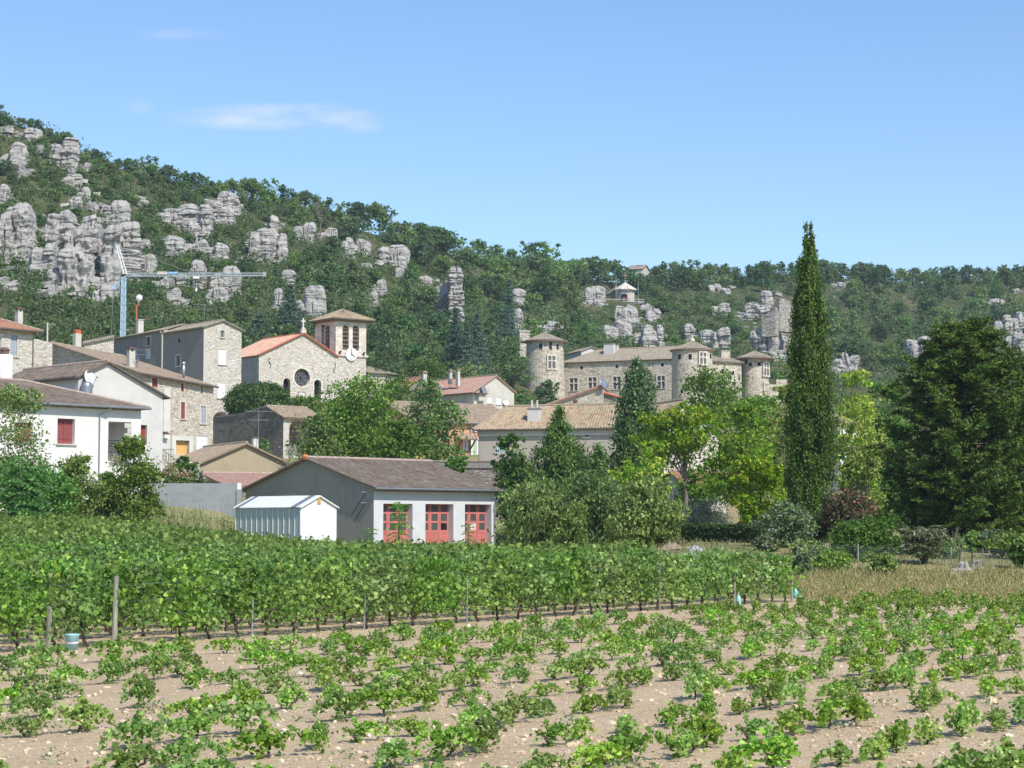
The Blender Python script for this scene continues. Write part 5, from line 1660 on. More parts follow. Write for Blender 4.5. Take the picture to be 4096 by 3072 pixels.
# its older wing behind
kw_ = House('old_wing', 'low wing toned grey for shade with a sagging tiled roof running back from the tall stone house', 'house', 655, 1400, 284, 41, M['dark_wall'])
kw_.size(5.0, kw_.B(447, 1400)); zL2 = kw_.zat(0, 0, 1319); zLb = kw_.zat(0, kw_.W, 1357)
kw_.win('left', rr_(c2, 1178, 396, 1212, 468), 'pane', .25, 0, None, M['trim_stone'], True)
kw_.win('left', rr_(c2, 1176, 502, 1208, 575), 'single', .1, 0, M['blue_paint'], M['trim_stone'], False)
mb = MB(); kw_.wall_side(mb, 'left', [(0, zg), (kw_.W, zg), (kw_.W, zLb), (0, zL2)]); kw_.part(mb, 'wall', M['dark_wall'])  # dark colour carries the shade of this left face
mb = MB(); kw_.wall_side(mb, 'back', [(0, zg), (5, zg), (5, zLb), (0, zLb)]); kw_.wall_side(mb, 'front', [(0, zg), (5, zg), (5, zL2), (0, zL2)]); kw_.part(mb, 'end_wall', M['stone_pale'])
rf = MB(); q0, q1 = kw_.at(-.4, -.1, zL2 - .05), kw_.at(-.4, kw_.W + .3, zLb - .05)
kw_.roof_patch(rf, q1, q0, kw_.at(3.2, -.1, zL2 + 1.1), kw_.at(3.2, kw_.W + .3, zLb + .75), .28, .07)
kw_.roof_patch(rf, kw_.at(6.4, -.1, zL2 - .05), kw_.at(6.4, kw_.W + .3, zLb - .05), kw_.at(3.2, kw_.W + .3, zLb + .75), kw_.at(3.2, -.1, zL2 + 1.1), .28, .07)
kw_.part(rf, 'roof', M['tile_grey'])
kw_.downpipe(kw_.at(-.4, .3, zL2 - .15), kw_.at(-.08, .3, zL2 - .8), kw_.at(-.08, .3, zg), M['trim_stone'], .10)
kw_.chimney(kw_.at(2.2, 10.5), .9, .7, zL2 - .2, CAMZ + rzof(c2(0, 262)[1]) * kw_.at(2, 10.5).y, M['trim_stone'], 'slab')
# small lit stone wall that runs on to the left
e_ = House('garden_wall', 'stone garden wall with a coping stepping down left of the old grey wing', 'wall', 335, 1385, 285, 10, M['stone_pale'])
e_.size(e_.A(455, 1385), .5); mb = MB(); za, zb2 = e_.zat(0, 0, 1378), e_.zat(e_.L, 0, 1352)
e_.wall_side(mb, 'front', [(0, zg), (e_.L, zg), (e_.L, zb2), (0, za)]); e_.part(mb, 'masonry', M['stone_pale'])
mb = MB(); e_.roof_patch(mb, e_.at(-.2, -.3, za), e_.at(e_.L, -.3, zb2), e_.at(e_.L, .9, zb2 + .5), e_.at(-.2, .9, za + .5), .28, .07); e_.part(mb, 'coping', M['tile_grey'])

# ================================================================ shade-darkened wall with the arched porch
d = House('porch', 'old stone building with a side wall toned dark for shade and an arched porch below the church', 'building', 1133, 1740, 236, 41, M['stone_pale'])
d.size(d.A(1284, 1740), d.B(853, 1740))
tops = [((1133 - 1e-6), 1674), (1071, 1631), (1049, 1628), (1016, 1643), (971, 1657), (915, 1664), (853, 1672)]
prof = []
for px, py in tops: prof.append(d.left.at(px, py))
mb = MB(); d.wall_side(mb, 'left', [(0, 6)] + [(d.W, 6)] + prof[::-1]); 
d.part(mb, 'side_wall', M['stone_dark'])  # left face in shade, darkened by its stone colour
mb = MB(); 
for (a, z_), (c, y_) in zip(prof[1:], prof[2:]):
    n_ = max(1, int((c - a) / .45))
    for i in range(n_):
        t0 = (i + .5) / n_; bb = a + (c - a) * t0; zz = z_ + (y_ - z_) * t0
        mb.box(d.left.p(bb, zz + .04, -.15), (c - a) / n_ * .92, .42, .16 + .05 * ((i * 7) % 3), d.left.u)
d.part(mb, 'coping', M['stone_grey'])
zE = d.front.at(*c3(960, 1148))[1]
ao = d.front.rect(*rr_(c3, 1010, 1160, 1207, 1400)); d.opening('front', ao, 4.2, min(1.9, (ao[1] - ao[0]) * .45), 14)
mb = MB(); d.wall_side(mb, 'front', [(0, 6), (d.L, 6), (d.L, zE), (0, zE)]); d.wall_side(mb, 'right', [(0, 6), (5, 6), (5, zE), (0, zE)])
d.part(mb, 'wall', M['stone_pale'])
bk = prof[1][0]; zR_ = prof[1][1]
rf = MB(); d.roof_patch(rf, d.at(-.25, -.5, zE - .05), d.at(d.L + .3, -.5, zE - .05), d.at(d.L + .3, bk, zR_ + .2), d.at(-.25, bk, zR_ + .2), .3, .08)
d.ridge(rf, d.at(-.25, bk, zR_ + .25), d.at(d.L + .3, bk, zR_ + .25)); d.part(rf, 'roof', [M['tile_old'], M['ridge_old']])
d.quoins(.02, 9, zE - .3)

# ================================================================ the church
c = House('church', 'stone village church with a round rose window and a new orange tiled roof', 'church', 1034.5, 1550, 300, 36, M['stone_pale'])
c.size(c.A(1343, 1500), c.B(880, 1480))
ap = c3(1130, 408); ra = c.A(*ap); zr = c.front.at(*ap)[1]; zL = c.front.at(1034.5, c3(0, 590)[1])[1]; zR = c.front.at(*c3(1415, 600))[1]
rs = c.front.rect(*rr_(c3, 1060, 712, 1188, 882)); rm = ((rs[0] + rs[1]) / 2, (rs[2] + rs[3]) / 2); rad = (rs[3] - rs[2]) / 2 * .93
circ = [(rm[0] + rad * math.cos(6.28318 * i / 28), rm[1] + rad * math.sin(6.28318 * i / 28)) for i in range(28)]
c.hole('front', circ, .5)
mb = MB()
for i in range(28):
    a0, a1 = 6.28318 * i / 28, 6.28318 * (i + 1) / 28
    mb.face([c.front.p(rm[0] + r_ * math.cos(a), rm[1] + r_ * math.sin(a), .04) for r_, a in ((rad, a0), (rad * 1.24, a0), (rad * 1.24, a1), (rad, a1))])
    mb.face([c.front.p(rm[0] + rad * 1.24 * math.cos(a), rm[1] + rad * 1.24 * math.sin(a), o) for o, a in ((.04, a0), (0, a0), (0, a1), (.04, a1))])
rose = c.part(mb, 'rose_window', M['stone_ashlar'])
mb = MB(); mb.face([c.front.p(x, z_, -.47) for x, z_ in circ]); c.part(mb, 'pane', M['lead'], rose)
mb = MB()
for i in range(4):
    a = math.pi * i / 4; mb.bar(c.front.p(rm[0] + rad * math.cos(a), rm[1] + rad * math.sin(a), -.42), c.front.p(rm[0] - rad * math.cos(a), rm[1] - rad * math.sin(a), -.42), .045)
for rr0 in (.45, .75): mb.tube([c.front.p(rm[0] + rad * rr0 * math.cos(6.28318 * i / 24), rm[1] + rad * rr0 * math.sin(6.28318 * i / 24), -.42) for i in range(25)], .022, 5, cap=False)
c.part(mb, 'tracery', M['iron'], rose)
for x0, x1, y0, y1 in ((957, 1020, 802, 955), (1231, 1293, 815, 978)):
    c.win('front', rr_(c3, x0, y0, x1, y1), 'dark', .75, .62, None, M['stone_ashlar'], True, 'niche', .18)
c.win('front', rr_(c3, 1490, 1012, 1530, 1100), 'dark', .2, 0, None, M['white_paint'], False, 'door', .12) if False else None
EC = c.gable_w(ra, zL - .1, zR - .1, zr - .08, c.W, .35, .35, M['tile_new'], M['ridge_red'], 14.0, .28, None, .06, M['ridge_red'])
c.quoins(.02, 15, zL - .4)
for x, y, fl in ((838, 668, 1), (1410, 712, -1)):
    a_, z_ = c.front.at(*c3(x, y)); mb = MB()
    mb.tube([c.front.p(a_ + fl * .18 * math.sin(i / 12 * 6.28), z_ - .75 + 1.5 * i / 12, .06) for i in range(13)], .05, 6); c.part(mb, 'wall_anchor', M['iron'])
a_, z_ = c.front.at(*c3(1120, 950)); mb = MB(); mb.box(c.front.p(a_, z_, .015), 1.3, .05, .95, c.u); mb.box(c.front.p(a_, z_, .03), 1.1, .04, .75, c.u, 1); c.part(mb, 'plaque', [M['gutter_dark'], M['stone_ashlar']])
# stone cross on the gable
q = c.at(ra, -.1, zr + .1); root = empty('stone_cross', q, 'white stone cross on the point of the church gable', 'cross')
zt = CAMZ + rzof(c3(0, 272)[1]) * q.y; hh = zt - q.z
mb = MB(); mb.box(q + Z * hh * .12, .8, .6, hh * .26, c.u); mb.box(q + Z * hh * .30, .5, .42, hh * .12, c.u); mb.build('pedestal', M['stone_ashlar'], root)
mb = MB(); mb.box(q + Z * hh * .68, .22, .2, hh * .66, c.u); mb.box(q + Z * hh * .80, .78, .19, .2, c.u); mb.build('cross_arms', M['stone_ashlar'], root)
# belfry
T = House('belfry', 'square church belfry with arched louvred openings, a white clock face and a tiled pyramid roof', 'belfry', 1342, 1500, (c.at(c.L, 0) - c.w * .12).y, 36, M['stone_ashlar'])
Lt = T.A(1464, 1500); T.size(Lt, Lt)
zc_ = T.front.at(1342, 1419)[1]; ze = T.front.at(1342, c3(0, 285)[1])[1]
for x0, y0, x1, y1 in ((1481, 332, 1537, 552), (1571, 336, 1628, 556)): T.win('front', rr_(c3, x0, y0, x1, y1), 'louvre', .55, .50, None, M['stone_ashlar'], False, 'belfry_opening', .12)
for x0, y0, x1, y1 in ((1243, 331, 1292, 540), (1324, 331, 1370, 545)): T.win('left', rr_(c3, x0, y0, x1, y1), 'louvre', .55, .50, None, M['stone_ashlar'], False, 'belfry_opening', .12)
mb = MB()
for sd in ('front', 'left', 'right', 'back'): T.wall_side(mb, sd, [(0, zc_), (Lt, zc_), (Lt, ze), (0, ze)])
T.part(mb, 'wall', M['stone_ashlar'])
for q_ in T.holes.values(): q_.clear()
mb = MB()
for sd in ('front', 'left', 'right', 'back'): T.wall_side(mb, sd, [(0, 14), (Lt, 14), (Lt, zc_), (0, zc_)])
T.part(mb, 'lower_wall', M['stone_pale'])
mb = MB(); mb.box(T.at(Lt / 2, Lt / 2, zc_), Lt + .5, Lt + .5, .26, T.u); mb.box(T.at(Lt / 2, Lt / 2, zc_ - .2), Lt + .24, Lt + .24, .16, T.u); T.part(mb, 'string_course', M['stone_ashlar'])
mb = MB(); mb.box(T.at(Lt / 2, Lt / 2, ze - .05), Lt + .3, Lt + .3, .35, T.u); mb.box(T.at(Lt / 2, Lt / 2, ze + .18), Lt + .8, Lt + .8, .12, T.u); T.part(mb, 'cornice', M['cornice'])
apx = T.at(Lt / 2, Lt / 2); za = CAMZ + rzof(c3(0, 196)[1]) * apx.y; apx = apx + Z * za
rf = MB(); o_ = .95; cs = [T.at(-o_, -o_, ze + .22), T.at(Lt + o_, -o_, ze + .22), T.at(Lt + o_, Lt + o_, ze + .22), T.at(-o_, Lt + o_, ze + .22)]
for i in range(4): T.roof_patch(rf, cs[i], cs[(i + 1) % 4], apx, apx, .3, .07); T.ridge(rf, cs[i] + Z * .05, apx + Z * .05, .13)
T.part(rf, 'roof', [M['tile_hip'], M['ridge_old']])
mb = MB()
for i in range(4): mb.tube([cs[i] - Z * .12, cs[(i + 1) % 4] - Z * .12], .1, 6)
T.part(mb, 'gutter', M['gutter_dark'])
zk = CAMZ + rzof(c3(0, 55)[1]) * apx.y
mb = MB(); mb.tube([apx, Vector((apx.x, apx.y, zk))], [.07, .03], 6); m_ = za + (zk - za) * .66; mb.bar(Vector((apx.x, apx.y, m_)) - T.u * .55, Vector((apx.x, apx.y, m_)) + T.u * .55, .06); mb.bar(Vector((apx.x, apx.y, m_ - .5)) - T.u * .3, Vector((apx.x, apx.y, m_ - .5)) + T.u * .3, .05)
T.part(mb, 'iron_cross', M['iron'])
# clock face, reading four o'clock
ca, cz = T.front.at(*c3(1555, 592)); cr = T.front.at(1403, c3(0, 534)[1])[1] - cz
mb = MB(); n = 32; vs_, fs_ = [], []
for o in (.14, .26):
    for i in range(n): vs_.append(T.front.p(ca + cr * math.cos(6.28318 * i / n), cz + cr * math.sin(6.28318 * i / n), o))
mb.mesh(vs_, [(i, (i + 1) % n, n + (i + 1) % n, n + i) for i in range(n)]); mb.face(vs_[n:])
clock = T.part(mb, 'clock_face', M['shed_white'])
mb = MB()
for i in range(12):
    a = 6.28318 * i / 12; r0, r1 = cr * .72, cr * .90
    mb.bar(T.front.p(ca + r0 * math.sin(a), cz + r0 * math.cos(a), .275), T.front.p(ca + r1 * math.sin(a), cz + r1 * math.cos(a), .275), .07 if i % 3 else .12, .02)
T.part(mb, 'hour_mark', M['tower_hand'], clock)
mb = MB(); mb.bar(T.front.p(ca, cz - .1, .30), T.front.p(ca, cz + cr * .80, .30), .11, .02); a = 6.28318 * 4 / 12; mb.bar(T.front.p(ca, cz, .32), T.front.p(ca + cr * .62 * math.sin(a), cz + cr * .62 * math.cos(a), .32), .15, .02)
mb.box(T.front.p(ca, cz, .33), .2, .04, .2, T.u); T.part(mb, 'clock_hands', M['tower_hand'], clock)
for x, y in ((1452, 566), (1662, 578)):
    a_, z_ = T.front.at(*c3(x, y)); mb = MB(); mb.tube([T.front.p(a_, zc_ + .1, .2), T.front.p(a_, zc_ + .45, .25), T.front.p(a_ + .05, zc_ + .55, .55)], [.16, .18, .14], 8); T.part(mb, 'floodlight', M['gutter_dark'])
# sacristy at the right
y_ = House('sacristy', 'low stone annexe with a grey tiled roof right of the church belfry', 'building', 1470, 1520, T.at(Lt, 2.5).y, 36, M['stone_pale'])
y_.size(y_.A(1575, 1520), 7.0); ze = y_.zat(y_.L, 0, 1497); zr = y_.zat(0, 3, 1460) 
mb = MB(); y_.wall_side(mb, 'front', [(0, 14), (y_.L, 14), (y_.L, ze), (0, ze)]); y_.wall_side(mb, 'right', [(0, 14), (7, 14), (7, ze), (0, ze)]); y_.part(mb, 'wall', M['stone_pale'])
rf = MB(); y_.roof_patch(rf, y_.at(-.2, -.5, ze), y_.at(y_.L + .5, -.5, ze), y_.at(y_.L - 3.0, 3.5, zr), y_.at(-.2, 3.5, zr), .28); y_.roof_patch(rf, y_.at(y_.L + .5, -.5, ze), y_.at(y_.L + .5, 7.5, ze), y_.at(y_.L - 3.0, 3.5, zr), y_.at(y_.L - 3.0, 3.5, zr), .28)
y_.roof_patch(rf, y_.at(y_.L + .5, 7.5, ze), y_.at(-.2, 7.5, ze), y_.at(-.2, 3.5, zr), y_.at(y_.L - 3, 3.5, zr), .28); y_.part(rf, 'roof', M['tile_grey'])

# ================================================================ houses between church and castle
p = House('pink_roof_house', 'cream house with a faded pink tiled roof and three chimneys right of the church', 'house', 1895, 1600, 310, 40, M['aged_wall'])
p.size(p.A(2056, 1600), p.B(1590, 1600))
ap = c5(970, 205); ra = p.A(*ap); zr = p.front.at(*ap)[1]; zL = p.front.at(1895, c5(0, 332)[1])[1]; zR = p.front.at(*c5(1118, 332))[1]
for x0, y0, x1, y1 in ((905, 375, 942, 428), (977, 378, 1013, 438)): p.win('front', rr_(c5, x0, y0, x1, y1), 'shutter', .12, 0, M['white_paint'], M['cream_wall'], True, 'window', .1)
EP = p.gable_w(ra, zL - .05, zR - .05, zr - .08, p.W, .4, .3, M['tile_pink'], M['ridge_old'], 14.0, .28)
p.gutter(EP[0] - Z * .1 - p.u * .05, EP[1] - Z * .1 - p.u * .05, M['gutter_dark'])
cb = p.front.rect(*rr_(c5, 820, 352, 856, 410)); mb = MB(); mb.box(p.front.p((cb[0] + cb[1]) / 2, cb[3], .5), 2.2, 1.0, .14, p.u); mb.box(p.front.p(cb[0] + .6, (cb[2] + cb[3]) / 2, .3), 1.3, .6, cb[3] - cb[2], p.u, 1); p.part(mb, 'balcony_canopy', [M['stove_pipe'], M['aged_wall']])
for x0, x1, y0, y1, bq in ((1681, 1714, 1489, 1522, 16.5), (1789, 1809, 1485, 1523, 8.5), (1823, 1843, 1480, 1531, 5.0)):
    aa = 1.2
    # find the spot on the left slope that lies under the chimney's column
    best = min((abs(ray((x0 + x1) / 2, (y0 + y1) / 2)[0] - p.at(aa, b_).x / p.at(aa, b_).y), b_) for b_ in [i * .25 for i in range(0, int(p.W * 4))])[1]
    q = p.at(aa, best); zt = CAMZ + rzof(y0 + 8) * q.y
    p.chimney(q, (x1 - x0) * .022, .6, CAMZ + rzof(y1 + 14) * q.y, zt, M['trim_stone'], 'house', M['tile_pink'])
dish('satellite_dish', p.at(-1.0, p.B(*c5(520, 345), -1.0), p.zat(0, 10, c5(0, 360)[1])), .75, -60, 20, 'white satellite dish under the eave of the pink roofed house', post=.7, mat=M['white_paint'])
q = p.front.at(*c5(862, 365)); dish('satellite_dish', p.front.p(q[0], q[1], .5), .8, 65, 15, 'dish seen edge on beside the canopy on the cream gable', post=.8)
q = p.front.at(*c5(1043, 445)); dish('satellite_dish', p.front.p(q[0], q[1], .4), .55, 20, 25, 'small round dish low on the right of the cream gable', post=.4)
# dark roofed piece behind its left end
p2 = House('rear_house', 'small house with a rusty ridge peeping out behind the pink roof at the left', 'house', 1590, 1560, 322, 40, M['dark_wall'])
p2.size(6.5, 6.0); zz = p2.zat(0, 0, 1545); p2.gable_w(4.6, zz - 1.2, zz - 1.0, zz + 1.6, 6.0, .3, .3, M['tile_rust'], M['ridge_old'], 14.0)

# orange house with the broad old roof
o7 = House('orange_house', 'orange rendered house with a broad old tiled roof behind the walnut trees', 'house', 1835, 1780, 240, 35, M['orange_wall'])
o7.size(o7.A(1960, 1780), 11.0); zF = o7.zat(0, 0, 1690)
zr_ = o7.zat(o7.L, 7, 1622)
L0 = o7.L
o7.o = o7.o - o7.u * 6; o7.front = Plane(o7.o, o7.u, -o7.w); o7.left = Plane(o7.o, o7.w, -o7.u); o7.size(L0 + 6 + 5, 12.0)
o7.win('front', rr_(c5, 786, 600, 825, 650), 'pane', .15, 0, None, M['white_paint'], True, 'window', .3)
o7.win('front', rr_(c5, 785, 728, 818, 848), 'shutter', .08, 0, M['green_shutter'], M['white_paint'], True, 'window', .3)
o7.win('front', rr_(c5, 718, 735, 738, 800), 'pane', .1, 0, None, M['white_paint'], True, 'window', .15)
E7 = o7.gable_u(7.0, zF, zF, zr_, .5, .4, M['tile_old'], M['ridge_old'], 9.0, .28)
o7.gutter(E7[0] - Z * .08 - o7.w * .05, E7[1] - Z * .08 - o7.w * .05, M['gutter_dark'])
xa = o7.A(*c5(765, 700)); o7.downpipe(o7.at(xa, -.5, zF - .3), o7.at(xa, -.08, zF - .8), o7.at(xa, -.08, 9), M['gutter'], .08)
mb = MB(); a0, a1 = o7.A(*c5(640, 690)), o7.A(*c5(772, 690)); zq = o7.front.at(*c5(700, 690))[1]
o7.roof_patch(mb, o7.front.p(a0, zq - .45, 1.5), o7.front.p(a1, zq - .45, 1.5), o7.front.p(a1, zq + .25, .0), o7.front.p(a0, zq + .25, .0), .28)
for a in (a0 + .3, a1 - .2): mb.bar(o7.front.p(a, zq - 1.7, .05), o7.front.p(a, zq - .45, 1.35), .14, .14, 1)
o7.part(mb, 'porch_roof', [M['tile_old'], M['wood']])
mb = MB(); a0, a1 = o7.A(*c5(762, 700)), o7.A(*c5(832, 700)); mb.box(o7.front.p((a0 + a1) / 2, (zF + 9) / 2 - .3, .003), a1 - a0, .02, zF - 9.8, o7.u)
railing('balcony_railing', 'wooden balcony railing on the orange house', [o7.front.p(o7.A(*c5(690, 860)), o7.front.at(*c5(720, 890))[1], 1.0), o7.front.p(o7.A(*c5(775, 860)), o7.front.at(*c5(720, 890))[1], 1.0)], 1.1, .2)

# large beige house with the mottled hip roof
b8 = House('hip_roof_house', 'large beige house with a mottled hipped tile roof and a square white chimney', 'house', 1914, 1800, 205, -15, M['beige_wall'])
b8.size(b8.A(2560, 1780), 9.6)
ze = b8.zat(0, -.5, 1719); 
rb = 4.8
rz_l = b8.at(b8.A(2027, 1630, rb), rb); zr = CAMZ + rzof(1628) * rz_l.y
a_l = b8.A(2027, 1630, rb)
b8.win('front', rr_(c5, 1687, 657, 1724, 700), 'pane', .25, 0, None, M['cream_wall'], True, 'window', .1)
b8.win('front', rr_(c5, 980, 742, 1046, 830), 'shutter', .06, 0, M['blue_paint'], M['beige_wall'], False, 'window', .05)
b8.win('front', rr_(c5, 1560, 840, 1600, 880), 'pane', .25, 0, None, M['cream_wall'], True, 'window', .1)
mb = MB()
for sd, a1 in (('front', b8.L), ('left', 9.6), ('right', 9.6), ('back', b8.L)): b8.wall_side(mb, sd, [(0, 6), (a1, 6), (a1, ze + .05), (0, ze + .05)])
b8.part(mb, 'wall', M['beige_wall'])
mb = MB(); mb.box(b8.front.p(b8.L / 2, ze - .32, .08), b8.L + .16, .16, .7, b8.u); b8.part(mb, 'eaves_band', M['cream_wall'])
rf = MB(); e0, e1, e2, e3 = b8.at(-.5, -.5, ze), b8.at(b8.L + .5, -.5, ze), b8.at(b8.L + .5, 10.1, ze), b8.at(-.5, 10.1, ze); r0, r1 = b8.at(a_l, rb, zr), b8.at(b8.L - a_l * .5, rb, zr + .1)
b8.roof_patch(rf, e0, e1, r1, r0, .30, .075, rows=.42); b8.roof_patch(rf, e3, e0, r0, r0, .30, .075); b8.roof_patch(rf, e1, e2, r1, r1, .3, .075); b8.roof_patch(rf, e2, e3, r0, r1, .3, .075)
b8.ridge(rf, r0 + Z * .06, r1 + Z * .06, .15); b8.ridge(rf, e0 + Z * .06, r0 + Z * .06, .14)
b8.part(rf, 'roof', [M['tile_hip'], M['ridge_old']])
b8.gutter(e0 - Z * .07 - b8.w * .06, e1 - Z * .07 - b8.w * .06, M['gutter_dark'], .075)
bq = 1.6; a = b8.A(*c5(1282, 620), bq); cp = b8.at(a, bq); b8.chimney(cp, 1.25, .9, CAMZ + rzof(1712) * cp.y, CAMZ + rzof(1636) * cp.y, M['cream_wall'], 'slab', M['ridge_old'])
mb = MB()
zc0 = CAMZ + rzof(1636) * cp.y
for dx in (-.28, .28): mb.tube([cp + b8.u * dx + Z * zc0, cp + b8.u * dx + Z * (zc0 + .9)], [.14, .11], 10)
b8.part(mb, 'chimney_pot', M['trim_stone'])
b8.downpipe(b8.at(-.4, -.5, ze - .1), b8.at(.05, -.08, ze - 1.2), b8.at(.05, -.08, 7), M['gutter'])

# small rough stone gable behind it
sg = House('stone_gable', 'rough stone gable end with a pink tiled verge behind the hipped roof', 'house', 2190, 1600, 268, -8, M['stone_warm'])
sg.size(sg.A(2407, 1600), 9.0)
zt = sg.front.at(*c5(1822, 292))[1]; z0 = sg.front.at(*c5(1390, 447))[1]
mb = MB(); sg.wall_side(mb, 'front', [(0, 8), (sg.L, 8), (sg.L, zt - .1), (0, z0 - .1)]); sg.wall_side(mb, 'right', [(0, 8), (9, 8), (9, zt - .1), (0, zt - .1)]); sg.part(mb, 'wall', M['stone_warm'])
mb = MB(); sg.roof_patch(mb, sg.at(-.4, 9, z0 - .1), sg.at(-.4, -.35, z0 - .1), sg.at(sg.L + .1, -.35, zt), sg.at(sg.L + .1, 9, zt), .28); sg.ridge(mb, sg.at(-.3, -.3, z0 + .02), sg.at(sg.L + .1, -.3, zt + .12), .15); sg.part(mb, 'roof', [M['tile_pink'], M['tile_pink']])
mb = MB(); a_, z_ = sg.front.at(*c5(1612, 418)); mb.box(sg.front.p(a_, z_, .03), .5, .2, .6, sg.u); sg.part(mb, 'blocked_window', M['wood'])
dish('satellite_dish', sg.front.p(sg.L + .3, zt - .2, .2), .8, 55, 20, 'grey dish at the tip of the rough stone gable', post=.6)
sl_ = House('side_house', 'low stone house with a red tiled verge right of the rough stone gable', 'house', 2407, 1600, 270, -8, M['stone_grey'])
sl_.size(sl_.A(2560, 1600), 8.0); zt2 = sl_.front.at(*c5(1826, 348))[1]; z02 = sl_.front.at(*c5(1985, 392))[1]
k_ = (zt2 - z02) / (sl_.A(*c5(1985, 392)))
mb = MB(); sl_.wall_side(mb, 'front', [(0, 8), (sl_.L, 8), (sl_.L, zt2 - k_ * sl_.L), (0, zt2)]); sl_.part(mb, 'wall', M['stone_grey'])
mb = MB(); sl_.roof_patch(mb, sl_.at(sl_.L, -.3, zt2 - k_ * sl_.L + .1), sl_.at(sl_.L, 8, zt2 - k_ * sl_.L + .1), sl_.at(0, 8, zt2 + .1), sl_.at(0, -.3, zt2 + .1), .28); sl_.ridge(mb, sl_.at(0, -.25, zt2 + .15), sl_.at(sl_.L, -.25, zt2 - k_ * sl_.L + .15), .17); sl_.part(mb, 'roof', [M['tile_pink'], M['ridge_red']])

# pinkish white house behind the golden rain trees
ph = House('pinkish_house', 'pinkish white gabled house showing through the golden rain trees', 'house', 2655, 1800, 172, 20, M['pink_wall'])
ph.size(ph.A(2874, 1800), 9.0)
ap = c6(1345, 1118); ra = ph.A(*ap); zr = ph.front.at(*ap)[1]
ph.gable_w(ra, zr - 1.0, zr - 2.4, zr, 9.0, .35, .35, M['tile_old'], M['ridge_old'], 2.0)
al = House('annexe', 'low annexe with a red brown roof under the golden rain trees', 'house', 2740, 1940, 160, 20, M['pink_wall'])
al.size(al.A(2990, 1940), 5.0); zq = al.zat(0, 0, 1935); al.gable_u(2.5, zq, zq, zq + .95, .4, .3, M['tile_rust'], M['ridge_old'], 1.0)
gw = House('garden_wall', 'low peach coloured garden wall behind the grey olive bush', 'wall', 2905, 2040, 150, 8, M['pink_wall'])
gw.size(gw.A(3010, 2040), .3); mb = MB(); zt = gw.zat(0, 0, 2023); gw.wall_side(mb, 'front', [(0, 0), (gw.L, 0), (gw.L, zt), (0, zt)]); mb.face([gw.at(0, 0, zt), gw.at(gw.L, 0, zt), gw.at(gw.L, .3, zt), gw.at(0, .3, zt)]); gw.part(mb, 'masonry', M['tan_wall'])
rp = House('far_villa', 'pinkish villa mostly hidden behind the big dark pine', 'house', 3860, 1850, 178, 15, M['pink_wall'])
rp.size(rp.A(4120, 1850), 8.0); zq = rp.zat(0, 0, 1790); rp.win('front', (3900, 1835, 3925, 1880), 'pane', .2, 0, None, M['white_paint'], True, 'window', .1); rp.gable_u(4, zq, zq, zq + 1.4, .4, .3, M['tile_old'], M['ridge_old'], 2.0)
rq = House('small_villa', 'whitish house glimpsed between the tall cypress and the pine', 'house', 3360, 1720, 190, 25, M['white_wall'])
rq.size(rq.A(3430, 1720), 6.0); zq = rq.zat(0, 0, 1700); rq.gable_u(3, zq, zq, zq + 1.0, .3, .3, M['tile_old'], M['ridge_old'], 2.0)

# retaining wall right behind the garage
rw = House('retaining_wall', 'old rubble retaining wall with a cement coping behind the right end of the garage', 'wall', 1560, 1930, 172, 0, M['stone_grey'])
rw.size(rw.A(2120, 1930), .6); zt = rw.zat(0, 0, 1846)
mb = MB(); rw.wall_side(mb, 'front', [(0, 0), (rw.L, 0), (rw.L, zt), (0, zt)]); rw.part(mb, 'masonry', M['stone_grey'])
mb = MB(); mb.box(rw.at(rw.L / 2, .2, zt - .28), rw.L, .62, .58, rw.u); rw.part(mb, 'cement_band', M['dark_wall'])
mb = MB()
for i in range(int(rw.L / .42)): mb.box(rw.at(.2 + i * .42, .2, zt + .05), .38, .75, .1 + .03 * (i % 3), rw.u)
rw.part(mb, 'coping', M['ridge_old'])

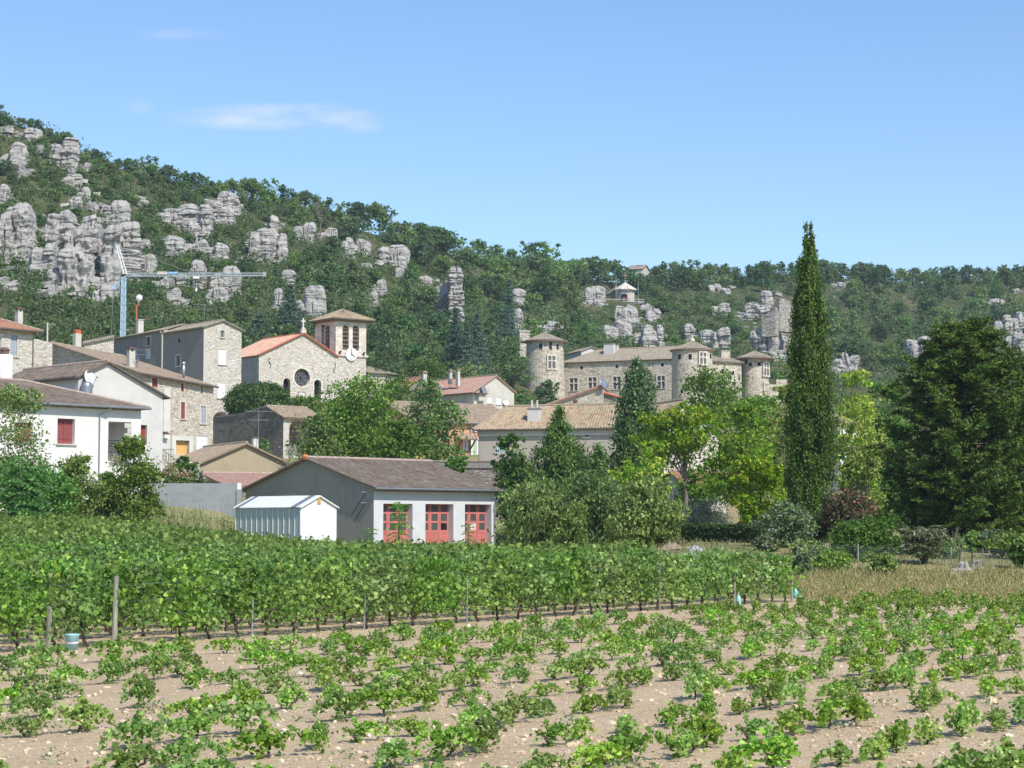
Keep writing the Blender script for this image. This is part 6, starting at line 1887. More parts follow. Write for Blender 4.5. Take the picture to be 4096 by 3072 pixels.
# ================================================================ the castle
CS = 'castle'
def round_tower(name, label, px0, px1, ye, yt, yb, D, x_tip0, x_tip1, batter=1.0, wins=(), slots=(), finial=None, group=None):
    xm = (px0 + px1) / 2
    cxy = P(xm, ye, D); Rr = (px1 - px0) / 2 * D / F
    root = empty(name, (cxy.x, cxy.y, P(xm, yb, D).z), label, 'tower', group)
    ze, zt, zb = P(xm, ye, D).z, P(xm, yt, D).z, P(xm, yb, D).z - 4
    n = 48
    prof = [(Rr * (1 + (batter - 1) * t), zb + (ze - zb) * (1 - t)) for t in [1, .8, .6, .4, .2, 0]]
    mb = MB(); mb.lathe((cxy.x, cxy.y, 0), prof, n); w_ = mb.build('wall', M['stone_castle'], root)
    Ro = (x_tip1 - x_tip0) / 2 * D / F; xt = P((x_tip0 + x_tip1) / 2, ye, D)
    # ribbed conical roof
    mb = MB(); m = max(24, int(2 * math.pi * Ro / .55)); vs_, fs_, uv_ = [], [], []
    c0 = Vector((cxy.x, cxy.y, 0)); zl = ze - .15
    rows = 10
    for j in range(rows + 1):
        t = j / rows; r = Ro * (1 - t) + .02
        for i in range(m * 4):
            a = 6.28318 * i / (m * 4); h = .09 * abs(math.sin(math.pi * (i % 4) / 4)) * (1 - t * .8)
            vs_.append(c0 + Vector((r * math.cos(a), r * math.sin(a), zl + (zt - zl) * (t ** 1.06) + h)))
    for j in range(rows):
        for i in range(m * 4):
            k2 = (i + 1) % (m * 4); fs_.append((j * m * 4 + i, j * m * 4 + k2, (j + 1) * m * 4 + k2, (j + 1) * m * 4 + i))
            sl_ = math.hypot(Ro, zt - zl); u0, u1 = i / 4 * .3, (i + 1) / 4 * .3; uv_.append([(u0, j / rows * sl_), (u1, j / rows * sl_), (u1, (j + 1) / rows * sl_), (u0, (j + 1) / rows * sl_)])
    mb.mesh(vs_, fs_, 0, uv_)
    mb.lathe((cxy.x, cxy.y, 0), [(Ro * .99, zl - .02), (Ro * .99, zl - .16), (Rr * .98, zl - .2)], n, 1)
    mb.build('roof', [M['tile_grey'], M['cornice']], root)
    if finial:
        zf = P(xm, finial, D).z; mb = MB(); mb.lathe((cxy.x, cxy.y, 0), [(.5, zt - .15), (.42, zt + .3), (.16, zt + .5), (.28, zt + .75), (.05, zf), (.01, zf + .02)], 12); mb.build('finial', M['stone_ashlar'], root)
    def on_wall(px, py):
        rx, rz_ = ray(px, py); z_ = None
        # hit of the pixel's vertical plane with the cylinder
        A_ = rx * rx + 1; B_ = -2 * (rx * cxy.x + cxy.y); C_ = cxy.x ** 2 + cxy.y ** 2 - Rr ** 2
        disc = B_ * B_ - 4 * A_ * C_
        y = (-B_ - math.sqrt(max(disc, 0))) / (2 * A_); return Vector((rx * y, y, CAMZ + rz_ * y))
    for kind, x0, y0, x1, y1 in wins:
        q = on_wall((x0 + x1) / 2, (y0 + y1) / 2); nn = Vector((q.x - cxy.x, q.y - cxy.y, 0)).normalized(); uu = Vector((-nn.y, nn.x, 0))
        if uu.x < 0: uu = -uu
        h = abs(P(0, y0, q.y).z - P(0, y1, q.y).z); w = h * (.62 if kind == 'cross' else .5)
        f, pn = MB(), MB()
        q0 = q + nn * .02
        f.box(q0 + nn * .02, w + .5, .25, h + .5, uu)
        for i in (-1, 1): f.box(q0 + uu * i * (w / 2 + .12) + nn * .1, .26, .3, h + .5, uu)
        f.box(q0 + Z * (h / 2 + .13) + nn * .1, w + .5, .31, .26, uu); f.box(q0 - Z * (h / 2 + .13) + nn * .12, w + .7, .35, .26, uu)
        if kind == 'cross':
            f.box(q0 + nn * .17, .22, .12, h, uu); f.box(q0 + nn * .17 + Z * h * .12, w, .11, .22, uu)
        wo = f.build('window', M['stone_ashlar'], root)
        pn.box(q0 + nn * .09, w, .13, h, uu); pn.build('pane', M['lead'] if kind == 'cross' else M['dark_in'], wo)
    for x0, y0, x1, y1 in slots:
        sm = MB()
        q = on_wall((x0 + x1) / 2, (y0 + y1) / 2); nn = Vector((q.x - cxy.x, q.y - cxy.y, 0)).normalized(); uu = Vector((-nn.y, nn.x, 0))
        sm.box(q, .55, .12, abs(P(0, y0, q.y).z - P(0, y1, q.y).z), uu)
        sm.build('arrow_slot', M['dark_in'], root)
    return root
r6 = lambda *a: rr_(c6, *a)
round_tower('castle_tower', 'left round castle tower with a low conical roof and a cross window', 2106, 2253, 1364, 1329, 1625, 384, 2076, 2262, 1.16,
            [('cross', *r6(350, 782, 408, 874)), ('cross', *r6(352, 942, 410, 1030))], [r6(294, 690, 306, 740), r6(366, 705, 378, 742), r6(418, 695, 428, 735), r6(296, 765, 306, 785), r6(358, 678, 388, 702)], None)
round_tower('castle_tower', 'middle round castle tower with a pointed stone finial standing forward of the roof', 2688, 2849, 1399, 1362, 1600, 366, 2680, 2861, 1.04,
            [('cross', *r6(1462, 758, 1524, 842)), ('cross', *r6(1466, 908, 1526, 990))], [r6(1318, 770, 1330, 806), r6(1395, 768, 1411, 806), r6(1545, 765, 1560, 800)], 1341)
round_tower('castle_tower', 'right round castle tower with a low conical roof at the end of the castle', 2966, 3073, 1432, 1402, 1600, 381, 2917, 3081, 1.05,
            [('cross', *r6(1944, 836, 1972, 925)), ('cross', *r6(1944, 985, 1972, 1050))], [r6(1806, 806, 1828, 840), r6(1840, 830, 1852, 858), r6(1905, 828, 1917, 856)], None)
cm = House('castle_range', 'long castle range with round attic windows and stone cross windows under a grey tiled roof', 'castle', 2250, 1560, 388, -24, M['stone_castle'])
cm.size(cm.A(2700, 1560), 11.0)
ze = cm.zat(cm.L, 0, 1436); 
for x0, y0, x1, y1 in ((513, 945, 571, 1038), (651, 940, 710, 1022), (833, 935, 890, 1026), (1010, 935, 1065, 1026), (1160, 930, 1215, 1020)):
    cm.win('front', r6(x0, y0, x1, y1), 'cross', .35, 0, None, M['stone_ashlar'], True, 'window', .22)
for x, y in ((601, 868), (862, 858), (1197, 846)):
    a_, z_ = cm.front.at(*c6(x, y)); r_ = .40
    pl_ = [(a_ + r_ * math.cos(6.283 * i / 16), z_ + r_ * math.sin(6.283 * i / 16)) for i in range(16)]; cm.hole('front', pl_, .4)
    mb = MB()
    for i in range(16):
        t0, t1 = 6.283 * i / 16, 6.283 * (i + 1) / 16; mb.face([cm.front.p(a_ + q * math.cos(t), z_ + q * math.sin(t), .03) for q, t in ((r_, t0), (r_ * 1.7, t0), (r_ * 1.7, t1), (r_, t1))])
    oc = cm.part(mb, 'round_window', M['trim_stone']); mb = MB(); mb.face([cm.front.p(x_, y_, -.37) for x_, y_ in pl_]); cm.part(mb, 'pane', M['glass'], oc)
mb = MB()
for sd, a1 in (('front', cm.L), ('left', 11), ('right', 11), ('back', cm.L)): cm.wall_side(mb, sd, [(0, 18), (a1, 18), (a1, ze), (0, ze)])
cm.part(mb, 'wall', M['stone_castle'])
rbq = 5.5; zr = CAMZ + rzof(1386) * cm.at(cm.L, rbq).y
e0, e1, e2, e3 = cm.at(-.5, -.5, ze), cm.at(cm.L + .5, -.5, ze), cm.at(cm.L + .5, 11.5, ze), cm.at(-.5, 11.5, ze); r0, r1 = cm.at(5.5, rbq, zr), cm.at(cm.L + .5, rbq, zr)
rf = MB(); cm.roof_patch(rf, e0, e1, r1, r0, .34, .08); cm.roof_patch(rf, e3, e0, r0, r0, .34, .08); cm.roof_patch(rf, e2, e3, r0, r1, .34, .08); cm.ridge(rf, r0 + Z * .05, r1 + Z * .05, .18)
cm.part(rf, 'roof', [M['tile_grey'], M['ridge_old']])
cm.cornice('front', 0, cm.L, ze, 1)
bq = 3.4; a = cm.A(*c6(808, 740), bq); cp = cm.at(a, bq); cm.chimney(cp, 2.0, 1.2, CAMZ + rzof(1420) * cp.y, CAMZ + rzof(1377) * cp.y, M['cream_wall'], 'slab', M['ridge_old'])
a = cm.A(*c6(855, 720), 4.6); cp = cm.at(a, 4.6); cm.chimney(cp, .9, .9, CAMZ + rzof(1408) * cp.y, CAMZ + rzof(1381) * cp.y, M['trim_stone'], 'slab', M['ridge_old'])
dg = House('rear_roof', 'small grey gable showing over the ridge of the castle range', 'building', 2325, 1400, 402, 20, M['cream_wall'])
dg.size(dg.A(2412, 1400), 8.0); zq = dg.zat(0, 0, 1404); dg.gable_w(dg.L * .45, zq, zq, CAMZ + rzof(1388) * dg.o.y, 8.0, .3, .3, M['tile_grey'], M['ridge_old'], 22.0)
rwg = House('castle_wing', 'right castle wing with small arched windows between the two right towers', 'castle', 2846, 1500, 374, 32, M['stone_castle'])
rwg.size(rwg.A(2966, 1500), 9.0); ze = rwg.zat(0, 0, 1445)
for x0, y0, x1, y1 in ((1572, 868, 1588, 892), (1633, 876, 1648, 916), (1713, 888, 1728, 920)): rwg.win('front', r6(x0, y0, x1, y1), 'dark', .3, .3, None, M['stone_ashlar'], False, 'window', .14)
for x0, y0, x1, y1 in ((1708, 970, 1734, 1004), (1630, 962, 1656, 1010)): rwg.win('front', r6(x0, y0, x1, y1), 'cross', .3, 0, None, M['stone_ashlar'], True, 'window', .14)
mb = MB()
for sd, a1 in (('front', rwg.L), ('right', 9), ('left', 9), ('back', rwg.L)): rwg.wall_side(mb, sd, [(0, 18), (a1, 18), (a1, ze), (0, ze)])
rwg.part(mb, 'wall', M['stone_castle']); zr = ze + 1.5
rf = MB(); rwg.roof_patch(rf, rwg.at(-.3, -.5, ze), rwg.at(rwg.L + .4, -.5, ze), rwg.at(rwg.L + .4, 4.5, zr), rwg.at(-.3, 4.5, zr), .34, .08); rwg.roof_patch(rf, rwg.at(rwg.L + .4, 9.5, ze), rwg.at(-.3, 9.5, ze), rwg.at(-.3, 4.5, zr), rwg.at(rwg.L + .4, 4.5, zr), .34, .08); rwg.part(rf, 'roof', M['tile_grey'])
cp = rwg.at(rwg.A(2897, 1430, 3.2), 3.2); rwg.chimney(cp, 2.1, 1.0, CAMZ + rzof(1440) * cp.y, CAMZ + rzof(1405) * cp.y, M['stone_castle'], 'slab', M['trim_stone'])
tw = House('terrace_wall', 'low castle terrace wall right of the right tower', 'wall', 3060, 1570, 376, 5, M['stone_castle'])
tw.size(tw.A(3150, 1570), .6); za, zb2 = tw.zat(0, 0, 1537), tw.zat(tw.L, 0, 1518); mb = MB(); tw.wall_side(mb, 'front', [(0, 18), (tw.L, 18), (tw.L, zb2), (tw.L * .5, zb2), (tw.L * .5, za), (0, za)]); mb.face([tw.at(tw.L * .5, 0, zb2), tw.at(tw.L, 0, zb2), tw.at(tw.L, .6, zb2), tw.at(tw.L * .5, .6, zb2)]); tw.part(mb, 'masonry', M['stone_castle'])
cx_ = P(2096, 1358, 392); root = empty('castle_chimney', cx_, 'square stone chimney behind the left castle tower', 'chimney'); mb = MB(); mb.box(cx_ - Z * 1.0, 2.0, 1.2, 5.0, (1, .2, 0)); mb.build('stack', M['stone_castle'], root); mb = MB(); mb.box(cx_ + Z * 1.6, 2.3, 1.5, .25, (1, .2, 0)); mb.build('cap', M['trim_stone'], root)

# ================================================================ hilltop chapel, crest house, ruin
base = hill_px(2501 / S, 1212 / S); D = base.y
root = empty('hilltop_chapel', (base.x, base.y, P(2501, 1212, D).z), 'small pale eight sided chapel with a red arched door on the wooded slope', 'chapel')
Rr = (2540 - 2462) / 2 * D / F
ze, zt, zb = P(0, 1158, D).z, P(0, 1129, D).z, P(0, 1212, D).z - 3
mb = MB(); mb.lathe((base.x, base.y, 0), [(Rr, zb), (Rr, ze)], 8, 0, R(22.5), R(382.5)); mb.build('wall', M['stone_pale'], root)
mb = MB(); mb.lathe((base.x, base.y, 0), [(Rr * 1.28, ze - .12), (Rr * .6, ze + (zt - ze) * .5), (.02, zt)], 8, 0, R(22.5), R(382.5)); mb.lathe((base.x, base.y, 0), [(Rr * 1.28, ze - .12), (Rr * 1.28, ze - .34), (Rr * .95, ze - .3)], 8, 1, R(22.5), R(382.5)); mb.build('roof', [M['stone_ashlar'], M['trim_stone']], root)
fy = base.y - Rr * math.cos(R(22.5)) - .04; dm, dw = MB(), MB()
a0, a1 = P(2485, 1190, fy), P(2509, 1190, fy); h0, h1 = P(0, 1212, fy).z, P(0, 1174, fy).z
pts = [Vector((a0.x, fy, h0)), Vector((a1.x, fy, h0))] + [Vector(((a0.x + a1.x) / 2 + (a1.x - a0.x) / 2 * math.cos(math.pi * i / 8), fy, h1 - .6 + .6 * math.sin(math.pi * i / 8))) for i in range(9)]
dm.face(pts); dm.face([p + Vector((0, .3, 0)) for p in pts])
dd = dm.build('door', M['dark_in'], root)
dw.box(Vector(((a0.x * .5 + a1.x * .5), fy - .05, (h0 + h1) / 2 - .5)), (a1.x - a0.x) * .45, .05, (h1 - h0) * .62); dw.build('door_leaf', M['rust_shutter'], dd)
mb = MB(); q = Vector((base.x, base.y, zt)); mb.tube([q, q + Z * 2.9], .06, 5); mb.bar(q + Z * 2.0 - Vector((.7, 0, 0)), q + Z * 2.0 + Vector((.7, 0, 0)), .1); mb.build('cross', M['yellow_door'], root)
# old roof wing at its left
mb = MB(); z1_, z2_ = P(0, 1155, D).z, P(0, 1175, D).z; xl, xr = P(2420, 1170, D).x, P(2466, 1170, D).x
mb.face([Vector((xl, D + 1, zb)), Vector((xr, D - 1, zb)), Vector((xr, D - 1, z1_)), Vector((xl, D + 1, z2_ - .8))]); mb.build('side_wall', M['stone_dark'], root)
mb = MB(); mb.face([Vector((xl - .4, D + .5, z2_ - .8)), Vector((xr, D - 1.4, z1_)), Vector((xr + .5, D + 3, z1_ + 1.6)), Vector((xl + 1.5, D + 4, z2_ + 1.2))]); mb.build('side_roof', M['tile_grey'], root)
tr = empty('chapel_terrace', (base.x, base.y - Rr - 1, P(0, 1216, D).z), 'pale railed terrace in front of the hilltop chapel', 'terrace')
mb = MB(); x0, x1 = P(2478, 1214, D - 5).x, P(2515, 1214, D - 5).x; mb.box(Vector(((x0 + x1) / 2, D - Rr - 1.2, P(0, 1216, D - 5).z)), x1 - x0, 3.0, .5); mb.build('slab', M['stone_ashlar'], tr)
mb = MB(); xa, xb = P(2416, 1200, D - 5).x, P(2575, 1200, D - 5).x
for yy in (1197, 1206): zz = P(0, yy, D - 5).z; mb.bar(Vector((xa + (0 if yy < 1200 else 4.5), D - 5, zz)), Vector((xb, D - 5, zz)), .16)
for i in range(9): x = xa + (xb - xa) * i / 8; mb.tube([Vector((x, D - 5, P(0, 1222, D - 5).z)), Vector((x, D - 5, P(0, 1196, D - 5).z))], .07, 5)
mb.build('railing', M['trim_stone'], tr)
for px, y0, y1 in ((2464, 1104, 1195), (2511, 1118, 1195), (2553, 1125, 1190)):
    a = P(px, y1, D - 6); o_ = empty('scaffold_pole', a, 'thin %s scaffold pole at the hilltop chapel' % ('left' if px < 2480 else 'middle' if px < 2530 else 'right'), 'pole'); mb = MB(); mb.tube([a - Z * 1.5, P(px, y0, D - 6)], .07, 6); mb.build('pole', M['crane_jib'], o_)
    mb = MB(); q = P(px, y0 + (y1 - y0) * .45, D - 6); mb.tube([q - Vector((.25, 0, 0)), q + Vector((.25, 0, 0))], .06, 6); mb.build('coupler', M['steel'], o_)
ch = House('crest_house', 'pale stone house with a chimney on the crest of the hill', 'house', 2510, 1090, 655, -20, M['stone_pale'])
ch.size(ch.A(2568, 1090), 10.0); zF = ch.zat(0, 0, 1078); zq = ch.zat(0, 3, 1066)
ch.gable_u(4.5, zF, zF, zq + .3, .4, .4, M['tile_grey'], M['ridge_old'], zF - 12, .4)
cp = ch.at(ch.A(2559, 1070, 3.5), 3.5); ch.chimney(cp, 1.5, 1.2, zF, CAMZ + rzof(1064) * cp.y, M['stone_pale'], 'slab', M['stove_pipe'])
ru = House('ruined_tower', 'ruined square stone tower on a rock between the castle and the tall cypress', 'ruin', 3118, 1300, 470, 40, M['stone_ruin'])
ru.size(ru.A(3176, 1300), ru.B(3095, 1300)); z0 = ru.zat(0, 0, 1325); zt = ru.zat(0, 0, 1193)
mb = MB(); ru.wall_side(mb, 'front', [(0, z0), (ru.L, z0), (ru.L, zt - 1.5), (ru.L * .8, zt - .6), (ru.L * .55, zt - .2), (ru.L * .3, zt), (0, zt)]); ru.wall_side(mb, 'left', [(0, z0), (ru.W, z0), (ru.W, zt - 1.8), (ru.W * .6, zt - 1.2), (ru.W * .5, zt - .1), (0, zt)])
ru.wall_side(mb, 'right', [(0, z0), (ru.W, z0), (ru.W, zt - 1.4), (0, zt - 1.5)]); ru.wall_side(mb, 'back', [(0, z0), (ru.L, z0), (ru.L, zt - 1.4), (0, zt - 1.8)]); ru.part(mb, 'wall', M['stone_ruin'])
rv = House('ruined_wall', 'broken ruin wall with a dark left face below the ruined tower', 'ruin', 3103, 1320, 466, 62, M['stone_ruin'])
rv.size(2.2, rv.B(3047, 1300)); z0 = rv.zat(0, 0, 1345); zA = rv.zat(0, 0, 1228); zB_ = rv.zat(0, rv.W, 1258)
mb = MB(); W_ = rv.W; rv.wall_side(mb, 'left', [(0, z0), (W_, z0), (W_, zB_), (W_ * .62, zB_ + .1), (W_ * .6, zB_ + 1.0), (W_ * .35, zB_ + .6), (W_ * .3, zA - .8), (0, zA)]); rv.wall_side(mb, 'front', [(0, z0), (2.2, z0), (2.2, zA - 1.0), (.9, zA - .1), (0, zA)]); rv.wall_side(mb, 'right', [(0, z0), (W_, z0), (W_, zB_ - .5), (0, zA - 1)]); mb.face([rv.at(0, 0, zA), rv.at(2.2, 0, zA - 1), rv.at(2.2, W_, zB_ - .5), rv.at(0, W_, zB_)])
rv.part(mb, 'wall', M['stone_ruin'])

# ================================================================ the crane
D = 305
a, top = P(491, 1335, D), P(495, 1108, D)
root = empty('tower_crane', a, 'light blue tower crane with a long lattice jib behind the tall stone house', 'crane')
mb = MB(); w = 18 * D / F * 1.0
base = Vector((a.x, a.y, a.z - 8)); 
for i in (-1, 1):
    for j in (-1, 1): mb.bar(base + Vector((i * w / 2, j * w / 2, 0)), Vector((top.x + i * w * .42, D + j * w * .42, top.z)), .13)
n = 26
for i in range(n):
    t0, t1 = i / n, (i + 1) / n; p0, p1 = base.lerp(Vector((top.x, D, top.z)), t0), base.lerp(Vector((top.x, D, top.z)), t1); s = 1 if i % 2 else -1
    for j in (-1, 1):
        mb.bar(p0 + Vector((s * w / 2, j * w / 2, 0)), p1 + Vector((-s * w / 2, j * w / 2, 0)), .07); mb.bar(p0 + Vector((j * w / 2, s * w / 2, 0)), p1 + Vector((j * w / 2, -s * w / 2, 0)), .07)
mb.box(base.lerp(Vector((top.x, D, top.z)), .62), w * .82, w * .82, (top.z - base.z) * .72, (1, 0, 0)); mb.build('mast', M['crane'], root)
hd_ = P(503, 1100, D)
mb = MB()
p0, p1 = P(508, 1100, D), P(1058, 1098, D + 6); hj = 13 * D / F
for o in (-.35, .35): mb.bar(p0 + Vector((0, o, -hj * .4)), p1 + Vector((0, o, -hj * .4)), .09)
mb.bar(p0 + Z * hj * .6, p1 + Z * hj * .5, .09)
n = 46
for i in range(n):
    q0, q1, qm = p0.lerp(p1, i / n), p0.lerp(p1, (i + 1) / n), p0.lerp(p1, (i + .5) / n)
    for o in (-.35, .35): mb.bar(q0 + Vector((0, o, -hj * .4)), qm + Z * hj * .58, .045); mb.bar(qm + Z * hj * .58, q1 + Vector((0, o, -hj * .4)), .045)
mb.box(p1, .5, .8, .7); mb.build('jib', M['crane_jib'], root)
mb = MB(); A1, A2 = P(466, 984, D), P(470, 1000, D)
mb.bar(A1, P(496, 1095, D), .16); mb.bar(P(475, 985, D), P(508, 1098, D), .16)
for k_ in range(7): mb.bar(A1.lerp(P(496, 1095, D), k_ / 7), P(475, 985, D).lerp(P(508, 1098, D), k_ / 7), .07)
mb.build('strut', M['white_paint'], root)
mb = MB(); mb.bar(P(503, 1104, D), P(455, 1146, D), .2); mb.box(P(456, 1150, D), .7, .7, .7); mb.build('counter_arm', M['crane'], root)
mb = MB(); mb.tube([P(468, 986, D), P(563, 1017, D + 1), P(640, 1045, D + 2), P(760, 1090, D + 3)], .035, 4); mb.tube([P(456, 1000, D), P(455, 1146, D), P(444, 1345, D)], .04, 4); mb.build('cable', M['steel'], root)
def panel(x0, x1, m, nm, ink):
    mb = MB(); q0, q1 = P(x0, 1090, D + .5), P(x1, 1102, D + 1.2); q0.y -= 1.0; q1.y -= 1.0
    mb.box(Vector(((q0.x + q1.x) / 2, q0.y, (q0.z + q1.z) / 2)), q1.x - q0.x, .08, q0.z - q1.z)
    o = mb.build(nm, m, root); mb = MB(); cx = (q0.x + q1.x) / 2
    for k_ in range(11):
        if k_ == 5: continue
        mb.box(Vector((q0.x + (q1.x - q0.x) * (.1 + .08 * k_), q0.y - .05, (q0.z + q1.z) / 2 + (.04 if k_ % 3 else .0))), (q1.x - q0.x) * .05, .02, (q0.z - q1.z) * (.30 if k_ % 2 else .38))
    mb.build('lettering', ink, o)
panel(634, 675, M['white_paint'], 'white_panel', M['orange_paint']); panel(677, 719, M['sign_blue'], 'blue_panel', M['white_paint'])
mb = MB(); q = P(786, 1098, D + 3); mb.box(q - Z * .5, .9, .9, .35); mb.tube([q - Z * .5, q - Z * 2.2], .03, 4); mb.box(q - Z * 2.4, .25, .25, .5); mb.build('trolley', M['white_paint'], root)
# floodlight on an orange bracket
D = 300; a = P(549, 1276, D); root = empty('floodlight', a, 'round white floodlight on an orange post above the old grey wing', 'floodlight')
mb = MB(); mb.tube([a - Z * 3, P(545, 1222, D)], [.16, .12], 8); mb.bar(P(545, 1226, D), P(560, 1216, D), .18); mb.build('post', M['orange_paint'], root)
q = P(557, 1191, D); mb = MB(); vs_, fs_ = [], []
for kk, (r_, o_) in enumerate(((.01, -.5), (.42, -.35), (.50, 0), (.46, .08), (.01, .10))):
    for i in range(16): th = 6.28318 * i / 16; vs_.append(q + Vector((r_ * math.cos(th), 0, r_ * math.sin(th))) + Vector((.25, -.9, .15)).normalized() * o_)
for kk in range(4):
    for i in range(16): fs_.append((kk * 16 + i, kk * 16 + (i + 1) % 16, (kk + 1) * 16 + (i + 1) % 16, (kk + 1) * 16 + i))
mb.mesh(vs_, fs_); mb.tube([q - Z * .3, P(552, 1216, D)], .05, 6); mb.build('lamp_head', M['shed_white'], root, True)
mb = MB(); mb.bar(P(540, 1280, D), P(606, 1276, D), .3, .2); mb.build('beam', M['wood'], root)

# ================================================================ trees and bushes of the village and the gardens
def spot(x, D):
    """the place at column x of the 2212-wide picture, on the ground at distance D"""
    q = P(x * S, 2000, D); return Vector((q.x, q.y, ground_z(q.x, q.y)))
def ztop(y, D): return P(CX, y * S, D).z
def mpx(n, D): return n * S * D / F                       # pixels of the 2212-wide picture -> metres
def broad(name, x, w, ytop, D, leafm, n, size, label, base=.05, seed=1, bark='bark', zb=None, lobes=9, limbs=14, cat='tree', group=None, blobs=None, r0=None, **kw):
    q = spot(x, D)
    if zb is not None: q.z = zb
    H = ztop(ytop, D) - q.z; W = mpx(w, D)
    rng = random.Random(seed)
    bl = [(0, 0, H * .42, W / 2, W / 2, H * .56)] if blobs else round_blobs(rng, H, W, base, lobes)
    d = dict(per=26, spread=.22, shell=.55, rough=.28, asp=.7); d.update(kw)
    return make_tree(name, seed, H, bl, n, size, leafm, M[bark], H * max(.3, base + .25), r0 or max(.05, min(.3, H * .02)), limbs, label, cat, group, q, 0.0, **d)[0]

def fronds(rng, bases, dirs, L_, pairs, size, droop=.5):
    """pinnate leaves: leaflets in pairs along arching ribs -> points and leaflet axes"""
    C, A = [], []
    for b, d in zip(bases, dirs):
        l = L_ * rng.uniform(.7, 1.2)
        side = np.cross(d, [0, 0, 1.0]); side /= np.linalg.norm(side) + 1e-6
        for i in range(pairs):
            t = (i + 1) / pairs
            p = b + d * l * t + np.array([0, 0, -droop * l * t * t])
            tang = d + np.array([0, 0, -2 * droop * t]); tang /= np.linalg.norm(tang)
            for s in (-1, 1):
                ax = side * s + tang * .45 + np.array([0, 0, -.15]); ax /= np.linalg.norm(ax)
                C.append(p + ax * size * .5); A.append(ax)
    return np.array(C), np.array(A)
def frond_plant(name, q, H, W, seed, nst, leafm, L_, pairs, size, label, cat='tree', droop=.5, asp=.36, stem='bark', shell_top=False):
    root = empty(name, q, label, cat)
    rng = np.random.default_rng(seed); rr0 = random.Random(seed)
    bases, dirs = [], []; mb = MB()
    for s in range(nst):
        a = 6.283 * s / nst + rr0.uniform(-.4, .4); r = W * .5 * rr0.uniform(.0, .62) if nst > 1 else 0
        h = H * rr0.uniform(.55, 1.0) if s else H
        top = Vector((math.cos(a) * r, math.sin(a) * r, h - L_ * .25)); mid = Vector((top.x * .35, top.y * .35, h * .5))
        mb.tube([(0, 0, -.2), mid, top], [H * .014 + .012, H * .010 + .01, .012], 6)
        k = max(7, int(h / (.16 if nst == 1 else .30)))
        for i in range(k):
            t = (.30 if nst == 1 else .45) + (1 - (.30 if nst == 1 else .45)) * i / k
            p = mid.lerp(top, max(0, (t - .5) * 2)) if t > .5 else Vector((0, 0, 0)).lerp(mid, t * 2)
            az = i * 2.4 + s; el = -.1 + .9 * t * rr0.uniform(.6, 1.1)
            bases.append(np.array(p)); dirs.append(np.array([math.cos(az) * math.cos(el), math.sin(az) * math.cos(el), math.sin(el)]))
    C, A = fronds(rng, bases, dirs, L_, pairs, size, droop)
    V = leaf_faces(rng, C, size, .6, asp, 0, None, A)
    link('crown', mesh_np('crown', V, 4, leafm), root, keep=False); mb.build('trunk', M[stem], root, keep=False)
    return root
def cone_tree(name, q, H, prof, seed, leafm, n, size, label, clumps=420, el=(.16, .42), asp=.42, layered=0.0, up=1.0, cat='tree', group=None, barkm='bark', rag=1.0):
    """upright conifer: clumps of sprays over a tapering body; prof: (height share, radius) pairs"""
    rng = np.random.default_rng(seed)
    root = empty(name, q, label, cat, group)
    zt = rng.uniform(0, 1, clumps * 3); rad = np.interp(zt, [a for a, b in prof], [b for a, b in prof]); rm = max(b for a, b in prof)
    keep = rng.uniform(0, 1, len(zt)) < (rad / rm) ** .9 + .07; zt, rad = zt[keep][:clumps], rad[keep][:clumps]
    m = len(zt); az = rng.uniform(0, 6.283, m)
    lump = 1 + rag * (.12 * np.sin(az * 3 + zt * 17) + .09 * np.sin(az * 5 - zt * 41))
    rr1 = rad * lump * rng.uniform(.62, 1.05, m) 
    zz = zt * H
    if layered: zz = np.round(zz / layered) * layered + rng.normal(size=m) * layered * .16 - rr1 * .12
    cc = np.stack([np.cos(az) * rr1, np.sin(az) * rr1, zz], 1)
    idx = rng.integers(0, m, n)
    sc = np.clip(.45 + .75 * rad / rm, .3, 1.2)[idx][:, None]
    g = rng.normal(size=(n, 3)) * np.array([el[0], el[0], el[1]]) * sc
    out = np.stack([np.cos(az), np.sin(az), np.zeros(m)], 1)[idx]
    C = cc[idx] + g + out * .05
    ax = out * .55 + np.array([0, 0, up]) + rng.normal(size=(n, 3)) * .3
    ax /= np.linalg.norm(ax, axis=1, keepdims=True)
    V = leaf_faces(rng, C, size, .1, asp, 0, out * .9, ax)
    # dark inner sprays close the body
    k = n // 5; zt2 = rng.uniform(.02, .93, k); r2 = np.interp(zt2, [a for a, b in prof], [b for a, b in prof]) * .5 * np.sqrt(rng.uniform(0, 1, k)); a2 = rng.uniform(0, 6.283, k)
    C2 = np.stack([np.cos(a2) * r2, np.sin(a2) * r2, zt2 * H], 1)
    V2 = leaf_faces(rng, C2, size * 1.7, .1, .7, 0)
    link('crown', mesh_np('crown', np.concatenate([V, V2]), 4, leafm), root, keep=False)
    mb = MB(); r0 = max(.08, H * .012); mb.tube([(0, 0, -.3), (0, 0, H * .5), (0, 0, H * .93)], [r0 * 1.3, r0 * .7, .02], 8); mb.build('trunk', M[barkm], root, keep=False)
    return root

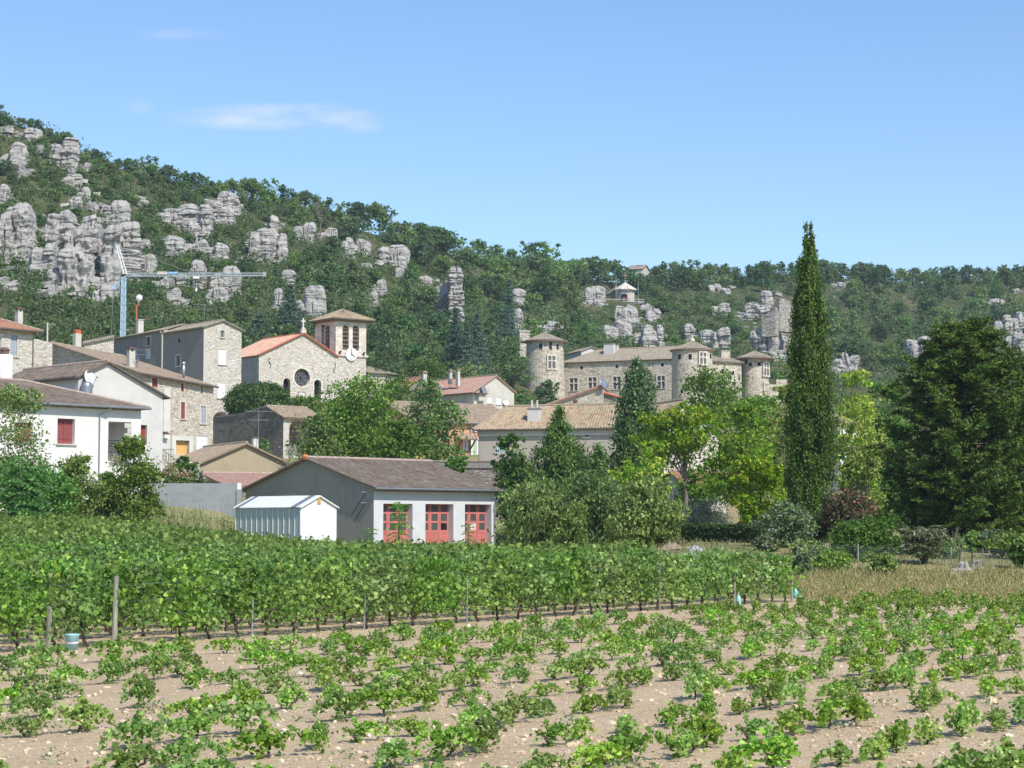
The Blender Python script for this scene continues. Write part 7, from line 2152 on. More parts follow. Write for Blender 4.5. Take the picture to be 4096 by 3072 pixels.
# ---- foot of the hill and round the church and castle
broad('round_tree', 832, 84, 700, 318, M['leaf_oak_dark'], 3600, .42, 'dense dark round tree right beside the church belfry', .0, 11)
broad('pine_shrub', 922, 112, 772, 330, M['leaf_fresh'], 2600, .40, 'bright green flat topped shrub behind the pink roofed house', .0, 12, cat='shrub', zb=ztop(830, 330))
broad('pine_shrub', 1010, 90, 786, 326, M['leaf_oak'], 2000, .40, 'mid green shrub between the cedars and the pink roofed house', .0, 13, cat='shrub', zb=ztop(840, 326))
broad('pine_shrub', 700, 120, 712, 336, M['leaf_fresh'], 2000, .40, 'bright green shrubs right behind the belfry roof', .0, 14, cat='shrub', zb=ztop(760, 336))
for i, (x, w, yt, yb, D, lab) in enumerate(((984, 52, 655, 800, 342, 'tall blue green cedar, the left one of the pair in front of the rock needle'), (1030, 52, 668, 800, 344, 'tall blue green cedar, the right one of the pair in front of the rock needle'),
        (1100, 50, 598, 735, 395, 'blue green cedar on the slope left of the left castle tower'), (628, 56, 608, 712, 338, 'drooping blue green cedar behind the church gable'), (560, 50, 676, 740, 330, 'small blue green cedar behind the gable of the tall stone house'), (1008, 40, 700, 805, 338, 'small blue green cedar in front of the cedar pair'))):
    q = P(x * S, yb * S, D); H = ztop(yt, D) - q.z; W = mpx(w, D) / 2
    cone_tree('cedar_tree', q, H, [(0, W), (.15, W * 1.05), (.5, W * .66), (.8, W * .3), (1, .05)], 60 + i, M['leaf_cedar'], 5200, .34, lab, 260, (.42, .13), .42, .75, .05, group='blue green cedars')
broad('chestnut_tree', 1102, 92, 728, 372, M['leaf_oak'], 4200, .42, 'broad chestnut tree against the left castle tower', .0, 15, tip=None) if False else broad('chestnut_tree', 1102, 92, 728, 372, M['leaf_oak'], 4200, .42, 'broad chestnut tree hiding the foot of the left castle tower', .0, 15)
broad('round_tree', 1184, 62, 820, 352, M['leaf_oak_dark'], 2600, .40, 'small dark round tree in front of the left castle tower', .0, 16)
broad('round_tree', 1690, 62, 778, 383, M['leaf_oak'], 2200, .42, 'green tree right of the right castle tower', .0, 17)
broad('round_tree', 1135, 40, 842, 340, M['leaf_oak'], 1500, .38, 'small green tree between the cream gable and the castle tower', .0, 18)
broad('clipped_bush', 558, 138, 826, 255, M['leaf_laurel'], 22000, .25, 'big dark rounded bush above the dark wall, left of the church front', -.05, 19, cat='bush', zb=ztop(908, 255), shell=.86, rough=.07, spread=.085, blobs=1, per=16)
broad('leafy_bush', 660, 84, 855, 262, M['leaf_walnut'], 3200, .30, 'loose green bush between the rounded bush and the church', .0, 20, cat='bush', zb=ztop(905, 262))
broad('round_tree', 1385, 80, 800, 340, M['leaf_scrub'], 2200, .36, 'thin olive green tree against the castle range', .0, 21, zb=ztop(880, 340))
broad('leafy_bush', 860, 90, 810, 312, M['leaf_walnut'], 2200, .36, 'green tree in front of the sacristy of the church', .0, 22, cat='tree')

# ---- behind the garage
broad('walnut_tree', 775, 240, 818, 192, M['leaf_walnut'], 15000, .30, 'broad walnut tree, the larger one behind the garage roof', .0, 31, hang=.35)
broad('walnut_tree', 690, 130, 900, 181, M['leaf_walnut'], 7000, .28, 'lower walnut tree at the left end of the green mass behind the garage', .0, 32, hang=.35)
broad('walnut_tree', 935, 138, 818, 198, M['leaf_walnut'], 9500, .28, 'upright walnut tree just left of the orange house', .0, 33, hang=.35)
broad('walnut_tree', 860, 120, 905, 184, M['leaf_walnut'], 6000, .28, 'low walnut tree in the gap behind the garage ridge', .0, 34, hang=.35)
broad('olive_tree', 630, 88, 962, 169, M['leaf_olive'], 5200, .17, 'grey green olive tree left of the garage ridge', .0, 35, asp=.32, spread=.3)
broad('creeper', 985, 46, 985, 170.5, M['leaf_walnut'], 1500, .2, 'green creeper hanging over the rubble retaining wall', .0, 36, cat='creeper', zb=ztop(1030, 170.5))
broad('fig_tree', 1112, 92, 935, 160, M['leaf_walnut'], 5000, .30, 'large leaved fig tree in front of the beige hipped house', .0, 37, bark='bark_pale')
q = spot(1207, 155); H = ztop(884, 155) - q.z; W = mpx(100, 155)
cone_tree('cypress_tree', q, H, [(0, W), (.35, W * 1.0), (.55, W * .70), (.75, W * .34), (.9, W * .17), (1, .08)], 71, M['leaf_cone'], 17000, .34, 'feathery green conifer with a pointed top before the hipped house', 380, (.34, .34), .36, 0, .9)
q = spot(1292, 152); H = ztop(962, 152) - q.z; W = mpx(60, 152)
cone_tree('cypress_tree', q, H, [(0, W), (.4, W * .95), (.7, W * .55), (1, .12)], 72, M['leaf_cone'], 9000, .32, 'shorter feathery conifer right of the pointed one', 240, (.34, .30), .36, 0, .7)
q = spot(1378, 170); H = ztop(782, 170) - q.z; W = mpx(44, 170)
cone_tree('poplar_tree', q, H, [(0, W * .7), (.3, W), (.6, W * .95), (.82, W * .66), (.95, W * .3), (1, .1)], 73, M['leaf_poplar'], 13000, .27, 'slender poplar rising in front of the castle range', 330, (.32, .40), .7, 0, .35)
q = spot(1350, 160); H = ztop(905, 160) - q.z; W = mpx(34, 160)
cone_tree('poplar_tree', q, H, [(0, W * .8), (.4, W), (.8, W * .7), (1, .1)], 74, M['leaf_poplar'], 6000, .25, 'lower dark poplar at the foot of the slender one', 200, (.30, .36), .7, 0, .35)
# ---- fruit trees between vines and garage
for i, (x, w, yt, D, lab) in enumerate(((1165, 185, 1040, 124, 'cherry tree with drooping leaves at the right corner of the garage'), (1280, 175, 1022, 122, 'middle cherry tree with drooping leaves in front of the conifers'), (1398, 165, 1036, 116, 'cherry tree with drooping leaves beside the pale lane'), (1225, 120, 1085, 112, 'low cherry tree between the garage corner and the lane'))):
    broad('cherry_tree', x, w, yt, D, M['leaf_cherry'], 9500 if i < 3 else 4000, .27, lab, .0, 81 + i, hang=.6, asp=.45, per=16, spread=.20, group='cherry trees beside the garage')
# ---- golden rain trees
def golden(x, w, yt, D, n, lab, seed, base=.12, share=.3):
    return broad('golden_rain_tree', x, w, yt, D, [M['leaf_golden'], M['flower_yellow']], n, .28, lab, base, seed, 'bark_pale', asp=.5, hang=.2, per=60, spread=.20, extra=(share, 1), limbs=26, group='golden rain trees in bloom')
golden(1478, 200, 868, 141, 8000, 'golden rain tree with bare forked stems in front of the pinkish house', 91, .50, .34)
golden(1600, 170, 872, 143, 9000, 'golden rain tree just left of the tall cypress', 92, .1, .26)
golden(1395, 120, 950, 134, 5500, 'low golden rain tree beside the poplar', 93, .05, .30)
golden(1850, 112, 798, 146, 7500, 'tallest golden rain tree, right of the tall cypress', 94, .1, .42)
golden(1862, 120, 905, 138, 7000, 'lower golden rain tree at the right foot of the tall cypress', 95, .05, .3)
golden(1640, 130, 985, 131, 6500, 'low golden rain tree behind the mauve flowered bush', 96, .0, .25)
golden(1690, 90, 830, 150, 5000, 'golden rain tree half hidden by the left side of the tall cypress', 97, .1, .3)
broad('maple_tree', 1540, 205, 798, 186, M['leaf_fresh'], 11000, .30, 'fresh green maple behind the golden rain trees', .0, 98)
broad('maple_tree', 1640, 130, 850, 178, M['leaf_walnut'], 6000, .30, 'green maple behind the tall cypress', .0, 99)
broad('ash_tree', 1915, 105, 828, 152, M['leaf_walnut'], 7000, .27, 'airy green ash tree between the golden rain trees and the pine', .05, 100, hang=.3)
broad('ash_tree', 1950, 110, 940, 140, M['leaf_walnut'], 6000, .27, 'low green ash tree at the left of the big pine', .0, 101, hang=.3)
# ---- the tall cypress and the pine
q = spot(1752, 115); H = ztop(482, 115) - q.z; W = mpx(52, 115)
cone_tree('tall_cypress', q, H, [(0, W * .62), (.06, W * .86), (.2, W), (.36, W * .96), (.52, W * .86), (.68, W * .68), (.83, W * .46), (.92, W * .27), (.985, W * .10), (1, .04)], 110, M['leaf_cypress'], 52000, .165, 'tall dark column shaped Italian cypress towering above the skyline', 520, (.115, .28), .45, 0, 1.5, rag=.45)
def pine(x, w, yt, D, seed, lab, n_br=150):
    q = spot(x, D); H = ztop(yt, D) - q.z; W = mpx(w, D) / 2
    rng = np.random.default_rng(seed); root = empty('pine_tree', q, lab, 'tree', 'dark pines at the right'); mb = MB()
    mb.tube([(0, 0, -.3), (.1, 0, H * .4), (0, .1, H * .75), (0, 0, H * .98)], [.34, .26, .14, .03], 9)
    cc = []
    for i in range(n_br):
        t = .08 + .90 * (i / n_br) ** .9
        prof = np.interp(t, [0, .12, .35, .6, .8, .93, 1], [.92, 1.0, 1.0, .90, .68, .44, .14]) * W
        l = prof * rng.uniform(.7, 1.08); az = i * 2.399 + rng.uniform(-.3, .3); up = .05 + .55 * t
        d = np.array([math.cos(az), math.sin(az), up * .6]); b0 = np.array([0, 0, t * H - l * .16])
        tip = b0 + d * l
        mb.tube([Vector(b0), Vector(b0 + d * l * .5 + np.array([0, 0, -.08 * l])), Vector(tip)], [.07 * (1.2 - t), .045, .015], 5, cap=False)
        k = max(3, int(l / .42))
        for j in range(k):
            f = .34 + .66 * (j + rng.uniform(0, 1)) / k
            for s in range(2):
                cc.append(b0 + d * l * f + np.array([0, 0, -.08 * l * 4 * f * (1 - f)]) + rng.normal(size=3) * np.array([.30, .30, .12]) * (.5 + .5 * l / W))
    cc = np.array(cc); m = len(cc); per = 40; n = m * per; idx = np.repeat(np.arange(m), per)
    g = unit(rng, n); g[:, 2] = np.abs(g[:, 2]) * .9 - .15
    C = cc[idx] + g * rng.uniform(.08, .34, (n, 1))
    V = leaf_faces(rng, C, .30, .15, .26, 0, None, g)
    link('crown', mesh_np('crown', V, 4, M['leaf_pine']), root, keep=False); mb.build('trunk', M['bark_dark'], root, keep=False)
pine(2085, 365, 690, 112, 120, 'big dark pine at the right, its top level with the ridge', 190)
pine(2245, 200, 760, 118, 121, 'second dark pine cut by the right edge of the photo', 110)
for i, (x, w, yt, D, lab) in enumerate(((1985, 90, 1055, 124, 'dark laurel in the shade left under the pine'), (2070, 110, 1040, 126, 'dark laurel in the shade behind the pine trunk'), (2160, 110, 1045, 125, 'dark laurel in the shade right of the pine trunk'), (2230, 90, 1040, 121, 'dark laurel at the right edge under the pines'))):
    broad('laurel_bush', x, w, yt, D, M['leaf_laurel'], 4500, .24, lab, -.05, 130 + i, cat='bush', group='dark laurels under the pines')
broad('young_pine', 2050, 100, 1065, 112, M['leaf_cone'], 4500, .24, 'small feathery green conifer in the shade under the pine', .0, 134, asp=.25)
# ---- the bushes along the garden edge
broad('crape_myrtle', 1836, 122, 1058, 109, M['leaf_red'], 6500, .17, 'reddish crape myrtle bush at the foot of the tall cypress', .1, 141, 'bark_pale', cat='bush', spread=.28)
broad('hibiscus_bush', 1702, 122, 1084, 104, M['leaf_pale'], 7500, .14, 'rounded pale green bush with mauve flowers left of the tall cypress', -.02, 142, cat='bush')
broad('olive_bush', 1524, 116, 1076, 124, M['leaf_olive'], 6500, .16, 'silvery grey olive bush behind the dark hedge', .0, 143, cat='bush', asp=.3, spread=.3)
broad('green_bush', 1868, 152, 1122, 98, M['leaf_fresh'], 9500, .16, 'bright fresh green bush right of the cypress foot', -.05, 144, cat='bush')
broad('laurel_bush', 1760, 70, 1120, 110, M['leaf_laurel'], 3500, .18, 'dark bush in the shade at the foot of the tall cypress', -.05, 145, cat='bush')
q = spot(1995, 94); frond_plant('loquat_bush', q, ztop(1128, 94) - q.z, mpx(170, 94), 146, 30, M['leaf_loquat'], .55, 5, .34, 'brownish green loquat bush with long curved leaves', 'bush', .5, .30)
broad('garden_shrub', 2148, 62, 1145, 100, M['leaf_pale'], 3000, .16, 'pale green shrub right of the dead tree', .0, 147, cat='bush')
broad('garden_shrub', 2205, 62, 1165, 92, M['leaf_walnut'], 3000, .16, 'green shrub at the right edge behind the dry grass', .0, 148, cat='bush')
broad('fence_creeper', 1790, 110, 1196, 91, M['leaf_young'], 3000, .15, 'low leafy creeper on the wire fence, left stretch', .0, 149, cat='creeper', limbs=4)
broad('fence_creeper', 1900, 80, 1198, 89.5, M['leaf_young'], 2200, .15, 'low leafy creeper on the wire fence, right stretch', .0, 150, cat='creeper', limbs=4)
broad('garden_shrub', 1730, 46, 1190, 87, M['leaf_pale'], 1500, .13, 'small grey green shrub just behind the end of the trellised vines', .0, 151, cat='bush')
for i, (x, w, yt, D, m_, lab) in enumerate(((1745, 80, 1172, 99, 'leaf_cherry', 'low dark shrub left of the bright green bush'), (1945, 70, 1160, 99, 'leaf_walnut', 'low green shrub between the bright green bush and the loquat'), (2040, 70, 1168, 97, 'leaf_cherry', 'low shrub behind the dead tree'), (2110, 80, 1150, 101, 'leaf_walnut', 'leafy shrub behind the pale boulders'),
        (2175, 90, 1148, 97, 'leaf_cherry', 'dark leafy shrub between the two pale shrubs at the right'), (1810, 60, 1190, 94, 'leaf_fresh', 'small bright shrub at the foot of the bright green bush'), (1660, 60, 1160, 101, 'leaf_pale', 'small pale shrub left of the mauve flowered bush'))):
    broad('garden_shrub', x, w, yt, D, M[m_], 2600, .17, lab, -.05, 240 + i, cat='bush')
# hedge
q0, q1 = spot(1474, 113), spot(1655, 108)
rng = np.random.default_rng(160); n = 9000; t = rng.uniform(0, 1, n); hh = mpx(34, 111)
side = rng.integers(0, 3, n); yy = np.where(side == 0, -.55, np.where(side == 1, .55, rng.uniform(-.55, .55, n))); zz = np.where(side == 2, hh, rng.uniform(0, hh, n))
C = np.stack([q0.x + (q1.x - q0.x) * t, q0.y + (q1.y - q0.y) * t + yy, q0.z + (q1.z - q0.z) * t + zz], 1) + rng.normal(size=(n, 3)) * .06
root = empty('hedge', q0, 'dark clipped hedge in the shade behind the pale lane', 'hedge'); link('foliage', mesh_np('foliage', leaf_faces(rng, C, .16, .3, .6), 4, M['leaf_laurel']), root)
mb = MB()
for i in range(14): p = q0.lerp(q1, (i + .5) / 14); mb.tube([p - Z * .2, p + Z * hh * .8], [.05, .02], 5)
mb.build('stem', M['bark_dark'], root)
# dead tree
def dead_tree(q, H, seed, label, mat='bark_pale', r=.09, spread=1.0):
    rng = random.Random(seed); root = empty('dead_tree', q, label, 'tree'); mb, lb = MB(), MB()
    def grow(p, d, l, r_, lev, m_):
        pts = [p]; 
        for i in range(3): d = (d + Vector((rng.uniform(-.22, .22), rng.uniform(-.22, .22), rng.uniform(-.05, .2)))).normalized(); pts.append(pts[-1] + d * l / 3)
        m_.tube(pts, [r_, r_ * .85, r_ * .7, r_ * .5], 6 if lev < 2 else 4, cap=False)
        if lev < 4:
            for k in range(rng.choice((2, 3))):
                nd = (d + Vector((rng.uniform(-1, 1) * spread, rng.uniform(-1, 1) * spread, rng.uniform(-.1, .6)))).normalized(); grow(pts[rng.choice((2, 3))], nd, l * rng.uniform(.5, .72), r_ * .55, lev + 1, lb)
    grow(Vector((0, 0, -.2)), Vector((.05, 0, 1)), H * .5, r, 0, mb)
    mb.build('trunk', M[mat], root, keep=False); lb.build('branch', M[mat], root, keep=False); return root
q = spot(2068, 93); dead_tree(q, ztop(1118, 93) - q.z, 170, 'leafless dead tree behind the pale stones', 'bark_pale', .06, .8)
q = hill_px(690, 520); dead_tree(q, ztop(432, q.y) - q.z, 171, 'bare pale dead tree on the slope above the church', 'bark_pale', .22, .8)
q = spot(2098, 92.5); frond_plant('young_tree', q, ztop(1140, 92.5) - q.z, .8, 172, 1, M['leaf_cherry'], .3, 4, .14, 'thin young tree beside the leafless dead tree', 'tree')
# pale stones and the wire fence with stakes
for i, (x, y, w, h, D, lab) in enumerate(((2080, 1222, 32, 8, 90, 'largest pale boulder under the dead tree'), (2108, 1216, 24, 6, 91, 'small white boulder right of the largest one'), (2056, 1230, 22, 5, 89, 'flat grey stone left of the largest pale boulder'))):
    q = spot(x, D); vs_, fs_ = [], []; rock_column(random.Random(300 + i), mpx(w, D), mpx(w, D) * .7, mpx(h, D) + .1, vs_, fs_)
    me = bpy.data.meshes.new('boulder'); me.from_pydata(vs_, [], fs_); me.materials.append(M['rock']); o = link('boulder', me); o.location = (q.x, q.y, q.z - .1); tag(o, lab, 'boulder', 'pale boulders by the garden fence')
q0, q1 = spot(1722, 96), spot(2260, 92)
root = empty('wire_fence', q0, 'low wire mesh fence with thin posts along the garden edge', 'fence')
mb = MB()
for i in range(46):
    for j in range(9):
        a, b_ = q0.lerp(q1, i / 46), q0.lerp(q1, (i + 1) / 46); mb.bar(a + Z * (.1 + .08 * j), b_ + Z * (.1 + .08 * (j + (1 if i % 2 else -0))), .008)
mb.build('mesh', M['steel'], root)
for i in range(9):
    p = q0.lerp(q1, i / 8); mb = MB(); mb.bar(p - Z * .2, p + Z * .85, .05); mb.build('post', M['steel'] if i % 3 else M['bark_pale'], root)
# ---- left of the garage
broad('flowering_tree', 38, 150, 832, 127, [M['leaf_cherry'], M['flower_pink']], 12000, .19, 'dark leafy tree with a few pink flowers at the left edge', .05, 181, hang=.4, extra=(.03, 1))
q = spot(48, 118); frond_plant('sumac_tree', q, ztop(972, 118) - q.z, mpx(150, 118), 182, 26, M['leaf_sumac'], 1.15, 11, .30, 'feathery bright green sumac below the flowering tree at the left edge', 'tree', .55, .34)
broad('hazel_bush', 165, 125, 985, 128, M['leaf_cherry'], 8500, .19, 'dense green hazel bush under the red shuttered window', .0, 183, cat='bush', hang=.3)
broad('hazel_bush', 110, 110, 1010, 124, M['leaf_sumac'], 6000, .19, 'lighter green hazel bush beside the sumac', .0, 184, cat='bush', hang=.3)
broad('cherry_tree', 286, 132, 945, 130, M['leaf_cherry'], 12000, .19, 'dark cherry tree in front of the porch of the white house', .0, 185, hang=.4, group='cherry trees beside the white house')
broad('hazel_bush', 222, 70, 1020, 133, M['leaf_sumac'], 3500, .19, 'small green hazel bush between the hazel and the cherry tree', .0, 186, cat='bush', hang=.3)
broad('oleander', 372, 74, 1008, 160, [M['leaf_cherry'], M['flower_pink']], 4500, .17, 'oleander bush covered in pink flowers above the block wall', .0, 187, cat='bush', extra=(.45, 1), zb=ztop(1058, 160))
broad('oleander', 416, 56, 1012, 162, [M['leaf_fresh'], M['flower_white']], 3200, .17, 'oleander bush with white flowers beside the pink one', .0, 188, cat='bush', extra=(.5, 1), zb=ztop(1058, 162))
broad('oleander', 335, 40, 1022, 158, [M['leaf_fresh'], M['flower_white']], 2000, .17, 'small white flowered bush half behind the cherry tree', .0, 189, cat='bush', extra=(.5, 1), zb=ztop(1058, 158))
broad('terrace_shrub', 395, 60, 985, 168, M['leaf_walnut'], 2500, .2, 'green shrub under the stair railing', .0, 190, cat='bush', zb=ztop(1040, 168))
q = spot(862, 138.5); frond_plant('sapling', q, ztop(1080, 138.5) - q.z, 1.0, 191, 1, M['leaf_sumac'], .85, 10, .26, 'young tree of heaven in front of the left garage door', 'tree', .45, .34)
q = spot(1012, 141); frond_plant('sapling', q, ztop(1128, 141) - q.z, .8, 192, 1, M['leaf_sumac'], .6, 8, .2, 'smaller tree of heaven sapling between the two right garage doors', 'tree', .45, .34)
q = spot(800, 140); frond_plant('sapling', q, ztop(1135, 140) - q.z, .8, 193, 1, M['leaf_sumac'], .6, 8, .2, 'small tree of heaven sapling at the garage corner', 'tree', .45, .34)
# ---- shrubs that fill the terraces between the houses
for i, (x, w, yt, D, m_, lab) in enumerate(((480, 60, 985, 185, 'leaf_scrub', 'scrubby bush beside the dark wall'), (560, 80, 950, 200, 'leaf_oak', 'bush at the foot of the dark wall'), (1020, 60, 905, 262, 'leaf_oak', 'bush behind the broad old roof'), (740, 90, 870, 250, 'leaf_oak', 'bush in front of the church wall'),
        (1470, 120, 880, 300, 'leaf_oak', 'tree in front of the castle range'), (1560, 90, 850, 330, 'leaf_walnut', 'tree at the foot of the middle castle tower'), (1640, 90, 862, 340, 'leaf_golden', 'yellow green tree at the foot of the right castle tower'),
        (1780, 120, 840, 330, 'leaf_oak', 'green tree in the valley behind the tall cypress'), (1870, 120, 850, 320, 'leaf_scrub', 'olive green tree in the valley right of the cypress'), (1960, 120, 860, 300, 'leaf_oak', 'green tree in the valley left of the pine'), (2060, 140, 870, 290, 'leaf_oak', 'green tree in the valley behind the pine'), (2170, 140, 870, 280, 'leaf_oak', 'green tree in the valley at the right edge'),
        (1740, 110, 960, 160, 'leaf_walnut', 'green tree just behind the tall cypress'), (1500, 100, 1010, 152, 'leaf_walnut', 'green bush below the pinkish house'), (1900, 110, 1000, 150, 'leaf_walnut', 'green bush behind the reddish crape myrtle'))):
    broad('terrace_tree', x, w, yt, D, M[m_], 3600, .34 if D > 220 else .26, lab, .0, 220 + i, group='trees and bushes between the houses')

# ================================================================ the vineyard
rv_ = random.Random(21)
def vine_foliage(seed, L_, n, size, z0, z1_, dep, mat, trail=0):
    rng = np.random.default_rng(seed)
    m = 26; cl = np.stack([rng.uniform(-L_ / 2, L_ / 2, m), rng.normal(size=m) * dep * .5, rng.uniform(z0, z1_, m)], 1)
    # shoots stand up out of the top and hang at the sides
    idx = rng.integers(0, m, n)
    C = cl[idx] + rng.normal(size=(n, 3)) * np.array([.17, .15, .15])
    k = n // 5; sx = rng.uniform(-L_ / 2, L_ / 2, 9); which = rng.integers(0, 9, k); tt = rng.uniform(0, 1, k)
    C[:k, 0] = sx[which] + rng.normal(size=k) * .05; C[:k, 1] = rng.normal(size=k) * .06 + (which - 4) * .05; C[:k, 2] = z1_ - .1 + tt * rng.uniform(.10, .38, 9)[which]
    out = np.stack([np.zeros(n), np.sign(C[:, 1]) * .7, np.full(n, .25)], 1)
    V = leaf_faces(rng, C, size, .15, .9, .35, out, None, 8)
    return mesh_np('foliage', V, 8, mat)
def vine_trunk(seed, h, r, ak=1.0):
    rng = random.Random(seed); mb = MB(); p = Vector((0, 0, -.08)); pts = [p]; lx, ly = rng.uniform(-.22, .22), rng.uniform(-.12, .12)
    for i in range(1, 7):
        t = i / 6; pts.append(Vector((lx * t + rng.uniform(-.035, .035), ly * t + rng.uniform(-.03, .03), h * t)))
    mb.tube(pts, [r * 1.25, r, r * .95, r * 1.05, r * .9, r * 1.15, r * 1.2], 7)
    top = pts[-1]
    for s in (-1, 1):
        a = top; q = [a]
        for i in range(1, 4): q.append(a + Vector((s * .14 * i * ak, rng.uniform(-.04, .04), .09 * i + rng.uniform(-.03, .03))))
        mb.tube(q, [r * .9, r * .6, r * .45, r * .25], 5)
    return mb
TV = []
for v in range(8):
    root = empty('trellised_vine', (0, 0, 0), None, 'grapevine', 'trellised grapevines')
    f_ = link('foliage', vine_foliage(400 + v, 1.15, 480, .122, .46, 1.66, .42, M['leaf_vine']), root, keep=False)
    t_ = vine_trunk(420 + v, .56, .044).build('trunk', M['vine_wood'], root, keep=False)
    TV.append((root, [(f_, []), (t_, [])]))
rowang = math.atan2(RD.y, RD.x)
spots = []
row = 0
while row < 34:
    o = RA + RN * (2.35 * row)
    s = -12.0
    while s < 150:
        x, y = o.x + RD.x * s, o.y + RD.y * s
        lim = y < (126 if x < -1.6 - (y - 100) * .0 else 110) and y < 131
        if row == 0: lim = s < ROW_END
        if y > 24 and lim and x < (1e9 if row == 0 else (.105 if row == 1 else .072 if row < 4 else .062) * y + (row < 2)):
            a = x / y
            if abs(a) < .275:
                if not (row == 0 and rv_.random() < .03): spots.append((row, s + rv_.uniform(-.08, .08), x, y))
        s += 1.02
    row += 1
# hidden rows show only their tops; the ones nearest the viewer count as single plants
spots.sort(key=lambda t_: (t_[0] > 1, t_[3]))
near, far = spots[:300], spots[300:]
for i, (row, s, x, y) in enumerate(near):
    k = rv_.randrange(8); sc = rv_.uniform(.93, 1.08)
    lab = 'leafy trellised grapevine in the front row of the trellised plot' if row == 0 else 'leafy trellised grapevine just behind the front trellised row' if row == 1 else 'leafy trellised grapevine further back among the trellised rows'
    r = place(TV, 't', k, (x, y, ground_z(x, y)), rowang + (math.pi if rv_.random() < .5 else 0) + rv_.uniform(-.08, .08), (1.0, sc, sc), lab, 'trellised vines, ' + ('front row' if row == 0 else 'second row' if row == 1 else 'rows behind'))
print('trellised vines', len(near), 'far', len(far))
rg = np.random.default_rng(500); arr = []
for row, s, x, y in far:
    n = 120 if y < 100 else 90
    C = np.stack([rg.uniform(-.62, .62, n), rg.normal(size=n) * .24, rg.uniform(.7, 1.8, n) + (rg.uniform(0, 1, n) < .1) * .25], 1)
    c, s_ = math.cos(rowang), math.sin(rowang); g = ground_z(x, y)
    W_ = np.stack([x + C[:, 0] * c - C[:, 1] * s_, y + C[:, 0] * s_ + C[:, 1] * c, g + C[:, 2]], 1)
    arr.append(leaf_faces(rg, W_, .23, .45, .85))
if arr:
    o = link('vine_rows', join_np('vine_rows', arr, 4, M['leaf_vine'])); tag(o, 'mass of trellised grapevines filling the back of the plot towards the garage', 'grapevines', None, 'stuff')
# posts of the front row, trellis wires, buckets and bags
def row_s(px, py=2450):
    rx = ray(px, py)[0]; return (rx * RA.y - RA.x) / (RD.x - rx * RD.y)
for i, (px, ytop, wood, lab) in enumerate(((228, 1245, 1, 'thick grey wooden trellis post at the left end of the front row'), (525, 1300, 0, 'thin steel trellis post, second from the left in the front row'), (768, 1285, 0, 'thin steel trellis post left of the middle of the front row'), (990, 1250, 0, 'pale trellis post near the middle of the front row'),
        (1408, 1215, 0, 'tall blue grey steel trellis post right of the middle of the front row'), (1570, 1235, 1, 'pale wooden trellis post with a plastic bottle at its foot'), (1695, 1235, 1, 'brown wooden end post of the front row'), (85, 1345, 1, 'short wooden post among the leftmost trellised vines'))):
    s = row_s(px * S); p2_ = RA + RD * s; p2_ = p2_ - RN * .30
    base = Vector((p2_.x, p2_.y, ground_z(p2_.x, p2_.y))); zt = P(px * S, ytop * S, base.y).z
    root = empty('trellis_post', base, lab, 'post', 'trellis posts of the front row')
    mb = MB(); r = .062 if wood and px < 300 else .045 if wood else .024
    tip = Vector((base.x + .02, base.y, max(zt, base.z + 1.0)))
    mb.tube([base - Z * .3, base.lerp(tip, .5), tip], [r * 1.05, r, r * .95], 8); mb.build('post', M['post_wood'] if wood else M['steel'], root)
    mb = MB()
    for hh in (.62, .98): mb.tube([base + Z * hh + Vector((-r - .01, 0, 0)), base + Z * hh + Vector((r + .02, -.03, .01))], .012, 5)
    mb.build('wire_clip', M['steel'], root)
for h_, lab in ((.68, 'lower'), (1.05, 'middle'), (1.45, 'upper')):
    pts = []
    for i in range(60):
        s = -6 + (ROW_END + 6) * i / 59; p2_ = RA + RD * s; pts.append(Vector((p2_.x, p2_.y, ground_z(p2_.x, p2_.y) + h_ + .02 * math.sin(i * 1.3))))
    mb = MB(); mb.tube(pts, .006, 4); o = mb.build('trellis_wire', M['steel']); tag(o, '%s trellis wire running through the front row of vines' % lab, 'wire', 'trellis wires of the front row')
M['turq'] = paint('turquoise_plastic', (.16, .50, .56), .35, .06, .5)
M['turq_pale'] = paint('pale_turquoise_plastic', (.34, .62, .66), .3, .06, .5)
s = row_s(155 * S, 1385 * S) 
q = P(155 * S, 1406 * S, (CAMZ) / -rzof(1406 * S)); root = empty('bucket', (q.x, q.y, 0), 'turquoise plastic bucket standing under the vines at the left', 'bucket')
g_ = ground_z(q.x, q.y) + .02; mb = MB(); mb.lathe((q.x, q.y, g_), [(.005, .01), (.135, .0), (.165, .33), (.175, .34), (.17, .36), (.155, .34), (.128, .03), (.005, .03)], 20); mb.build('body', M['turq_pale'], root, True)
mb = MB(); mb.tube([Vector((q.x + .165 * math.cos(a), q.y - .05 - .10 * abs(math.sin(a)), g_ + .34 - .16 * math.sin(a))) for a in [math.pi * i / 8 for i in range(9)]], .008, 5); mb.build('handle', M['steel'], root)
mb = MB(); mb.lathe((q.x, q.y, g_), [(.150, .15), (.154, .19)], 20); mb.build('band', M['white_paint'], root)
def at_row(px, off):
    p2_ = RA + RD * row_s(px * S) - RN * off; return Vector((p2_.x, p2_.y, ground_z(p2_.x, p2_.y) + .02))
q = at_row(1573, .42); root = empty('plastic_bottle', q, 'pale blue plastic bottle at the foot of a wooden trellis post', 'bottle')
mb = MB(); mb.lathe(q, [(.005, 0), (.085, .0), (.09, .06), (.085, .2), (.09, .27), (.045, .36), (.028, .40), (.028, .44), (.005, .44)], 16); mb.build('body', M['turq_pale'], root, True); mb = MB(); mb.lathe(q, [(.032, .42), (.032, .46), (.005, .465)], 12); mb.build('cap', M['white_paint'], root)
q = at_row(1705, .25); root = empty('plastic_bag', q, 'bright turquoise bag tied to the end post of the front row', 'bag')
rng = random.Random(4); vs_, fs_ = [], []
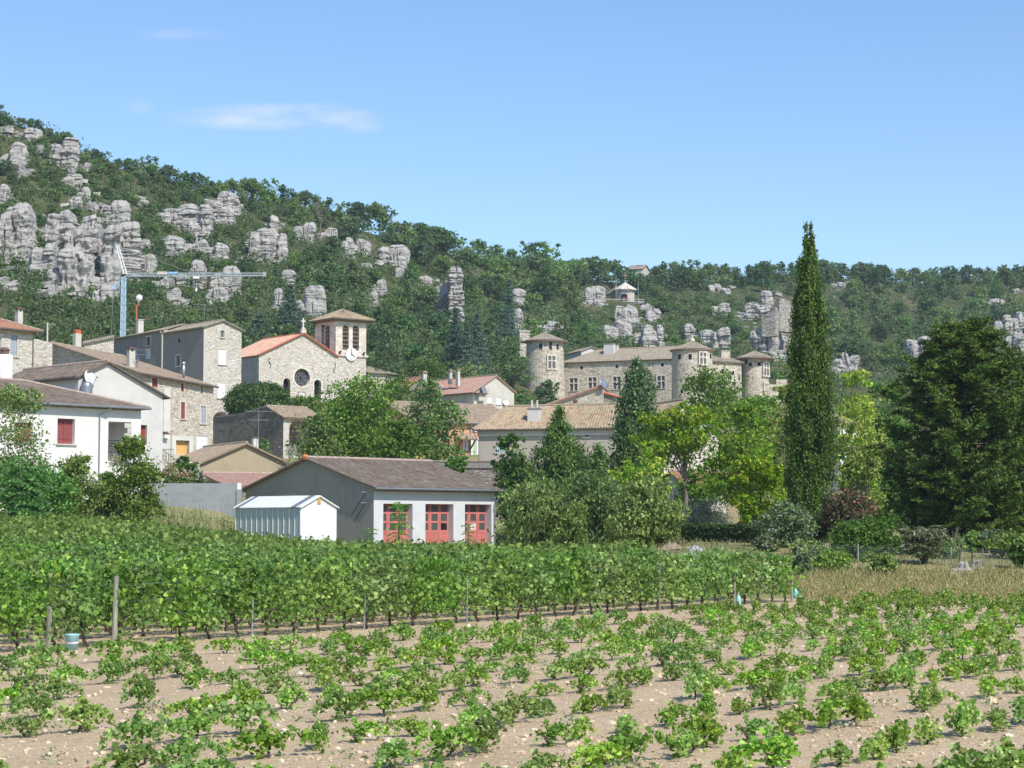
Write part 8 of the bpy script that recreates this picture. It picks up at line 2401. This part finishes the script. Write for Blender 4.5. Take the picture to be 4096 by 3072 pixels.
for j in range(9):
    t = j / 8; r = .10 * math.sin(math.pi * min(1, t * 1.05)) ** .5 * (1 if t < .7 else .55) + .015
    for a in range(14): th = 6.283 * a / 14; k = r * (1 + rng.uniform(-.16, .16)); vs_.append((q.x + k * math.cos(th), q.y + k * .8 * math.sin(th), q.z + .12 + t * .42))
for j in range(8):
    for a in range(14): fs_.append((j * 14 + a, j * 14 + (a + 1) % 14, (j + 1) * 14 + (a + 1) % 14, (j + 1) * 14 + a))
mb = MB(); mb.mesh(vs_, fs_); mb.build('sack', M['turq'], root, True); mb = MB(); mb.tube([q + Z * .50, q + Z * .60 + Vector((-.06, .05, 0)), q + Z * .66 + Vector((-.12, .12, 0))], .02, 5); mb.build('tie', M['turq'], root)

# ---- the young low vines in front
def young_foliage(seed, size):
    """a low leafy stock with a few canes trained along the row"""
    rng = np.random.default_rng(seed); C = []
    h = rng.uniform(.34, .50); n = 120; m = 11
    cl = rng.normal(size=(m, 3)) * np.array([.13, .09, .10]) + np.array([0, 0, h * .62])
    C.append(cl[rng.integers(0, m, n)] + rng.normal(size=(n, 3)) * .062)
    for i in range(rng.integers(3, 5)):
        sgn = 1 if rng.uniform() < .5 else -1; l = rng.uniform(.40, .95); k = int(115 * l)
        t = rng.uniform(.0, 1, k)[:, None]; az = rng.normal() * .28 + (0 if sgn > 0 else math.pi)
        arc = rng.uniform(.10, .34)
        C.append(np.array([0, 0, h * .75]) + np.array([math.cos(az), math.sin(az), 0]) * l * t + np.array([0, 0, 1.0]) * (arc * 4 * t * (1 - t) * .6 - .16 * t * t) + rng.normal(size=(k, 3)) * np.array([.045, .045, .045]))
    if rng.uniform() < .7:
        k = 26; t = rng.uniform(0, 1, k)[:, None]; C.append(np.array([rng.normal() * .08, 0, h * .8]) + np.array([rng.normal() * .12, rng.normal() * .1, .30]) * t + rng.normal(size=(k, 3)) * .035)
    C = np.concatenate(C); C[:, 2] = np.maximum(C[:, 2], .05)
    out = C * np.array([1.6, 1.6, 0])
    V = leaf_faces(rng, C, size, .35, .9, .4, out, None, 8)
    return mesh_np('foliage', V, 8, M['leaf_young'])
YV = []
for v in range(10):
    root = empty('young_vine', (0, 0, 0), None, 'grapevine', 'young grapevines')
    f_ = link('foliage', young_foliage(600 + v, .082), root, keep=False)
    t_ = vine_trunk(620 + v, .17, .020, .45).build('trunk', M['vine_wood'], root, keep=False)
    YV.append((root, [(f_, []), (t_, [])]))
ysp = []
for row in range(-14, 24):
    o = RA - RN * (4.3 + 2.0 * (row - 1))
    s = -60.0
    while s < 70:
        x, y = o.x + RD.x * s, o.y + RD.y * s
        if 18 < y < 74.2 and (row > 0 or x > 12.2 + (75 - y) * .15) and abs(x / y) < .272 and (2.76 * F / y + 2112 - .8 * F / y) < 3110 + 0:
            if rv_.random() > (.22 if x / y < -.08 else .07): ysp.append((x + rv_.uniform(-.14, .14), y + rv_.uniform(-.14, .14), row))
        s += 1.02
ysp.sort(key=lambda t_: t_[1])
ynear, yfar = ysp[:300], ysp[300:]
for x, y, row in ynear:
    k = rv_.randrange(10); sc = rv_.uniform(.56, .90)
    zn = 'near the viewer' if y < 32 else 'in the middle of the front plot' if y < 45 else 'towards the back of the front plot'
    sd = 'on the left' if x / y < -.09 else 'on the right' if x / y > .09 else 'in the centre'
    place(YV, 'y', k, (x, y, ground_z(x, y) + .02), rowang + rv_.uniform(-.25, .25) + (math.pi if rv_.random() < .5 else 0), (sc, sc, sc * rv_.uniform(.72, .98)), 'young low grapevine in bare soil %s, %s' % (zn, sd), 'young vines %s %s' % (zn, sd))
print('young vines', len(ynear), 'far', len(yfar))
arr = []
meshes = []
for root, kids in YV:
    me = kids[0][0].data; a = np.zeros(len(me.vertices) * 3, np.float32); me.vertices.foreach_get('co', a); meshes.append(a.reshape(-1, 3))
for x, y, row in yfar:
    a = meshes[rv_.randrange(10)]; th = rowang + rv_.uniform(-.5, .5); sc = rv_.uniform(.6, 1.0); c, s_ = math.cos(th) * sc, math.sin(th) * sc
    arr.append(np.stack([x + a[:, 0] * c - a[:, 1] * s_, y + a[:, 0] * s_ + a[:, 1] * c, ground_z(x, y) + .02 + a[:, 2] * sc], 1))
if arr:
    o = link('young_vine_rows', mesh_np('young_vine_rows', np.concatenate(arr), 8, M['leaf_young'])); tag(o, 'mass of young low vines at the back of the front plot', 'grapevines', None, 'stuff')

# ---- loose stones in the soil
rg = np.random.default_rng(700); V = []
ico = bpy.data.meshes.new('tmp'); bm = bmesh.new(); bmesh.ops.create_icosphere(bm, subdivisions=1, radius=1.0); base_v = np.array([v.co[:] for v in bm.verts]); base_f = np.array([[v.index for v in f.verts] for f in bm.faces]); bm.free(); bpy.data.meshes.remove(ico)
NS = 8500
for i in range(NS):
    y = 19 + 58 * rg.uniform() ** 1.7; x = y * rg.uniform(-.27, .27)
    if x > right_limit(y): continue
    s = .014 + .045 * rg.uniform() ** 3.5 + (.07 if rg.uniform() < .012 else 0)
    v = base_v * np.array([1, rg.uniform(.6, 1), rg.uniform(.4, .75)]) * s * (1 + .22 * rg.normal(size=(len(base_v), 1)))
    a = rg.uniform(0, 6.28); v = np.stack([v[:, 0] * math.cos(a) - v[:, 1] * math.sin(a), v[:, 0] * math.sin(a) + v[:, 1] * math.cos(a), v[:, 2]], 1) + np.array([x, y, ground_z(x, y) + .025])
    V.append(v[base_f].reshape(-1, 3))
nst = NT('loose_stone', .95, .1); gi = nst.n('ShaderNodeNewGeometry'); nst.base(nst.ramp(nst.noise(nst.pos(), 3.0, 1), [(.3, (.48, .35, .22)), (.48, (.60, .46, .31)), (.6, (.66, .55, .42)), (.75, (.74, .67, .57))])); M['pebble'] = nst.m
o = link('stones', mesh_np('stones', np.concatenate(V), 3, M['pebble'])); tag(o, 'pale loose stones scattered over the vineyard soil', 'stones', None, 'stuff')
# small weeds between the young vines
arr = []
for i in range(150):
    y = 20 + 50 * rg.uniform() ** 1.5; x = y * rg.uniform(-.265, .265); n = 26; C = rg.normal(size=(n, 3)) * np.array([.12, .12, .05]) + np.array([x, y, ground_z(x, y) + .09]); arr.append(leaf_faces(rg, C, .06, .5, .6))
o = link('weeds', join_np('weeds', arr, 4, M['leaf_pale'])); tag(o, 'small grey green weeds between the young vines', 'weeds', None, 'stuff')

# ---- dry grass at the right and tall weeds before the garage
def blades(rg, n, place_fn, h0, h1, w, lean=.25):
    V = []
    P0 = np.array([place_fn() for _ in range(n)]); h = rg.uniform(h0, h1, n)
    a = rg.uniform(0, 6.283, n); d = np.stack([np.cos(a), np.sin(a), np.zeros(n)], 1); side = np.stack([-np.sin(a), np.cos(a), np.zeros(n)], 1)
    tip = P0 + d * (h * lean * rg.uniform(.2, 1.4, n))[:, None] + np.array([0, 0, 1.0]) * h[:, None]; mid = P0 * .45 + tip * .55 + np.array([0, 0, .06]) * h[:, None]
    q = np.stack([P0 - side * w, P0 + side * w, mid + side * w * .8, mid - side * w * .8], 1); q2 = np.stack([mid - side * w * .8, mid + side * w * .8, tip + side * w * .25, tip - side * w * .25], 1)
    # seed heads
    k = int(n * .45); C = tip[:k]; s = leaf_faces(rg, C, .055, .2, .5, 0, None, np.tile(np.array([[0, 0, 1.0]]), (k, 1)))
    return np.concatenate([q.reshape(-1, 3), q2.reshape(-1, 3), s])
def grass_spot():
    while True:
        y = rg.uniform(75.3, 91) if rg.uniform() < .8 else rg.uniform(75.3, 82); x = rg.uniform(-.02, .29) * y
        if x < right_limit(76) + .3 + (y - 76) * .02 or x < 8: continue
        if y > 96 and x < 20: 
            if rg.uniform() < .6: continue
        if y < 77.5 and rg.uniform() < .5: continue
        return (x, y, ground_z(x, y))
Vg = blades(rg, 26000, grass_spot, .06, .36, .008, 1.0)
mi = (rg.uniform(0, 1, len(Vg) // 4) < .42).astype(np.int32)
o = link('dry_grass', mesh_np('dry_grass', Vg, 4, [M['straw'], M['weed']], mi)); tag(o, 'straw coloured tall dry grass beside the vineyard at the right', 'dry grass', None, 'stuff')
def weed_spot():
    while True:
        a = rg.uniform(-.245, -.0); y = rg.uniform(124, 143) if rg.uniform() < .6 else rg.uniform(121, 131); x = a * y
        if a > -.10 and y > 139: continue
        if a > -.015 and rg.uniform() < .5: continue
        return (x, y, ground_z(x, y))
Vw = blades(rg, 7000, weed_spot, .5, 1.6, .016, .35)
mi = (rg.uniform(0, 1, len(Vw) // 4) < .86).astype(np.int32)
o = link('tall_weeds', mesh_np('tall_weeds', Vw, 4, [M['straw'], M['weed']], mi)); tag(o, 'tall seedy weeds and grass in front of the shed, block wall and garage', 'weeds', None, 'stuff')
arr = []
for i in range(950):
    x, y, z_ = weed_spot(); h = rg.uniform(.5, 1.3); n = 40; C = rg.normal(size=(n, 3)) * np.array([.24, .24, h * .30]) + np.array([x, y, z_ + h * .5]); arr.append(leaf_faces(rg, C, .15, .3, .5))
o = link('leafy_weeds', join_np('leafy_weeds', arr, 4, M['leaf_scrub'])); tag(o, 'leafy green weeds growing among the tall grass before the garage', 'weeds', None, 'stuff')
def lawn_spot():
    while True:
        y = rg.uniform(84, 128); x = rg.uniform(.04, .29) * y
        return (x, y, ground_z(x, y))
Vl = blades(rg, 14000, lawn_spot, .08, .28, .014, .6)
mi = (rg.uniform(0, 1, len(Vl) // 4) < .8).astype(np.int32)
o = link('garden_grass', mesh_np('garden_grass', Vl, 4, [M['straw'], M['weed']], mi)); tag(o, 'short yellowing grass of the garden at the right', 'grass', None, 'stuff')

# ---- the air
hm = bpy.data.materials.new('haze'); hm.use_nodes = True; ht = hm.node_tree; ht.nodes.clear()
ho = ht.nodes.new('ShaderNodeOutputMaterial'); hv = ht.nodes.new('ShaderNodeVolumePrincipled')
hv.inputs['Color'].default_value = (.80, .90, 1.0, 1); hv.inputs['Density'].default_value = .00015; hv.inputs['Anisotropy'].default_value = .2
ht.links.new(hv.outputs[0], ho.inputs['Volume'])
mb = MB(); mb.box((0, 475, 63), 1440, 1300, 132); o = mb.build('haze', hm); tag(o, 'thin pale summer haze over the whole valley', 'haze', None, 'stuff')
